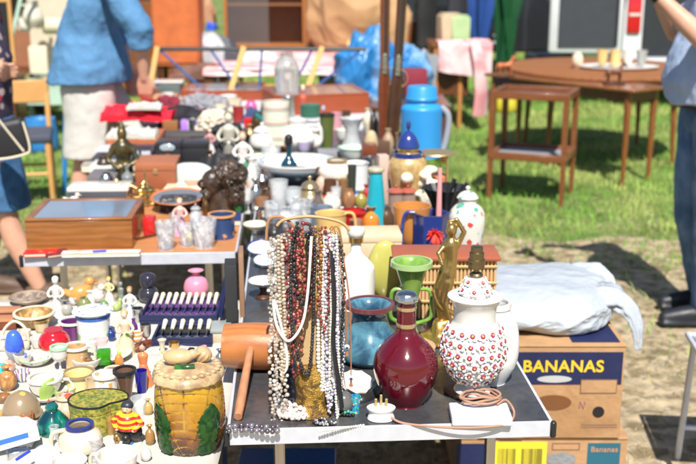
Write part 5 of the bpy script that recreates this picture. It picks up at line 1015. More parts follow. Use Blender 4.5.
# folding aluminium frame and green stool beside
p = at(415, 168, 0)
t = thing('aluminium_frame', 'folded grey aluminium chair frame leaning behind the rifles', 'frame', at(404, 150, 0) , .2)
for k in range(3):
    bm = B(); tube(bm, [(-.1 + .06 * k, 0, 0), (.04 + .07 * k, .03, .9)], .014, 8); obj('tube', bm, ALU, t)
bm = B(); box(bm, -.02, .2, .04, .05, .55, .88, .006, mtx=Matrix.Rotation(.15, 4, 'Y')); obj('panel', bm, mat((.3, .32, .34), .4), t)
boxw('maroon_box', 'box', 'dark maroon box behind the blue flask', 405, 427, 100, 70, .15, mat((.22, .02, .04), .5), z=T)
# ================================================================ boxes and bag on the right
CARD = mat((.44, .26, .13), .8, p='noise', c2=(.36, .2, .09), s=6, bump=.5, bs=60, var=.25, th=.55)
NV = mat((.012, .018, .075), .55, bump=.3, bs=60, var=.3); YEL = mat((.8, .5, .03), .5)
def text(s_, size, m_, parent, loc, name='lettering', off=.0006, ext=.0004):
    cu = bpy.data.curves.new('t', 'FONT'); cu.body = s_; cu.size = size; cu.extrude = ext; cu.offset = off; cu.space_character = 1.05
    o = bpy.data.objects.new('t', cu); C.objects.link(o); dg = bpy.context.evaluated_depsgraph_get(); me = bpy.data.meshes.new_from_object(o.evaluated_get(dg)); bpy.data.objects.remove(o)
    me.materials.clear(); me.materials.append(m_); me.name = name; n = bpy.data.objects.new(name, me); C.objects.link(n); n.parent = parent; n.location = loc; n.rotation_euler = (math.pi / 2, 0, 0); return n
def carton(name, label, p, w_, d_, h_, rz, top_open=True):
    t = thing(name, label, 'box', p, rz); th = .006
    bm = B(); box(bm, 0, w_, 0, th, 0, h_, .001); box(bm, 0, w_, d_ - th, d_, 0, h_, .001); box(bm, 0, th, th + .0002, d_ - th - .0002, 0, h_, .001); box(bm, w_ - th, w_, th + .0002, d_ - th - .0002, 0, h_, .001); box(bm, th, w_ - th, th, d_ - th, .001, .006); obj('walls', bm, CARD, t)
    bm = B(); box(bm, -.003, w_ + .003, -.003, d_ + .003, h_ + .0005, h_ + .006, .001); obj('lid', bm, CARD, t); return t
p = at(482, 433, .25); p2 = at(619, 438, .25); y0 = p2.y; 
w_ = p2.x - at(478, 438, .25).x; h_ = zat(347, y0) - .25
bx = carton('banana_box', 'upper brown cardboard fruit box printed with a navy band and yellow capitals', Vector((p2.x - w_, y0, .25)), w_, .5, h_, .0)
def sheet(nm, x0, x1, z0, z1, m_, par, y=-.0012): bm = B(); box(bm, x0, x1, y, -.0003, z0, z1); return obj(nm, bm, m_, par)
def disc(nm, cx, cz, rx, rz_, m_, par, y=-.0018, n=36):
    bm = B(); v = [bm.verts.new((cx + rx * math.cos(6.2832 * i / n), y, cz + rz_ * math.sin(6.2832 * i / n))) for i in range(n)]; u = [bm.verts.new((q_.co.x, -.0004, q_.co.z)) for q_ in v]
    bm.faces.new(v); [bm.faces.new((v[i], u[i], u[(i + 1) % n], v[(i + 1) % n])) for i in range(n)]; bmesh.ops.recalc_face_normals(bm, faces=bm.faces[:]); return obj(nm, bm, m_, par)
fx = lambda px: (px - 619) * w_ / 141 + w_; fz = lambda py: h_ * (438 - py) / 91
sheet('navy_band', .004, fx(617), fz(384), fz(352), NV, bx)
text('BANANAS', fx(588) * 0 + .0505, YEL, bx, (fx(519), -.0022, fz(371)), off=.0012)
disc('hand_hole', fx(551), fz(378.5), 17 * w_ / 141, .011, mat((.45, .46, .48), .4), bx, -.002)
disc('oval_print', fx(551), fz(402), 18 * w_ / 141, .024, mat((.17, .065, .02), .7), bx)
disc('vent_hole', fx(596.5), fz(411.5), .0175, .0175, mat((.012, .01, .01), .9), bx)
for (a_, b2, c_, d_) in ((577, 613, 379.5, 378.8), (577, 613, 392.6, 391.9), (577, 577.8, 392, 379.5), (612.3, 613, 392, 379.5)): sheet('outline_print', fx(a_), fx(b2), fz(c_), fz(d_), mat((.2, .1, .06), .7), bx, -.0022)
sheet('bare_card', fx(577.8), fx(612.3), fz(391.9), fz(379.5), CARD, bx, -.0016)
bm = B(); tube(bm, [(fx(577), -.001, fz(408)), (fx(577.5), -.001, fz(401)), (fx(581.5), -.001, fz(408.5)), (fx(582.5), -.001, fz(401.5))], .0012, 5); obj('pen_mark', bm, mat((.15, .03, .25), .5), bx)
for k in range(2): sheet('small_print', fx(580), fx(616), fz(425 + k * 2.4), fz(424.1 + k * 2.4), mat((.22, .13, .08), .8), bx)
sheet('tape_strip', fx(500), fx(523), fz(438) + .001, fz(424), mat((.42, .3, .16), .25, coat=.5), bx, -.0024)
tp = B(); box(tp, fx(568), fx(615), .02, .3, h_ + .0068, h_ + .0085); obj('navy_top_print', tp, NV, bx)
bm = B(); ell(bm, (fx(592), .12, h_ + .0088), (.022, .02, .001), 16, 5); obj('yellow_print', bm, YEL, bx)
p = at(628, 466, 0)
y1 = y0 + .01; p3x = (at(629, 440, .245)).x
lx = p3x - .5
lb = carton('banana_box', 'lower cardboard fruit box with a teal panel and pale lettering', Vector((lx, y1, 0)), .5, .5, .24, .0)
g_ = lambda px: (px - 629) * w_ / 141 + .495
sheet('teal_panel', g_(591), g_(624), .02, .228, mat((.02, .12, .18), .55), lb)
text('Bananas', .0245, mat((.45, .25, .15), .6), lb, (g_(594), -.0022, .2), off=.0004)
disc('hand_hole', g_(565), .175, .045, .022, mat((.25, .26, .27), .4, bump=1), lb)
for (a_, b2, c_, d_) in ((555, 583, .205, .207), (555, 583, .226, .228), (555, 556, .207, .226), (582, 583, .207, .226)): sheet('outline_print', g_(a_), g_(b2), c_, d_, mat((.2, .1, .06), .7), lb, -.0014)
sheet('navy_panel', g_(459), g_(494), .02, .226, NV, lb)
sheet('yellow_label', g_(496), g_(550), .10, .232, mat((.72, .62, .04), .5), lb, -.0014)
for i in range(32):
    x = g_(501) + i * .0042
    if i in (13, 14, 15, 16): continue
    bm = B(); box(bm, x, x + random.choice((.0011, .0019, .0026)), -.0022, -.0013, .12, .21); obj('barcode_line', bm, BLACK, lb)
for k, (x, m_, lab) in enumerate(((-.3, mat((.02, .1, .35), .4), 'blue plastic crate under the left end of the black table'), (.0, mat((.06, .07, .05), .8), 'dark green bag under the middle of the black table'))):
    if k == 0: 
        t = thing('plastic_crate', lab, 'crate', (x, 2.3, 0)); bm = B()
        for j in range(8): box(bm, 0, .26, -.004, 0, .03 + j * .03, .045 + j * .03, .001)
        box(bm, 0, .26, .001, .3, 0, .02); box(bm, 0, .012, .001, .3, .021, .27); box(bm, .248, .26, .001, .3, .021, .27); box(bm, .013, .247, .29, .3, .021, .27); obj('slatted_sides', bm, m_, t)
        bm = B(); box(bm, -.006, .266, -.012, .306, .272, .285, .003); obj('rim', bm, m_, t)
    else: crumple('dark_bag', lab, 'bag', (x + .16, 2.55, 0), .15, .14, .2, m_, .03, 12, seed=3)
crumple('yellow_bag', 'yellow and white carrier bag on the grass under the black table', 'bag', (.2, 3.3, 0), .12, .06, .05, mat((.75, .65, .08), .4, p='noise', c2=(.7, .3, .2), s=10, th=.6), .03, 14, seed=6)
# the white sack on the box
BW, BD = .24, .21
PB = mat((.38, .42, .47), .3, bump=3, bs=16, coat=.15, var=.08)
sk = thing('white_sack', 'full crumpled white and pale blue plastic sack lying on the upper fruit box', 'sack', (bx.location.x + w_ * .46, y0 + .25, .25 + h_ + .012))
sk.rotation_euler = (0, 0, -.05)
bm = B(); bmesh.ops.create_icosphere(bm, subdivisions=7, radius=1)
for v in bm.verts:
    d_ = v.co.copy(); q_ = Vector((d_.x * 1.1 + d_.y * .7, d_.y * 1.3 - d_.x * .3, d_.z * .8 + 3)); sq = (abs(d_.x) ** 3.2 + abs(d_.y) ** 3.2 + abs(d_.z) ** 3.2) ** (-1 / 3.2)
    rid = (1 - abs(noise.noise(q_ * 1.1)) * 2.5) * .05 + (1 - abs(noise.noise(q_ * 2.3 + Vector((3, 1, 0)))) * 3) * .024 + (1 - abs(noise.noise(q_ * 5.5)) * 3) * .007 + noise.noise(d_ * 1.1) * .16
    w_ = sq * .9 + rid; z__ = d_.z * w_; v.co = Vector((d_.x * BW * w_ + (.03 if d_.y > 0 else 0) * d_.x, d_.y * BD * w_, (max(-.72, z__) + .72) * .076 * (1 + .12 * d_.y * w_ + .16 * d_.x)))
obj('body', bm, PB, sk, sharp=180)
def flap(pts, wds, seed):
    bm = B(); c_ = curve(pts, 8); n_ = len(c_); rows = []
    for i, p_ in enumerate(c_):
        t_ = (c_[min(i + 1, n_ - 1)] - c_[max(i - 1, 0)]).normalized(); sd = Vector((0, 1, 0)) - t_ * t_.y; sd.normalize(); nn_ = t_.cross(sd); wd = wds[0] + (wds[1] - wds[0]) * i / (n_ - 1) + .012 * noise.noise(Vector((i * .3, seed, 0)))
        rows.append([bm.verts.new(p_ + sd * wd * (k / 6 - 1) + nn_ * .022 * noise.noise(Vector((k * .5, i * .22, seed))) + nn_ * .012 * math.sin(k * 1.3 + seed)) for k in range(13)])
    for A, Bq in zip(rows, rows[1:]):
        for k in range(12): bm.faces.new((A[k], A[k + 1], Bq[k + 1], Bq[k]))
    bmesh.ops.solidify(bm, geom=bm.faces[:], thickness=.006); return bm
def neck(pts, r0, r1, seed):
    bm = B(); c_ = curve(pts, 8); n_ = len(c_); rr = [r0 + (r1 - r0) * i / (n_ - 1) for i in range(n_)]
    tube(bm, c_, rr, 40, sec=(1, .5)); bm.verts.ensure_lookup_table()
    for v in bm.verts:
        i, k = divmod(v.index, 40) if v.index >= 0 else (0, 0)
    bm.verts.index_update()
    for v in bm.verts:
        i, k = divmod(v.index, 40); i = min(i, n_ - 1); f_ = 1 + .16 * math.sin(k * .785 + seed + i * .12) + .4 * noise.noise(Vector((k * .25, i * .22, seed))) + .2 * noise.noise(Vector((k * .6, i * .6, seed))); v.co = c_[i] + (v.co - c_[i]) * f_
    return bm
obj('neck', neck([(BW * .5, -.06, .06), (BW * .9, -.07, .085), (BW + .03, -.08, .06), (BW + .06, -.10, .0), (BW + .07, -.11, -.07)], .05, .01, 1.5), PB, sk, sharp=180)
obj('flap', neck([(BW * .4, .09, .07), (BW * .75, .1, .11), (BW * .95, .08, .10), (BW + .03, .05, .06)], .045, .012, 5.2), PB, sk, sharp=180)
# folding stool at right
p = at(681, 337, .45); t = thing('folding_stool', 'small grey folding table with a metal rim at the right edge', 'stool', (p.x, p.y - .3, 0), -.1)
bm = B(); box(bm, .01, .39, .01, .33, .43, .445, .004); obj('top', bm, mat((.2, .22, .25), .35), t)
bm = B(); tube(bm, [(0, 0, .442), (.4, 0, .442), (.4, .34, .442), (0, .34, .442), (0, 0, .442)], .011, 8, cap=False); obj('rim', bm, ALU, t)
for (x, y) in ((.02, .02), (.38, .02), (.02, .32), (.38, .32)): bm = B(); tube(bm, [(x, y, .432), (x + (.02 if x > .2 else -.02), y, 0)], .011, 8); obj('leg', bm, ALU, t)
for y in (.02, .32): bm = B(); tube(bm, [(.0, y, .12), (.4, y, .12)], .009, 8); obj('stretcher', bm, ALU, t)

# ================================================================ furniture on the grass
WM = mat((.16, .055, .022), .4, p='wood', c2=(.09, .03, .012), s=5, st=(1, 1, 5), coat=.3); WO = mat((.27, .10, .03), .35, p='wood', c2=(.17, .055, .016), s=3, st=(1, 5, 1), coat=.4)
a_ = at(489, 200, 0); b2 = at(561, 206, 0); wt = (b2 - a_).length; rz = math.atan2(b2.y - a_.y, b2.x - a_.x); Ht = zat(95, b2.y); WT = mat((.24, .085, .03), .4, p='wood', c2=(.15, .05, .018), s=5, st=(1, 1, 5), coat=.3)
t = thing('wooden_trolley', 'dark wooden two tier side table with an open frame and low grey shelf', 'side table', a_, rz); dt = .42
for (x, y) in ((0, 0), (wt, 0), (0, dt), (wt, dt)): bm = B(); tube(bm, [(x, y, 0), (x, y, Ht - .03)], [.021, .029], 4); obj('leg', bm, WT, t)
for zz, nm in ((Ht - .045, 'top_rail'), (.30, 'shelf_rail')):
    bm = B(); box(bm, -.02, wt + .02, -.02, .015, zz, zz + .05, .004); box(bm, -.02, wt + .02, dt - .015, dt + .02, zz, zz + .05, .004); box(bm, -.02, .015, .0155, dt - .0155, zz, zz + .05, .004); box(bm, wt - .015, wt + .02, .0155, dt - .0155, zz, zz + .05, .004); obj(nm, bm, WT, t)
bm = B(); box(bm, .016, wt - .016, .016, dt - .016, .31, .325); obj('shelf', bm, mat((.3, .3, .32), .35), t)
bm = B(); box(bm, .016, wt - .016, .016, dt - .016, Ht - .03, Ht - .02); obj('top_panel', bm, WM, t)
# long drop leaf table
za = .74
a_ = at(484, 73, za); b2 = at(634, 90, za); v_ = b2 - a_; L_ = v_.length; rz = math.atan2(v_.y, v_.x)
t = thing('long_table', 'long narrow brown wooden table standing before the round table', 'table', (a_.x, a_.y, 0), rz)
bm = B(); box(bm, 0, L_, 0, .42, za - .025, za, .006); obj('top', bm, WO, t)
bm = B(); box(bm, .06, L_ - .06, .03, .39, za - .1, za - .026, .003); obj('apron', bm, WM, t)
for (x, y) in ((.08, .05), (L_ - .08, .05), (.08, .37), (L_ - .08, .37)): bm = B(); tube(bm, [(x, y, 0), (x, y, za - .03)], [.016, .03], 8); obj('leg', bm, WO, t)
def horse(label, base_pt, k, rz, m_):
    t = thing('horse_figurine', label, 'figurine', base_pt, rz)
    bm = B(); box(bm, -.6 * k, .6 * k, -.25 * k, .25 * k, 0, .12 * k, .02 * k); obj('base', bm, WOODD, t)
    bm = B(); limb(bm, [(-.35 * k, 0, .75 * k), (0, 0, .72 * k), (.3 * k, 0, .78 * k)], [.17 * k, .17 * k, .18 * k]); limb(bm, [(.32 * k, 0, .82 * k), (.5 * k, 0, 1.15 * k), (.52 * k, 0, 1.25 * k)], [.14 * k, .09 * k, .09 * k]); limb(bm, [(.52 * k, 0, 1.25 * k), (.75 * k, 0, 1.1 * k)], [.09 * k, .05 * k]); limb(bm, [(-.5 * k, 0, .82 * k), (-.62 * k, 0, .45 * k)], [.05 * k, .05 * k], 8)
    for sx in (-.38, .34):
        for sy in (-.1, .1): limb(bm, [(sx * k, sy * k, .7 * k), ((sx + .03) * k, sy * k, .4 * k), (sx * k, sy * k, .13 * k)], [.1 * k, .06 * k, .05 * k], 8)
    for sy in (-.05, .05): tube(bm, [(.5 * k, sy * k, 1.3 * k), (.5 * k, sy * k, 1.42 * k)], [.03 * k, .005 * k], 6)
    o = obj('body', bm, m_, t); remesh(o, .012 * k / .15 * .5, 1)
horse('orange brown carved horse at the left end of the long table', at(502, 78, za) + Vector((.03, .06, 0)), .13, 0.2, mat((.45, .13, .05), .4))
horse('dark brown carved horse at the right end of the long table', at(617, 86, za) + Vector((0, .1, 0)), .13, .2, mat((.16, .06, .03), .4))
# round table
yf, yb_ = at(590, 78, .77).y, at(590, 54, .77).y; ry_ = (yb_ - yf) / 2 * .85; cy = yf + ry_; cx = (600 - 348) * cy / 1000 * .99; rx_ = .092 * cy
t = thing('round_table', 'oval polished wooden dining table with tapered legs behind the long table', 'table', (cx, cy, 0))
bm = B(); spin(bm, smooth_prof([(0, .735), (.9, .735), (.94, .74)]) + [(.96, .748), (.955, .765), (.93, .77), (0, .77)], 56, mtx=Matrix.Diagonal((rx_ / .95, ry_ / .95, 1, 1))); obj('top', bm, mat((.30, .12, .04), .7, p='wood', c2=(.2, .07, .02), s=2, st=(1, 5, 1)), t)
bm = B(); spin(bm, [(.72, .66), (.76, .66), (.76, .734), (.72, .734)], 40, mtx=Matrix.Diagonal((rx_ / .95, ry_ / .95, 1, 1))); obj('apron', bm, WM, t)
for (x, y) in ((-.5, -.5), (.5, -.5), (-.5, .5), (.5, .5)): bm = B(); tube(bm, [(x * 1.05, y * 1.05, 0), (x, y, .735)], [.016, .034], 8); obj('leg', bm, WO, t)
p = Vector((cx + .12, cy - .15, .772))
bm = B(); spin(bm, [(0, 0), (.3, 0), (.34, .012), (.345, .018), (.3, .006), (0, .006)], 40, mtx=Matrix.Diagonal((1, .75, 1, 1))); solo('tray', bm, WHITE, 'white tray carrying cups on the oval table', 'tray', p)
for k, (dx, dy, m_, kd, lab) in enumerate(((-.14, 0, mat((.70, .48, .2), .3), 'cup', 'left orange cup on the white tray'), (-.02, .03, mat((.72, .5, .22), .3), 'mug', 'tall orange mug on the white tray'), (.08, .0, WHITE, 'cup', 'white cup next to the tall orange mug'), (.2, .02, mat((.6, .62, .6), .1, tr=.5), 'tumbler', 'glass beaker at the right of the white tray'), (-.35, .0, mat((.76, .6, .45), .3), 'round', 'pinkish bowl left of the white tray'))):
    o = ware(kd, 'tea_cup' if k != 4 else 'pink_bowl', 'cup' if k != 4 else 'bowl', lab, 300, 200, 220, 12, m_); o.location = p + Vector((dx, dy, .02 if k != 4 else 0)); o.scale = (2.2, 2.2, 2.0)

# pink cloth tables
PK = mat((.65, .28, .3), .8, p='noise', c2=(.75, .55, .55), s=4, bump=.5, bs=20)
def drape(label, x0, y0, w_, d_, z, drop, m_, rz=0):
    bm = B(); nx, ny = 50, 24; g = []
    for j in range(ny + 1):
        row = []
        for i in range(nx + 1):
            u = -.02 + (w_ + .04) * i / nx; v = -drop + (d_ + drop) * j / ny
            if v < 0: zz = z + v * (1 + .15 * math.sin(u * 5)); y = -.012 - .03 * abs(v) / drop * (1 + math.sin(u * 24))
            else: zz = z + .001; y = v
            row.append(bm.verts.new((u, y, zz)))
        g.append(row)
    for j in range(ny):
        for i in range(nx): bm.faces.new((g[j][i], g[j][i + 1], g[j + 1][i + 1], g[j + 1][i]))
    for f in bm.faces[:]: f.normal_update()
    return solo('tablecloth', bm, m_, label, 'tablecloth', (x0, y0, .006), rz, sharp=80)
p = at(432, 44, .86); p2 = at(490, 44, .86); wt = p2.x - p.x
t = table('tall brown wooden table half covered by a pink cloth, behind the blue flask', (p.x, p.y, 0), wt, .8, WO, z=.86, edge=None, rz=0, name='wooden_table', legs=False)
for (x, y) in ((.05, .05), (wt - .28, .05), (.05, .75), (wt - .28, .75)): bm = B(); tube(bm, [(x, y, 0), (x, y, .83)], [.02, .03], 8); obj('leg', bm, mat((.5, .22, .07), .5), t)
bm = B(); box(bm, .04, wt - .2, .04, .06, .35, .8); obj('side_panel', bm, WM, t)
drape('pink and white checked cloth hanging off the tall brown table', p.x + wt * .15, p.y - .02, wt * .85, .4, .87, .28, PK)
crumple('hanging_pink_cloth', 'end of pink cloth bunched on the tall brown table', 'cloth', (p.x + wt * .8, p.y + .1, .88), .12, .1, .02, PK, .01)
bm = B(); pts = curve([(-.1, 0, .88), (-.06, -.05, .7), (-.03, -.05, .4), (-.04, -.05, .16)], 5); tube(bm, pts, [.085 + .002 * k for k in range(len(pts))], 20, sec=(1, .3)); solo('pink_scarf', bm, PK, 'long pink scarf hanging down at the right end of the tall brown table', 'scarf', (p2.x - .05, p2.y - .03, 0))
p = at(205, 70, .7); p2 = at(378, 70, .7); wt = p2.x - p.x
t = table('long low wooden table under the pink flowered cloth, carrying the glass cabinet', (p.x, p.y, 0), wt, 2.2, WM, z=.7, edge=None, rz=0, name='wooden_table')
drape('pink and white flowered cloth on the long low table at the back', p.x, p.y, wt, 2.1, .702, .05, PK)
crumple('silver_foil', 'crumpled shiny white wrapping on the pink flowered cloth', 'wrapping', (at(257, 64, .7)) + Vector((0, .2, .01)), .17, .14, .08, WHITE, .04, 14)
# glass cabinet
p = at(225, 48, .71); p2 = at(322, 48, .71); wt = p2.x - p.x; CB = mat((.45, .17, .04), .4, p='wood', c2=(.34, .11, .025), s=3, st=(1, 1, 5), coat=.3); CD = mat((.24, .10, .04), .5)
t = thing('display_cabinet', 'orange brown wooden cabinet with a glass front and one shelf', 'cabinet', p); wf = wt * .83
bm = B(); box(bm, 0, wt, .35, .37, 0, .95); box(bm, 0, .02, 0, .349, 0, .95); box(bm, wf, wf + .02, 0, .349, .021, .93); box(bm, .021, wf - .001, .03, .349, 0, .02); box(bm, .021, wt, .03, .349, .93, .95); obj('carcass', bm, CD, t)
bm = B(); box(bm, wf + .021, wt, 0, .34, 0, .929, .003); obj('side_door', bm, CB, t)
bm = B(); box(bm, 0, wf, -.02, -.001, 0, .045, .003); box(bm, 0, .035, -.02, -.001, .046, .95, .003); box(bm, wf - .03, wf, -.02, -.001, .046, .95, .003); box(bm, .036, wf - .031, -.02, -.001, .91, .95, .003); obj('door_frame', bm, CB, t)
bm = B(); box(bm, .022, wf - .002, .04, .34, .47, .488); obj('shelf', bm, CD, t)
bm = B(); box(bm, .036, wf * .55, -.012, -.008, .046, .909); obj('pane', bm, mat((.3, .3, .3), .06, al=.14), t)
# folding rack
a_ = at(160, 50, .97); b2 = at(366, 50, .97); yR = 7.0; s = yR * 1.0 / 1000; xa, xb = (160 - 348) * s, (366 - 348) * s; zr = zat(49, yR)
t = thing('folding_rack', 'folding rack with a long black rail on blue struts behind the display cases', 'rack', (xa, yR, 0))
bm = B(); tube(bm, [(0, 0, zr), (xb - xa, 0, zr)], .014, 8); obj('rail', bm, BLACK, t)
BS = mat((.04, .1, .3), .4)
for (c_, d_) in ((163, 196), (213, 234), (263, 260), (312, 296), (360, 322)):
    bm = B(); x1, x2 = (c_ - 160) * s, (d_ - 160) * s; tube(bm, [(x1, 0, zr - .01), (x1 + (x2 - x1) * 1.6, .0, zr - .36)], .009, 6); obj('strut', bm, BS, t)
for (c_, d_) in ((155, 148), (240, 228), (317, 303)):
    bm = B(); x1, x2 = (c_ + 6 - 160) * s, (d_ + 4 - 160) * s; tube(bm, [(x1, -.03, zr + .02), (x1 + (x2 - x1) * 3.6, -.15, 0)], .024, 4); obj('wooden_leg', bm, mat((.7, .42, .16), .5), t)
# orange cabinet
yO = 9.6; s = yO / 1000 * .985; x0_ = (153 - 348) * s; zb = zat(66, yO)
t = thing('orange_cabinet', 'bright orange painted cupboard on dark legs beside the man in the blue shirt', 'cupboard', (x0_, yO, 0)); w_ = 46 * s
bm = B(); box(bm, 0, w_, 0, .4, zb, 1.75, .006); obj('body', bm, mat((.55, .14, .04), .6, bump=.1, var=.25), t)
bm = B(); box(bm, .02, w_ - .02, -.012, -.001, zb + .03, 1.72, .004); d_ = obj('door', bm, mat((.55, .14, .04), .6, bump=.1, var=.25), t)
bm = B(); ell(bm, (w_ - .06, -.02, 1.45), .014); obj('knob', bm, WOODD, d_)
for (x, y) in ((.04, .04), (w_ - .04, .04), (.04, .36), (w_ - .04, .36)): bm = B(); tube(bm, [(x, y, 0), (x, y, zb)], [.02, .028], 6); obj('leg', bm, WOODD, t)
# chair
s = 7.0 / 1000; yC = 6.6; x0_ = (20 - 348) * s
t = thing('wooden_chair', 'pale wooden chair with a dark blue grey seat behind the woman', 'chair', (x0_, yC, 0), .25); CW = mat((.6, .32, .11), .45)
for (x, y) in ((0, 0), (.28, -.0), (0, .36), (.28, .36)): bm = B(); tube(bm, [(x * 1.1 - .02, y * 1.1 - .02, 0), (x, y, .46)], [.015, .022], 8); obj('leg', bm, CW, t)
bm = B(); box(bm, -.03, .31, -.03, .39, .46, .52, .02, seg=3); obj('seat', bm, mat((.06, .07, .1), .8), t)
for x in (0, .28): bm = B(); tube(bm, curve([(x, .37, .46), (x, .4, .65), (x, .46, .85)], 4), .018, 8); obj('back_post', bm, CW, t)
bm = B(); box(bm, -.01, .29, .41, .43, .68, .84, .008); obj('backrest', bm, CW, t)
for y in (0, .36): bm = B(); tube(bm, [(0, y, .25), (.28, y, .25)], .012, 8); obj('stretcher', bm, CW, t)
# far left table with china
MINT = mat((.42, .58, .47), .5)
yM = 9.6; s = yM / 1000; x0_ = (12 - 348) * s; zt_ = zat(84, yM)
t = thing('mint_table', 'pale mint painted table with shelves of bric a brac at the far left', 'table', (x0_, yM, 0)); wt = 60 * s
bm = B(); box(bm, 0, wt, 0, .5, zt_ - .03, zt_, .004); obj('top', bm, MINT, t)
for (x, y) in ((.03, .03), (wt - .03, .03), (.03, .47), (wt - .03, .47)): bm = B(); tube(bm, [(x, y, 0), (x, y, zt_ - .03)], .025, 4); obj('leg', bm, MINT, t)
bm = B(); box(bm, .0, wt, .0, .02, zt_ - .2, zt_ - .031); obj('apron', bm, MINT, t)
bm = B(); tube(bm, [(.05, -.05, zt_ - .0), (.42, -.0, 1.75)], .022, 4); solo('leaning_pole', bm, MINT, 'pale mint wooden bar leaning diagonally at the far left', 'pole', (x0_ - .1, yM - .06, 0))
def at_y(px, py, Y): d_ = ray(px, py); return Vector((0, 0, CAMZ)) + d_ * (Y / d_.y)
def relocate(o, px, py, Y, sc_=1): o.location = at_y(px, py, Y); o.scale = (sc_,) * 3; return o
boxw('plaque', 'plaque', 'cream tablet standing on the mint table', 300, 306, 250, 240, .02, CREAM).location = at_y(30, 74, yM + .1)
bpy.context.view_layer.update()
for o in list(bpy.data.objects):
    if o.get('label') == 'cream tablet standing on the mint table': o.scale = (9, 3, 8)
bm = B(); box(bm, 0, .62, 0, .03, 0, .9, .004); solo('cream_board', bm, mat((.62, .52, .4), .7), 'tall beige backing board behind the mint table', 'board', (x0_ + .05, yM + .55, zt_ - .03), 0)
t = thing('framed_blackboard', 'pine framed blackboard at the top left corner', 'board', at_y(-8, 62, 8.6)); 
bm = B(); box(bm, 0, .2, 0, .02, 0, .04); box(bm, 0, .2, 0, .02, .5, .54); box(bm, 0, .03, 0, .02, .041, .499); box(bm, .17, .2, 0, .02, .041, .499); obj('frame', bm, CW, t)
bm = B(); box(bm, .031, .169, .004, .016, .041, .499); obj('panel', bm, BLACK, t)
t = thing('shelf_unit', 'low dark shelf unit behind the pine framed board', 'shelves', (at_y(-30, 60, 9.3).x, 9.3, 0)); bm = B(); box(bm, 0, .4, 0, .3, 0, .6, .01); obj('body', bm, WM, t); bm = B(); box(bm, -.01, .41, -.01, .31, .601, .63, .004); obj('top', bm, WM, t)
for k, (px, py, kd, hh, rr, m_, lab) in enumerate(((34, 28, 'pitcher', .26, .1, mat((.62, .58, .48), .4), 'big stoneware jug on the back board of the mint table'), (26, 32, 'round', .14, .06, mat((.66, .62, .55), .4), 'white teapot left of the stoneware jug'), (14, 60, 'mug', .12, .05, mat((.3, .15, .08), .5), 'brown mug at the far left'), (60, 80, 'vase', .2, .05, WHITE, 'slim white vase on the mint table by the man'), (22, 83, 'bowl', .08, .09, mat((.65, .45, .2), .4), 'ochre bowl on the mint table'), (44, 83, 'mug', .1, .045, WHITE, 'plain white mug on the mint table'))):
    o = ware(kd, {'pitcher': 'stoneware_jug', 'round': 'teapot', 'mug': 'mug', 'vase': 'vase', 'bowl': 'bowl'}[kd], {'pitcher': 'jug', 'round': 'teapot', 'mug': 'mug', 'vase': 'vase', 'bowl': 'bowl'}[kd], lab, 300, 200, 230, 2 * rr / mpp(at(300, 230, T)), m_, H=hh, handle=(m_, (180,)) if kd in ('pitcher', 'round', 'mug') else None)
    P_ = at_y(px, py, yM + .2); P_.z = zt_ + .001 if k > 2 or k == 2 else P_.z; o.location = P_
bm = B(); m_ = Matrix.Rotation(math.pi / 2, 4, 'Y'); spin(bm, [(0, 0), (.075, 0), (.078, .02), (.078, .28), (.075, .3), (0, .3)], 20, mtx=m_); solo('rolled_rug', bm, mat((.6, .55, .4), .8), 'pale rolled rug lying behind the man in the blue shirt', 'rug', at_y(44, 26, 9.9))
bm = B(); box(bm, 0, .35, 0, .3, 0, .5, .01); solo('brown_chest', bm, mat((.3, .12, .06), .6), 'brown wooden chest behind the rolled rug', 'chest', (at_y(10, 30, 10.4).x, 10.4, .6))
t = thing('trestle_bench', 'brown bench standing behind the mint table', 'bench', (-4.2, 10.3, 0)); bm = B(); box(bm, 0, 2.2, 0, .5, .54, .6, .01); obj('top', bm, WM, t); 
for x in (.1, 2.1): bm = B(); box(bm, x - .04, x + .04, .05, .45, 0, .539); obj('trestle', bm, WM, t)
bm = B(); spin(bm, smooth_prof([(0, .0), (.13, 0), (.15, .12), (.13, .3)]) + [(.11, .3), (0, .02)], 24); solo('blue_bucket', bm, mat((.03, .2, .5), .4), 'bright blue bucket on the grass under the mint table', 'bucket', (at_y(42, 100, 9.0).x, 8.9, 0))
bm = B(); tube(bm, [(0, 0, 0), (.05, .05, .7)], .02, 6); solo('blue_pole', bm, mat((.03, .2, .5), .4), 'blue painted pole standing between chair and man', 'pole', (at_y(59, 180, 7.0).x, 7.1, 0))
def blob(name, label, cat, loc, r, m, amp, sc_, seed=0, rz=0, flat=True):
    bm = B(); bmesh.ops.create_icosphere(bm, subdivisions=6, radius=1)
    for v in bm.verts:
        d_ = v.co.copy(); q_ = d_ * sc_ + Vector((seed, seed * 2.1, seed * .7)); rd = (1 - abs(noise.noise(q_)) * 3) * amp + (1 - abs(noise.noise(q_ * 2.1)) * 3) * amp * .38 + (1 - abs(noise.noise(q_ * 4.5)) * 3) * amp * .1 + noise.noise(d_ * .9 + Vector((seed, 0, 0))) * .35
        w_ = 1 + rd; v.co = Vector((d_.x * r[0] * w_, d_.y * r[1] * w_, (d_.z + 1) * r[2] * w_ if not flat else max(0, (d_.z * w_ + .55)) * r[2] * 1.3))
    return solo(name, bm, m, label, cat, loc, rz, sharp=180)
TARP = mat((.025, .18, .45), .35, p='noise', c2=(.35, .5, .65), s=2.2, th=.54, bump=.8, bs=10)
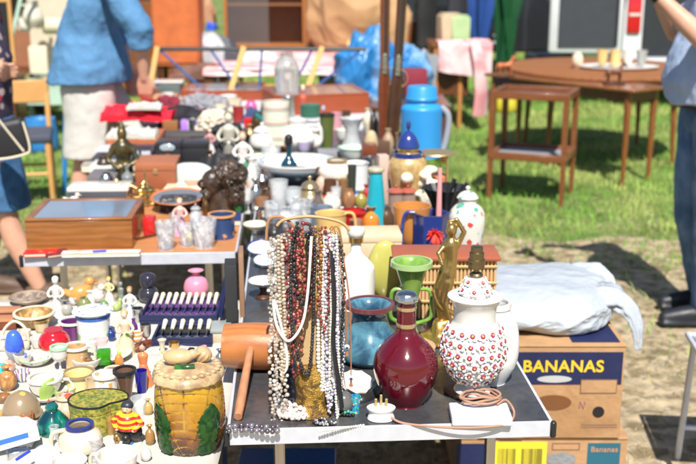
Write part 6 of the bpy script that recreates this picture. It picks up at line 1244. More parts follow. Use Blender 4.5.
# background centre: grey bins, sacks, tarpaulin, brown parasol
blob('blue_tarpaulin', 'bundled bright blue plastic tarpaulin behind the rifles', 'tarpaulin', (at_y(364, 60, 8.6).x, 8.7, .5), (.22, .22, .28), TARP, .17, 1.1, 11)
blob('blue_tarpaulin', 'second heap of blue tarpaulin between the rifles and the flask', 'tarpaulin', (at_y(410, 66, 8.4).x, 8.6, .5), (.17, .2, .22), TARP, .17, 1.2, 14)
t = thing('crate_stand', 'low dark table under the blue tarpaulin', 'table', (-.35, 8.2, 0)); bm = B(); box(bm, 0, 1.2, 0, .8, .45, .5, .005); obj('top', bm, WM, t)
for (x, y) in ((.06, .06), (1.14, .06), (.06, .74), (1.14, .74)): bm = B(); tube(bm, [(x, y, 0), (x, y, .45)], .03, 6); obj('leg', bm, WM, t)
blob('brown_sack', 'large tan canvas sack heaped behind the blue tarpaulin', 'sack', (at_y(358, 20, 11).x, 11, .7), (.5, .3, .42), mat((.42, .25, .12), .8), .08, 1.2, 21)
crumple('yellow_cushion', 'small yellow cushion below the tan canvas sack', 'cushion', (at_y(366, 34, 10.4).x, 10.4, .72), .2, .15, .2, mat((.7, .45, .12), .7), .02, 6, seed=22)
t = thing('low_cabinet', 'low grey storage cabinet carrying the tan sack', 'cabinet', (-.3, 10.2, 0)); bm = B(); box(bm, 0, 1.3, 0, 1.1, 0, .7, .01); obj('body', bm, mat((.3, .3, .3), .6), t); bm = B(); box(bm, .05, 1.25, -.015, -.001, .05, .65, .004); obj('door', bm, mat((.34, .33, .33), .6), t)
t = thing('wire_panel', 'pale wire grid panel against a white sheet', 'panel', (at_y(322, 40, 11.6).x, 11.6, 0)); bm = B(); box(bm, 0, .85, .01, .03, .2, 1.9); obj('white_sheet', bm, mat((.62, .64, .66), .7), t)
bm = B()
for k in range(8): tube(bm, [(.02 + k * .115, 0, .2), (.02 + k * .115, 0, 1.9)], .006, 5)
for k in range(8): tube(bm, [(0, 0, .25 + k * .22), (.85, 0, .25 + k * .22)], .006, 5)
obj('grid', bm, mat((.3, .3, .32), .5), t)
for k, (px, py, sx, hh, m_, lab) in enumerate(((203, 60, .22, .3, mat((.4, .42, .45), .5), 'pale grey holdall beside the orange cupboard'), (214, 58, .26, .25, mat((.06, .065, .08), .6), 'black holdall left of the glass cabinet'), (205, 75, .3, .14, mat((.15, .07, .05), .7), 'dark brown leather satchel on the grass by the orange cupboard'), (206, 22, .1, .35, mat((.4, .22, .12), .6), 'tan parcel behind the holdalls'), (212, 26, .05, .1, mat((.03, .1, .6), .4), 'blue tin behind the holdalls'))):
    Y = (10.0, 10.1, 9.4, 11.5, 11.45)[k]; crumple({0: 'holdall', 1: 'holdall', 2: 'satchel', 3: 'parcel', 4: 'tin'}[k], lab, 'bag' if k < 3 else 'parcel', (at_y(px, py, Y).x, Y, max(0, at_y(px, py, Y).z - .05)), sx, .15, hh, m_, .02, 8, seed=30 + k)
t = thing('bench_table', 'plain brown bench carrying the holdalls', 'bench', (-1.75, 9.95, 0)); bm = B(); box(bm, 0, .55, 0, 1.9, .5, .55, .004); obj('top', bm, WM, t)
for (x, y) in ((.05, .05), (.5, .05), (.05, 1.8), (.5, 1.8)): bm = B(); tube(bm, [(x, y, 0), (x, y, .5)], .025, 6); obj('leg', bm, WM, t)
# umbrellas, coats, crates
t0 = thing('coat_rail', 'black metal clothes rail with dark coats behind the blue flask', 'clothes rail', (.85, 12.2, 0))
for x in (0, 1.15): bm = B(); tube(bm, [(x, 0, 0), (x, 0, 1.75)], .018, 8); obj('post', bm, BLACK, t0)
bm = B(); tube(bm, [(0, 0, 1.74), (1.15, 0, 1.74)], .016, 8); obj('rail', bm, BLACK, t0)
for k, (x, lab, m_) in enumerate(((.1, 'narrow black coat at the left end of the clothes rail', mat((.02, .02, .02), .8)), (.45, 'wide charcoal coat in the middle of the clothes rail', mat((.03, .03, .04), .8)), (.72, 'dark navy coat on the clothes rail', mat((.015, .02, .045), .8)), (1.02, 'black and white striped shirt at the right of the clothes rail', mat((.03, .03, .03), .8, p='stripes', c2=(.5, .5, .5), s=12, th=.6)))):
    bm = B(); tube(bm, curve([(0, 0, 1.7), (0, 0, 1.55), (0, 0, 1.1), (0, 0, .7)], 4), [.05, .1, .14, .15, .155, .16, .16, .165, .17, .175, .18, .18, .18], 16, sec=(1, .45), cap=True); disp(bm, .03, 5, k); solo('hanging_coat', bm, m_, lab, 'coat', (.85 + x, 12.2, 0))
for k, (px, m_, lab) in enumerate(((493, mat((.008, .07, .025), .5), 'left of two closed green parasols, narrow top'), (514, mat((.008, .08, .025), .5), 'right of two closed green parasols, nearer the van'), (478, mat((.02, .07, .28), .5), 'closed blue parasol left of the green ones'))):
    Y = 11.3; x = at_y(px, 60, Y).x; t = thing('closed_parasol', lab, 'parasol', (x, Y, 0)); t.rotation_euler = (0, (.12, -.1, .02)[k], 0)
    bm = B(); spin(bm, [(0, .42), (.025, .43), (.05, .7), (.13, 1.1), (.16, 1.45), (.13, 1.6), (.03, 1.75), (0, 1.76)], 24, mod=lambda r_, z__, a_: r_ * (1 + .22 * math.sin(a_ * 6))); obj('canopy', bm, m_, t)
    bm = B(); tube(bm, [(0, 0, 0), (0, 0, .44)], .018, 8); obj('pole', bm, mat((.5, .5, .5), .4), t)
for k, (px, py, w_, hh, m_, lab) in enumerate(((458, 46, .22, .26, mat((.5, .4, .26), .7), 'beige parcel on the tall brown table'), (468, 46, .2, .24, mat((.35, .5, .25), .6), 'green and white carton on the tall brown table'))):
    P_ = at_y(px, py, 9.9); bm = B(); box(bm, -w_ / 2, w_ / 2, 0, .2, 0, hh, .01); box(bm, -w_ / 2 + .02, w_ / 2 - .02, .02, .18, hh + .001, hh + .02, .004); solo('carton', bm, m_, lab, 'box', (P_.x, at(432, 44, .86).y + .42 + .0 * k, .8615), .2)
t = thing('green_stool', 'small green metal stool under the tall brown table', 'stool', (at_y(434, 110, 8.4).x, 8.4, 0)); GS = mat((.03, .22, .12), .5)
bm = B(); spin(bm, [(0, .46), (.15, .46), (.155, .475), (.15, .49), (0, .49)], 24); obj('seat', bm, GS, t)
for k in range(4): a_ = .8 + k * 1.57; bm = B(); tube(bm, [(.17 * math.cos(a_), .17 * math.sin(a_), 0), (.12 * math.cos(a_), .12 * math.sin(a_), .46)], .012, 6); obj('leg', bm, GS, t)
bm = B(); spin(bm, smooth_prof([(0, 0), (.13, 0), (.15, .1), (.1, .2), (0, .22)]), 20); solo('yellow_tub', bm, mat((.5, .42, .03), .5), 'yellow tub on the grass behind the wooden side table', 'tub', (at_y(505, 96, 11.4).x, 11.4, 0))
# ================================================================ further wares crowding the tables
def G(*c_): return mat(c_, .25, coat=.4)
FLP = mat((.68, .65, .58), .25, p='floral', c2=[(.15, .2, .5), (.6, .15, .1), (.2, .4, .15), (.68, .65, .58)], s=70, th=.5, coat=.4)
AMBG = mat((.6, .35, .12), .1, tr=.5)
for (kd, nm, ct, lb, px, tp, bt, w_, m_, kw) in [
 ('cup', 'china_cup', 'cup', 'small gilt rimmed cup behind the red apple pot', 41, 318, 334, 15, G(.65, .5, .3), {'m2': GOLD}),
 ('round', 'ginger_pot', 'pot', 'squat grey stoneware pot between lady figurine and white duck', 66, 302, 316, 13, G(.35, .34, .3), {}),
 ('egg', 'speckled_egg', 'egg', 'brown speckled egg beside the purple mug', 88, 322, 336, 9, mat((.4, .25, .12), .3, p='spots', c2=(.7, .6, .4), s=200, th=.4), {}),
 ('cup', 'gilt_cup', 'cup', 'cup painted with flowers in front of the saucer', 22, 350, 366, 18, FLP, {'handle': (WHITE, (0,))}),
 ('mug', 'beige_mug', 'mug', 'beige tankard right of the yellow mug', 92, 376, 398, 14, G(.55, .42, .26), {'handle': (G(.55, .42, .26), (0,))}),
 ('onion', 'rust_vase', 'vase', 'little rust red vase between green box and horn tumbler', 111, 388, 404, 10, G(.45, .1, .04), {}),
 ('round', 'mustard_pot', 'pot', 'lidded mustard pot with gold knob by the floral mug', 118, 372, 390, 12, G(.5, .4, .15), {'lid': (GOLD, .4)}),
 ('tumbler', 'shot_glass', 'glass', 'tiny clear glass between the teal bottle and the cream jar', 54, 424, 442, 10, CUT, {}),
 ('cup', 'lustre_cup', 'cup', 'copper coloured cup beside the teal scent bottle', 27, 410, 426, 13, mat((.5, .2, .08), .2, m=.5), {}),
 ('bowl', 'nut_dish', 'bowl', 'small wooden dish at the far left by the domed dish', 2, 392, 404, 16, G(.3, .14, .05), {}),
 ('bottle', 'brown_bottle', 'bottle', 'small brown glass bottle behind the striped boy', 110, 408, 436, 9, AMBG, {'closed': True}),
 ('tumbler', 'frosted_glass', 'glass', 'frosted glass tumbler at the very front behind the gold capped bottle', 94, 434, 464, 16, CUT, {}),
 ('onion', 'amber_vase', 'vase', 'amber glass bud vase between ochre jar and striped boy', 150, 424, 446, 10, AMBG, {}),
 ('cup', 'rose_cup', 'cup', 'rose pink teacup near the beige lady skirt', 104, 348, 362, 14, G(.6, .3, .3), {}),
 ('round', 'olive_pot', 'pot', 'olive green pot behind the blue banded pot', 84, 296, 312, 14, G(.2, .22, .08), {}),
 ('mug', 'tin_mug', 'mug', 'dull silver mug behind the beige lady', 137, 306, 324, 12, SILV, {}),
 ('dome', 'bell', 'bell', 'little brass hand bell in front of the blue banded pot', 80, 346, 360, 9, BRASS, {}),
 ('vase', 'violet_vase', 'vase', 'violet glass vase left of the purple lined case', 134, 318, 338, 8, mat((.2, .05, .3), .1, tr=.4), {}),
 ('round', 'cream_jug', 'jug', 'cream jug with a brown lip behind the tan mug', 88, 358, 374, 13, G(.65, .55, .4), {'m2': G(.25, .12, .05)}),
 ('egg', 'wooden_egg', 'egg', 'orange wooden egg by the bright green cube', 119, 354, 368, 9, G(.6, .22, .05), {}),
 ('cup', 'open_salt', 'dish', 'blue glass salt dish before the white bowl', 73, 372, 382, 12, mat((.03, .08, .4), .1, tr=.3), {}),
 ('goblet', 'pewter_goblet', 'goblet', 'pewter goblet between the two cutlery cases and beige lady', 146, 322, 350, 11, SILV, {}),
 ('hour', 'bone_vase', 'vase', 'bone coloured waisted vase behind the ochre jar', 162, 338, 358, 9, G(.6, .52, .38), {}),
 ('cup', 'gold_cup', 'cup', 'small gold lined cup on the white napkin', 174, 340, 352, 11, GOLD, {}),
 ('onion', 'grey_vase', 'vase', 'slate grey vase between the napkin and the mallet', 220, 348, 372, 11, G(.12, .13, .14), {}),
 ('egg', 'pebble', 'ornament', 'white marble egg on the front edge left of the ochre jar', 146, 448, 462, 11, G(.65, .6, .55), {}),
]: ware(kd, nm, ct, lb, px, tp, bt, w_, m_, z=CL, **kw)
# rear tables
for (kd, nm, ct, lb, px, tp, bt, w_, m_, kw) in [
 ('cup', 'brass_cup', 'cup', 'brass cup in front of the brown casket', 158, 190, 204, 12, BRASS, {}),
 ('onion', 'cranberry_vase', 'vase', 'cranberry glass vase left of the red purse', 138, 214, 232, 9, mat((.4, .02, .08), .1, tr=.3), {}),
 ('round', 'pewter_pot', 'pot', 'pewter pot between the bronze statue and the white frame', 106, 172, 188, 14, SILV, {}),
 ('dome', 'brass_dome', 'bell', 'brass dome bell at the foot of the bronze statue', 116, 178, 192, 9, BRASS, {}),
 ('cup', 'tin_cup', 'cup', 'tin cup on the dark covered table edge', 96, 182, 196, 12, SILV, {}),
 ('egg', 'yellow_ball', 'ornament', 'yellow ball ornament beside the cut glass nearest the blue pot', 190, 232, 244, 8, G(.6, .45, .05), {}),
 ('vase', 'bronze_vase', 'vase', 'dark bronze vase before the black jewellery boxes', 210, 150, 172, 12, mat((.08, .05, .03), .3, m=.6), {}),
 ('round', 'copper_bowl', 'pot', 'copper pot right of the long dark case', 220, 130, 146, 15, mat((.4, .15, .06), .3, m=.7), {}),
 ('mug', 'tartan_mug', 'mug', 'dark red mug behind the silver statuette', 238, 106, 124, 12, G(.3, .03, .03), {'handle': (G(.3, .03, .03), (0,))}),
 ('vase', 'stone_vase', 'vase', 'grey stone vase behind the tall silver statuette', 224, 96, 118, 12, G(.4, .38, .34), {}),
 ('cup', 'white_dish', 'dish', 'white dish at the foot of the left red framed case', 228, 94, 104, 18, WHITE, {}),
 ('onion', 'silver_vase', 'vase', 'polished silver vase behind the blue rimmed plate', 256, 178, 212, 14, SILV, {}),
 ('tumbler', 'crystal_beaker', 'glass', 'crystal beaker in front of the tall straight glass', 272, 200, 232, 17, CUT, {}),
 ('goblet', 'crystal_goblet', 'goblet', 'crystal goblet left of the large wine glass', 258, 160, 190, 14, CUT, {}),
 ('round', 'crystal_bowl', 'bowl', 'crystal bowl on the black table behind the necklace stand', 288, 206, 232, 26, CUT, {}),
 ('mug', 'crystal_jug', 'jug', 'crystal jug with a thin handle before the squat brass jar', 304, 198, 230, 18, CUT, {'handle': (CUT, (180,))}),
 ('vase', 'smoked_vase', 'vase', 'smoked glass vase right of the crystal jug', 318, 190, 226, 13, mat((.25, .2, .18), .1, tr=.5), {}),
 ('round', 'tureen', 'tureen', 'white lidded tureen between the wash bowl and the striped vase', 262, 130, 152, 26, WHITE, {'lid': (WHITE, .35)}),
 ('cup', 'lilac_cup', 'cup', 'lilac cup behind the slim dark teal bottle', 304, 140, 154, 14, G(.45, .38, .55), {}),
 ('mug', 'steel_mug', 'mug', 'steel mug beside the foot of the rifles', 370, 156, 176, 14, SILV, {}),
 ('onion', 'ruby_vase', 'vase', 'ruby glass vase between ginger jar and turquoise decanter', 366, 184, 206, 9, mat((.5, .02, .03), .1, tr=.3), {}),
 ('round', 'shaving_mug', 'mug', 'white shaving mug left of the gilded urn', 392, 168, 190, 15, WHITE, {}),
 ('vase', 'jade_vase', 'vase', 'jade green vase under the brass four pillar stand', 424, 190, 210, 10, G(.2, .4, .25), {}),
 ('cup', 'ochre_cup', 'cup', 'ochre cup in front of the orange ear handled pot', 396, 226, 246, 17, G(.55, .35, .1), {}),
 ('tumbler', 'peach_glass', 'glass', 'peach glass tumbler behind the white bottle cap', 356, 218, 240, 13, mat((.65, .4, .3), .12, tr=.5), {}),
 ('cyl', 'tea_tin', 'tin', 'silver tea tin behind the white jug', 288, 96, 118, 14, SILV, {'closed': True}),
 ('mug', 'pink_mug', 'mug', 'pink mug in front of the sloping red case', 336, 112, 130, 13, G(.6, .3, .35), {}),
 ('vase', 'cream_vase', 'vase', 'cream vase in front of the sloping red case by the crystal vase', 368, 108, 132, 11, CREAM, {}),
 ('round', 'blue_jar', 'jar', 'pale blue jar at the right of the green canister', 322, 98, 114, 13, G(.3, .42, .55), {'lid': (WHITE, .35)}),
 ('cup', 'saffron_cup', 'cup', 'saffron coloured cup by the carafe', 270, 84, 98, 12, G(.6, .38, .08), {}),
]: ware(kd, nm, ct, lb, px, tp, bt, w_, m_, z=T, **kw)
for k, (px, py, w_, d_, h_, rz_, m_, lb) in enumerate((
 (172, 150, .12, .1, .03, .3, mat((.3, .05, .05), .6), 'dark red book on the black jewellery boxes row'),
 (148, 172, .14, .1, .03, -.2, mat((.1, .12, .2), .6), 'navy book behind the brown casket'),
 (206, 190, .14, .1, .025, .3, mat((.5, .3, .2), .6), 'tan book beneath the pale domed purse'),
 (100, 172, .16, .1, .03, .1, mat((.35, .33, .3), .6), 'grey book behind the grey tin box'),
 (200, 112, .18, .12, .04, .2, mat((.2, .08, .04), .6), 'brown book behind the long dark case'),
 (244, 142, .12, .1, .03, .4, mat((.12, .2, .14), .6), 'green book under the small red card box'),
 (168, 108, .2, .12, .04, -.1, mat((.45, .42, .4), .6), 'pale grey book beside the scarlet cloth'),
 (234, 226, .05, .12, .02, .1, mat((.02, .04, .15), .5), 'narrow navy book at the right edge of the orange brown table'))):
    book(lb, px, py, w_, d_, h_, rz_, m_)
# long cloth, scarves and clothes between the far boxes
blob('black_scarf', 'black wool scarf bundled behind the white headed doll', 'scarf', at(226, 150, T), (.09, .08, .06), mat((.02, .02, .025), .9), .2, 2.2, 5)
blob('cream_lace', 'cream lace bundle right of the striped box', 'lace', at(214, 134, T), (.08, .07, .06), mat((.6, .52, .42), .9), .22, 2.6, 8)
blob('grey_shawl', 'grey shawl heaped before the left red framed case', 'shawl', at(204, 122, T) + Vector((0, .05, 0)), (.12, .09, .07), mat((.25, .25, .28), .9), .2, 2.4, 12)
blob('maroon_velvet', 'maroon velvet heap beside the black felt hat', 'cloth', at(166, 120, T) + Vector((0, .05, 0)), (.08, .08, .06), mat((.2, .02, .04), .9), .2, 2.4, 16)

DK = mat((.05, .035, .03), .35); DB = mat((.10, .05, .025), .35, coat=.3); BZ = mat((.2, .12, .05), .3, m=.8); TN = mat((.35, .25, .15), .5)
for (kd, nm, ct, lb, px, tp, bt, w_, m_, kw) in [
 ('goblet', 'brass_goblet', 'goblet', 'brass goblet nearest the carved head', 244, 170, 196, 11, BRASS, {}),
 ('bottle', 'bronze_bottle', 'bottle', 'bronze bottle between carved head and slim white vase', 247, 150, 180, 9, BZ, {'closed': True}),
 ('round', 'brown_teapot', 'teapot', 'dark brown teapot in front of the dark pewter bowl', 274, 186, 206, 19, DB, {'lid': (DB, .35), 'handle': (DB, (180,))}),
 ('cup', 'bronze_cup', 'cup', 'bronze cup under the large clear wine glass', 264, 186, 198, 12, BZ, {}),
 ('vase', 'black_vase', 'vase', 'black bud vase between the dark pewter bowl and cream ginger jar', 318, 166, 194, 9, DK, {}),
 ('mug', 'wooden_mug', 'mug', 'dark wooden tankard behind the small white pot', 330, 178, 200, 13, DB, {'handle': (DB, (0,))}),
 ('tumbler', 'brass_beaker', 'beaker', 'brass beaker behind the tiny copper pot', 344, 178, 200, 11, BRASS, {}),
 ('vase', 'cut_vase', 'vase', 'cut crystal vase before the squat brass jar', 296, 196, 232, 14, CUT, {}),
 ('tumbler', 'tinted_tumbler', 'glass', 'smoke tinted tumbler behind the necklace stand top', 312, 200, 228, 13, mat((.3, .28, .3), .06, al=.5, coat=1), {}),
 ('goblet', 'sherry_glass', 'glass', 'thin sherry glass behind the mustard yellow mug', 336, 186, 214, 11, GLASS, {}),
 ('cup', 'sauce_boat', 'dish', 'silver sauce boat left of the crystal bowl', 274, 218, 236, 20, SILV, {'handle': (SILV, (0,))}),
 ('round', 'brown_pot', 'pot', 'brown salt glazed pot by the turquoise decanter foot', 386, 206, 234, 16, DB, {}),
 ('vase', 'ribbed_vase', 'vase', 'tan ribbed vase behind the gilded urn', 388, 128, 158, 12, TN, {}),
 ('mug', 'oak_mug', 'mug', 'oak coloured mug at the rifle butts', 402, 132, 152, 13, TN, {'handle': (TN, (0,))}),
 ('bottle', 'oil_bottle', 'bottle', 'dark oil bottle left of the rifles', 374, 108, 140, 9, DK, {'closed': True}),
 ('tumbler', 'dark_beaker', 'beaker', 'dark beaker under the sloping red case', 346, 110, 128, 10, DB, {}),
 ('bowl', 'copper_dish', 'dish', 'copper dish in front of the tall striped vase', 284, 142, 152, 22, mat((.4, .15, .06), .3, m=.7), {}),
 ('round', 'bronze_pot', 'pot', 'bronze pot left of the tall striped vase', 258, 112, 134, 14, BZ, {}),
 ('cup', 'dark_cup', 'cup', 'dark cup beside the white lidded tureen', 246, 146, 160, 12, DK, {}),
 ('onion', 'brass_vase', 'vase', 'round brass vase left of the white lidded tureen', 250, 124, 146, 12, BRASS, {}),
 ('mug', 'pewter_mug', 'mug', 'pewter mug before the black felt hat', 192, 118, 134, 12, SILV, {'handle': (SILV, (0,))}),
 ('vase', 'dark_wood_vase', 'vase', 'turned dark wood vase behind the red brown casket', 168, 150, 172, 11, DB, {}),
 ('round', 'iron_pot', 'pot', 'black iron pot left of the bronze statue', 104, 156, 176, 15, DK, {'lid': (DK, .3)}),
 ('goblet', 'silver_cup', 'goblet', 'silver cup behind the flat black box', 118, 142, 160, 10, SILV, {}),
 ('bottle', 'ink_bottle', 'bottle', 'dark ink bottle beside the flat black box', 140, 150, 170, 9, DK, {'closed': True}),
 ('cup', 'brown_bowl', 'bowl', 'dark brown bowl left of the carved head foot', 196, 196, 210, 15, DB, {}),
 ('egg', 'brass_egg', 'ornament', 'brass egg ornament by the oval mirror', 166, 196, 208, 9, BRASS, {}),
 ('vase', 'slim_bronze', 'vase', 'slim bronze vase to the left of the navy pot', 206, 196, 220, 8, BZ, {}),
 ('tumbler', 'cut_beaker', 'glass', 'cut glass beaker behind the two taller tumblers', 176, 212, 236, 14, CUT, {}),
 ('round', 'glass_pot', 'pot', 'clear glass pot behind the cut glass nearest the navy pot', 196, 208, 232, 15, CUT, {'lid': (CUT, .4)}),
]: ware(kd, nm, ct, lb, px, tp, bt, w_, m_, z=T, **kw)
# ================================================================ van
VW = mat((.66, .68, .70), .25, coat=.8, var=.03); VD = mat((.03, .033, .04), .35); TY = mat((.02, .02, .02), .8)
X0, Y0 = 3.22, 11.9
t = thing('white_van', 'white van parked behind the oval table with its rear door swung open', 'van', (X0, Y0, 0))
bm = B(); Wv, Lv, Hv = 1.95, 4.8, 2.15; sec = [(0, .42), (0, 1.1), (.06, 1.75), (.16, 2.08), (.3, Hv), (Wv - .3, Hv), (Wv - .16, 2.08), (Wv - .06, 1.75), (Wv, 1.1), (Wv, .42)]
rows = []
for (y, sc_) in ((0, 1), (.1, 1.0), (2.0, 1), (3.3, 1), (3.9, .8), (4.7, .55), (4.8, .45)):
    rows.append([bm.verts.new((x, y, .42 + (zz - .42) * (sc_ if zz > 1.1 else min(1, sc_ + .3)))) for (x, zz) in sec])
for A, Bq in zip(rows, rows[1:]):
    for i in range(len(sec)): j = (i + 1) % len(sec); bm.faces.new((A[i], Bq[i], Bq[j], A[j]))
bm.faces.new(rows[0][::1]); bm.faces.new(rows[-1][::-1]); bmesh.ops.recalc_face_normals(bm, faces=bm.faces[:]); obj('body', bm, VW, t, sharp=30)
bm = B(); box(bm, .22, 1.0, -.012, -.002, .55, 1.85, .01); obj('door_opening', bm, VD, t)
bm = B(); box(bm, 1.06, 1.78, -.03, -.002, .55, 1.9, .02, seg=2); d_ = obj('rear_door', bm, VW, t)
bm = B(); box(bm, 1.14, 1.7, -.036, -.031, 1.2, 1.8, .004); obj('window', bm, mat((.03, .04, .05), .05, coat=1), d_)
bm = B(); box(bm, 1.1, 1.2, -.045, -.031, .98, 1.02, .004); obj('handle', bm, BLACK, d_)
# door swung out to the left
bm = B(); box(bm, -.86, -.02, -.05, .0, .62, 1.95, .03, seg=2); od = obj('open_rear_door', bm, VW, t, rot=(0, 0, -.08))
bm = B(); box(bm, -.76, -.1, -.058, -.051, .68, 1.88, .01); obj('door_lining', bm, mat((.045, .05, .06), .5), od)
bm = B(); box(bm, -.1, -.07, -.075, -.059, .7, 1.8, .004); obj('seal', bm, VD, od)
for x in (.03, Wv - .15):
    bm = B(); box(bm, x, x + .16, -.035, .0, .85, 1.3, .02, seg=2); tl = obj('tail_light', bm, mat((.55, .01, .015), .12, coat=.8), t); bm = B(); box(bm, x + .015, x + .145, -.041, -.036, 1.05, 1.08, .002); obj('reversing_lamp', bm, WHITE, tl)
bm = B(); box(bm, -.02, Wv + .02, -.14, .05, .36, .58, .05, seg=3); obj('bumper', bm, mat((.35, .37, .40), .4), t)
bm = B(); box(bm, .75, 1.2, -.148, -.142, .42, .53, .004); obj('plate_panel', bm, mat((.7, .5, .05), .4), t)
for (x, y) in ((.12, .9), (Wv - .12, .9), (.12, 3.9), (Wv - .12, 3.9)):
    bm = B(); m_ = Matrix.Translation((x - .1 if x < 1 else x - .1, y, .33)) @ Matrix.Rotation(math.pi / 2, 4, 'Y'); spin(bm, [(.19, 0), (.3, 0), (.33, .03), (.33, .17), (.3, .2), (.19, .2)], 32, mtx=m_); w_ = obj('wheel', bm, TY, t)
    bm = B(); spin(bm, [(0, .02), (.19, .01), (.19, .19), (0, .18)], 24, mtx=m_); obj('rim', bm, SILV, w_)
bm = B(); spin(bm, smooth_prof([(0, 0), (.28, 0), (.3, .02), (.3, .5), (.26, .56), (0, .58)]), 28); solo('black_bin', bm, VD, 'black round bin on the grass left of the van', 'bin', (2.5, 12.6, 0))
# made-up dark estate car, added to darken the backdrop; stacked furniture
t = thing('dark_backdrop_car', 'black estate car added as dark backdrop behind the clothes rail and parasols', 'car', (-.1, 15.2, 0))
bm = B(); prof = [(0, .35), (0, .95), (.1, 1.0), (.35, 1.5), (.6, 1.56), (2.6, 1.56), (3.2, 1.05), (4.2, .95), (4.35, .7), (4.35, .35)]
v0 = [bm.verts.new((x, 0 + (.12 if z__ > 1.2 else 0), z__)) for (x, z__) in prof]; v1 = [bm.verts.new((x, 1.75 - (.12 if z__ > 1.2 else 0), z__)) for (x, z__) in prof]
bm.faces.new(v0); bm.faces.new(v1[::-1])
for i in range(len(prof)): j = (i + 1) % len(prof); bm.faces.new((v0[j], v0[i], v1[i], v1[j]))
bmesh.ops.recalc_face_normals(bm, faces=bm.faces[:]); bmesh.ops.bevel(bm, geom=bm.edges[:], offset=.04, segments=2, affect='EDGES'); obj('body', bm, mat((.015, .015, .018), .2, coat=1), t, sharp=35)
for (x0_, x1_) in ((.42, 1.2), (1.26, 2.0), (2.06, 2.6)): bm = B(); box(bm, x0_, x1_, .04, .06, 1.02, 1.46, .01, mtx=Matrix.Rotation(-.0, 4, 'X')); obj('window', bm, mat((.03, .035, .04), .03, coat=1), t)
for x in (.85, 3.5):
    bm = B(); m_ = Matrix.Translation((x, -.03, .33)) @ Matrix.Rotation(-math.pi / 2, 4, 'X'); spin(bm, [(.2, 0), (.31, 0), (.33, .03), (.33, .2), (.2, .2)], 32, mtx=m_); w_ = obj('wheel', bm, TY, t); bm = B(); spin(bm, [(0, -.005), (.19, .01), (.2, .1), (0, .1)], 20, mtx=m_); obj('rim', bm, SILV, w_)
for (x, hh, dd_, lab) in ((-3.05, 1.25, 4, 'tall brown chest of drawers behind the orange cupboard'), (-.05, .95, 3, 'brown chest of drawers behind the wire grid panel')):
    t = thing('chest_of_drawers', lab, 'chest of drawers', (x, 12.6, 0)); bm = B(); box(bm, 0, .9, 0, .45, .08, hh, .01); obj('carcass', bm, WM, t)
    for k in range(dd_): bm = B(); z0 = .12 + k * (hh - .16) / dd_; box(bm, .04, .86, -.015, -.001, z0, z0 + (hh - .16) / dd_ - .03, .005); dr = obj('drawer', bm, WO, t); bm = B(); ell(bm, (.25, -.025, z0 + .12), .016, 8, 6); ell(bm, (.65, -.025, z0 + .12), .016, 8, 6); obj('handle', bm, BRASS, dr)
    for x_ in (.05, .85): bm = B(); tube(bm, [(x_, .05, 0), (x_, .05, .08)], .025, 6); obj('foot', bm, WM, t)
t = thing('bookcase', 'dark open bookcase standing on the grass at the far left', 'bookcase', (-4.6, 11.2, 0)); bm = B(); box(bm, 0, .03, 0, .3, 0, 1.8); box(bm, 1.2, 1.23, 0, .3, 0, 1.8); box(bm, .031, 1.199, .28, .3, 0, 1.8); obj('carcass', bm, WM, t)
for k in range(5): bm = B(); box(bm, .031, 1.199, 0, .279, .1 + k * .42, .12 + k * .42); obj('shelf', bm, WM, t)
# ================================================================ people
def loft(bm, secs, seg=28, mi=0):
    """secs: (cx, cy, z, rx, ry)"""
    rings = []
    for (cx, cy, z, rx, ry) in secs: rings.append([bm.verts.new((cx + rx * math.cos(2 * math.pi * i / seg), cy + ry * math.sin(2 * math.pi * i / seg), z)) for i in range(seg)])
    for A, Bq in zip(rings, rings[1:]):
        for i in range(seg): bm.faces.new((A[i], A[(i + 1) % seg], Bq[(i + 1) % seg], Bq[i]))
    bm.faces.new(rings[0][::-1]); bm.faces.new(rings[-1]); return bm
def hand(bm, w_, d_, up, thumb, curl=.5):
    """w_ wrist point, d_ forearm direction, up the side the fingers curl to, thumb the thumb side"""
    d_ = d_.normalized(); th = (thumb - d_ * thumb.dot(d_)).normalized(); up = d_.cross(th).normalized() * (1 if d_.cross(th).dot(up) > 0 else -1)
    c_ = w_ + d_ * .05
    for k in range(5): o_ = th * (.032 - k * .016); tube(bm, [w_ + o_ * .6, w_ + d_ * .045 + o_, w_ + d_ * .09 + o_], [.016, .015, .012], 8); ell(bm, w_ + d_ * .09 + o_, .0118, 8, 6)
    for k, L_ in enumerate((.07, .078, .073, .058)):
        b0 = w_ + d_ * .09 + th * (.031 - k * .0205); pts = [b0]; dd = d_.copy()
        for j, f_ in enumerate((.42, .32, .26)):
            dd = (dd + up * math.tan(curl * (.45 + .25 * j + .06 * k))).normalized(); pts.append(pts[-1] + dd * L_ * f_)
        limb(bm, pts, [.0092, .0088, .008, .007], 8)
    limb(bm, [w_ + d_ * .02 + th * .025, w_ + d_ * .05 + th * .05 + up * .008, w_ + d_ * .075 + th * .056 + up * .02, w_ + d_ * .095 + th * .052 + up * .03], [.014, .011, .0095, .008], 8)
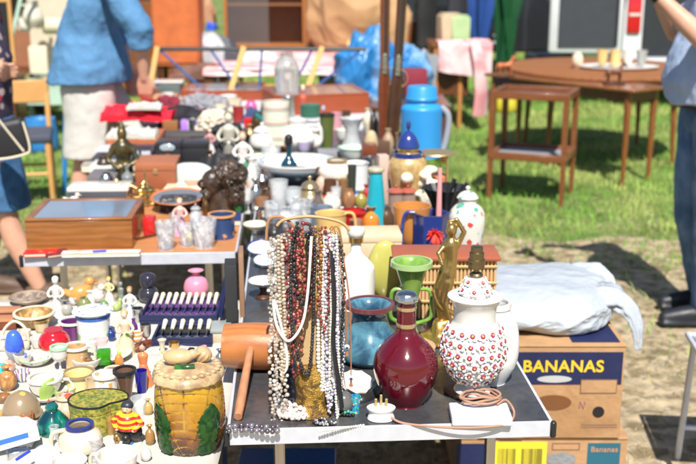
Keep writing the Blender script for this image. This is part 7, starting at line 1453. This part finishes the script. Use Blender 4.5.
def person(label, loc, rz, J, hair, cloth, height=1.75, name='person', hands=None, skin=SKIN, build=1.0):
    k = height / 1.75; D = dict(ankR=(.11, 0, .08), ankL=(-.11, 0, .08), kneR=(.11, .02, .48), kneL=(-.11, .02, .48), hipR=(.095, 0, .9), hipL=(-.095, 0, .9), pel=(0, 0, .97), bel=(0, .02, 1.12), che=(0, 0, 1.3), nec=(0, 0, 1.5), hea=(0, .02, 1.62), shoR=(.2, 0, 1.43), shoL=(-.2, 0, 1.43), elbR=(.25, -.02, 1.13), elbL=(-.25, -.02, 1.13), wriR=(.26, .06, .88), wriL=(-.26, .06, .88)); D.update(J)
    D = {a_: Vector(b2) * k for a_, b2 in D.items()}; t = thing(name, label, 'person', loc, rz); g = build
    bm = B()
    limb(bm, [D['pel'], D['bel'], D['che'], D['che'].lerp(D['nec'], .55)], [.12 * g, .115 * g, .12 * g, .09 * g], 16); limb(bm, [D['hipR'], D['pel'], D['hipL']], [.1 * g, .12 * g, .1 * g]); limb(bm, [D['shoR'], D['che'] + Vector((0, 0, .1)), D['shoL']], [.062, .1 * g, .062]); limb(bm, [D['che'].lerp(D['nec'], .5), D['nec'], D['hea'] - Vector((0, 0, .05))], [.075, .055, .055])
    for s_ in 'RL':
        limb(bm, [D['sho' + s_], D['sho' + s_].lerp(D['elb' + s_], .5), D['elb' + s_]], [.055, .05, .043]); limb(bm, [D['elb' + s_], D['elb' + s_].lerp(D['wri' + s_], .35), D['wri' + s_]], [.043, .042, .027])
        limb(bm, [D['hip' + s_], D['hip' + s_].lerp(D['kne' + s_], .5), D['kne' + s_]], [.092 * g, .078 * g, .056]); limb(bm, [D['kne' + s_], D['kne' + s_].lerp(D['ank' + s_], .35) + Vector((0, -.012, 0)), D['ank' + s_]], [.054, .058, .036])
        a_ = D['ank' + s_]; limb(bm, [a_ + Vector((0, -.03, -.03)), a_ + Vector((0, .08, -.045)), a_ + Vector((0, .16, -.055))], [.035, .034, .025], 10)
        up, th, cu = (hands or {}).get(s_, ((-1 if s_ == 'R' else 1, 0, 0), (0, 1, 0), .35)); hand(bm, D['wri' + s_], D['wri' + s_] - D['elb' + s_], Vector(up), Vector(th), cu)
    h = D['hea']; ell(bm, h + Vector((0, -.005, .02)), (.074, .092, .1), 20, 14); ell(bm, h + Vector((0, .025, -.045)), (.055, .065, .065), 16, 10); tube(bm, [h + Vector((0, .085, .02)), h + Vector((0, .112, -.02))], [.01, .016], 8); ell(bm, h + Vector((0, .112, -.02)), .015, 8, 6); ell(bm, h + Vector((0, .083, -.055)), (.024, .012, .009), 10, 6)
    for sx in (-1, 1): ell(bm, h + Vector((sx * .076, -.005, 0)), (.012, .02, .032), 10, 7); ell(bm, h + Vector((sx * .03, .075, .03)), (.02, .014, .008), 8, 6)
    body = obj('body', bm, skin, t); remesh(body, .0075, 2)
    for sx in (-1, 1):
        bm = B(); ell(bm, h + Vector((sx * .03, .077, .012)), (.011, .011, .009), 10, 8); obj('eye', bm, mat((.25, .2, .17), .1), t)
    bm = B(); ell(bm, h + Vector((0, -.022, .045)), (.088, .095, .092), 20, 14); 
    if hair[1]: limb(bm, [h + Vector((0, -.07, 0)), h + Vector((0, -.08, -.12))], [.07, .05])
    obj('hair', bm, mat(hair[0], .6, bump=1, bs=90), t)
    for (nm, m_, fn, vox) in cloth:
        bm = B(); fn(bm, D, k); o = obj(nm, bm, m_, t); remesh(o, vox, 2)
        tx = bpy.data.textures.get('folds') or bpy.data.textures.new('folds', 'CLOUDS'); tx.noise_scale = .10; tx.noise_depth = 2
        if vox > .009: dm = o.modifiers.new('folds', 'DISPLACE'); dm.texture = tx; dm.strength = .028 if nm == 'shirt' else .014; dm.mid_level = .5; dm.texture_coords = 'LOCAL'
    return t
def shoes(bm, D, k):
    for s_ in 'RL':
        a_ = D['ank' + s_]; z0 = a_.z - .08
        limb(bm, [a_ + Vector((0, -.04, -.03)), a_ + Vector((0, .03, -.02)), a_ + Vector((0, .13, -.035)), a_ + Vector((0, .2, -.045))], [.043, .045, .042, .033], 12); box(bm, a_.x - .045, a_.x + .045, a_.y - .09, a_.y + .23, z0 + .002, z0 + .03, .012)
def legs_fn(zend, r0, r1, hem=None, r2=None):
    def f(bm, D, k):
        for s_ in 'RL':
            h, kn, an = D['hip' + s_], D['kne' + s_], D['ank' + s_]
            if zend > .4: e = h.lerp(kn, (h.z - zend * k) / (h.z - kn.z)); tube(bm, [h + Vector((0, 0, .06)), h.lerp(e, .5), e], [r0, (r0 + r1) / 2, r1], 18)
            else: e = kn.lerp(an, (kn.z - zend * k) / (kn.z - an.z)); tube(bm, [h + Vector((0, 0, .06)), h.lerp(kn, .5), kn, kn.lerp(an, .5), e], [r0, r0 * .9, r1, r1 * .95, r2 or r1 * .9], 18)
        limb(bm, [D['hipR'], D['pel'], D['hipL']], [r0 * .95, r0 * 1.08, r0 * .95], 16); 
    return f
# man in the blue shirt
def bshirt(bm, D, k):
    loft(bm, [(0, -.035, .94 * k, .25, .235), (0, -.02, 1.04 * k, .235, .22), (0, -.02, 1.2 * k, .18, .17), (0, .02, 1.35 * k, .19, .145), (0, .04, 1.46 * k, .17, .12), (0, .05, 1.53 * k, .09, .08)])
    for s_ in 'RL':
        a_, b2, c_ = D['sho' + s_], D['elb' + s_], D['wri' + s_]; limb(bm, [a_, a_.lerp(b2, .5)], [.078, .082], 14); tube(bm, [a_.lerp(b2, .5), b2, b2.lerp(c_, .34)], [.082, .075, .068], 16)
    tube(bm, [D['nec'] - Vector((0, 0, .04)), D['nec'] + Vector((0, 0, .03))], [.085, .072], 16)
def shorts(bm, D, k):
    for s_ in 'RL': h, kn = D['hip' + s_], D['kne' + s_]; loft(bm, [(kn.x * 1.05, kn.y + .035, .535 * k, .115, .145), (h.x, h.y * .6 + kn.y * .4 + .03, .72 * k, .115, .15), (h.x, h.y + .01, .9 * k, .11, .155), (h.x * .9, h.y, 1.02 * k, .09, .13)])
BSH = mat((.085, .22, .41), .8, bump=4, bs=10, var=.2)
Y = 5.75; k_ = Y / 1000
person('grey haired man in a loose blue shirt and white shorts reaching towards the goods', ((103 - 348) * .0059, Y, 0), -math.pi / 2,
 dict(che=(0, .04, 1.34), nec=(0, .09, 1.52), hea=(0, .14, 1.63), shoR=(.2, .17, 1.47), shoL=(-.2, .05, 1.46), elbR=(.25, .31, 1.22), wriR=(.2, .31, .98), elbL=(-.2, .1, 1.18), wriL=(-.14, .16, .98), kneR=(.1, -.07, .5), ankR=(.1, -.12, .08), ankL=(-.12, .20, .08), kneL=(-.11, .17, .5), hipR=(.095, -.03, .93), hipL=(-.095, -.03, .93), pel=(0, -.03, 1.0)),
 ((.35, .33, .3), False), [('shorts', mat((.56, .55, .52), .85, bump=.6, bs=22), shorts, .011), ('shirt', BSH, bshirt, .011), ('shoes', mat((.2, .12, .07), .6), shoes, .0085)], height=1.82, hands={'R': ((-1, .3, 0), (0, 1, -.2), .4), 'L': ((1, .3, 0), (0, 1, 0), .5)})
# woman at the left
def ftop(bm, D, k):
    loft(bm, [(0, -.02, .92 * k, .19, .16), (0, 0, 1.1 * k, .16, .145), (0, .01, 1.25 * k, .17, .15), (0, 0, 1.4 * k, .17, .12), (0, 0, 1.47 * k, .1, .08)])
    for s_ in 'RL': a_, b2 = D['sho' + s_], D['elb' + s_]; limb(bm, [a_, a_.lerp(b2, .6)], [.072, .068], 14)
def skirt(bm, D, k): loft(bm, [(0, .04, .50 * k, .165, .155), (0, .03, .6 * k, .17, .155), (0, .0, .8 * k, .175, .15), (0, 0, .97 * k, .165, .145)])
WT = mat((.04, .03, .06), .8, p='floral', c2=[(.45, .03, .06), (.03, .03, .1), (.5, .4, .4), (.04, .03, .06)], s=22, th=.55)
Yw = 4.75; wl_ = ((-14 - 348) * .00482, Yw, 0)
person('woman in a dark floral top and blue denim skirt holding her hands together', wl_, -math.pi / 2,
 dict(kneR=(.07, .10, .47), ankR=(.07, .24, .09), kneL=(-.09, -.0, .47), ankL=(-.09, -.1, .09), hipR=(.09, .02, .9), elbR=(.25, -.08, 1.08), wriR=(.11, .07, 1.15), elbL=(-.24, .0, 1.12), wriL=(.0, .12, 1.17)),
 ((.2, .11, .06), True), [('skirt', mat((.035, .11, .25), .85, p='noise', c2=(.06, .17, .34), s=14, bump=.8, bs=60, var=.25), skirt, .011), ('top', WT, ftop, .011), ('shoes', mat((.1, .06, .04), .6), shoes, .0085)], height=1.68, hands={'R': ((0, 0, -1), (0, .3, 1), .5), 'L': ((0, 0, 1), (0, .3, 1), .5)})
P_ = Vector(wl_)
t = thing('handbag', 'black handbag with cream piping hanging at the woman side', 'bag', P_ + Vector((.23, -.27, .78)), 0); t.rotation_euler = (0, -.18, .2)
bm = B(); box(bm, -.085, .085, -.04, .04, 0, .17, .03, seg=4); obj('body', bm, mat((.02, .02, .024), .5), t)
bm = B(); tube(bm, curve([(-.08, -.036, .15), (-.08, -.038, .03), (-.05, -.038, .006), (.05, -.038, .006), (.08, -.038, .03), (.08, -.036, .15)], 4), .005, 6); tube(bm, [(-.02, -.038, .185), (.05, -.038, .02)], .005, 6); obj('piping', bm, CREAM, t)
bm = B(); tube(bm, curve([(-.08, 0, .18), (-.1, .06, .4), (-.12, .12, .6)], 5), .009, 8, sec=(1, .4)); obj('strap', bm, CREAM, t)
# man at the right
def lshirt(bm, D, k):
    loft(bm, [(0, .04, 1.0 * k, .19, .175), (0, .06, 1.1 * k, .2, .19), (0, .04, 1.25 * k, .19, .165), (0, 0, 1.4 * k, .19, .13), (0, 0, 1.49 * k, .1, .09)])
    for s_ in 'RL': a_, b2 = D['sho' + s_], D['elb' + s_]; limb(bm, [a_, a_.lerp(b2, .5)], [.075, .075], 14); tube(bm, [a_.lerp(b2, .5), a_.lerp(b2, .9)], [.075, .07], 16)
    tube(bm, [D['nec'] - Vector((0, 0, .04)), D['nec'] + Vector((0, 0, .03))], [.08, .068], 16)
def belt(bm, D, k): loft(bm, [(0, .03, .985 * k, .185, .165), (0, .035, 1.03 * k, .188, .168)])
LS = mat((.36, .45, .64), .8, bump=3, bs=11, var=.12); SH = at(690, 327, 0)
mr = (SH.x + .06, SH.y + .1, 0)
t = person('man in a pale blue shirt and dark jeans raising his forearm at the right edge', mr, math.pi / 2,
 dict(shoL=(-.2, .02, 1.44), elbL=(-.26, .17, 1.28), wriL=(-.18, .36, 1.47), elbR=(.26, .12, 1.28), wriR=(.12, .3, 1.55), ankL=(-.1, -.02, .09), kneL=(-.1, -.0, .49), ankR=(.12, -.08, .09)),
 ((.12, .08, .05), False), [('jeans', mat((.06, .13, .25), .85, p='noise', c2=(.13, .23, .38), s=5, bump=.5, bs=60), legs_fn(.09, .125, .088, r2=.082), .011), ('belt', mat((.03, .02, .015), .5), belt, .006), ('shirt', LS, lshirt, .011), ('shoes', mat((.015, .018, .025), .45), shoes, .0085)], height=1.80, hands={'R': ((-1, 0, 0), (0, 0, 1), .7), 'L': ((1, 0, 0), (0, 0, 1), .7)})
wv_ = Vector((-.18, .36, 1.47)) * (1.8 / 1.75); eb = Vector((-.26, .17, 1.28)) * (1.8 / 1.75); dd = (wv_ - eb).normalized()
bm = B(); tube(bm, [wv_ - dd * .035, wv_ - dd * .005], .033, 16); ell(bm, wv_ - dd * .02 + Vector((-.022, -.02, .012)), (.02, .02, .02), 12, 8); obj('wristwatch', bm, BLACK, t)
P0 = Vector(mr) + Matrix.Rotation(math.pi / 2, 3, 'Z') @ (Vector((-.02, .47, 1.55)) * 1.03)
t = thing('camera', 'small black camera held up by the man at the right', 'camera', P0, math.pi / 2)
bm = B(); box(bm, -.07, .07, -.03, .03, -.04, .045, .01, seg=2); obj('body', bm, BLACK, t)
bm = B(); spin(bm, [(0, 0), (.03, 0), (.03, .05), (.024, .052), (0, .045)], 24, mtx=Matrix.Translation((0, .03, 0)) @ Matrix.Rotation(-math.pi / 2, 4, 'X')); obj('lens', bm, VD, t)
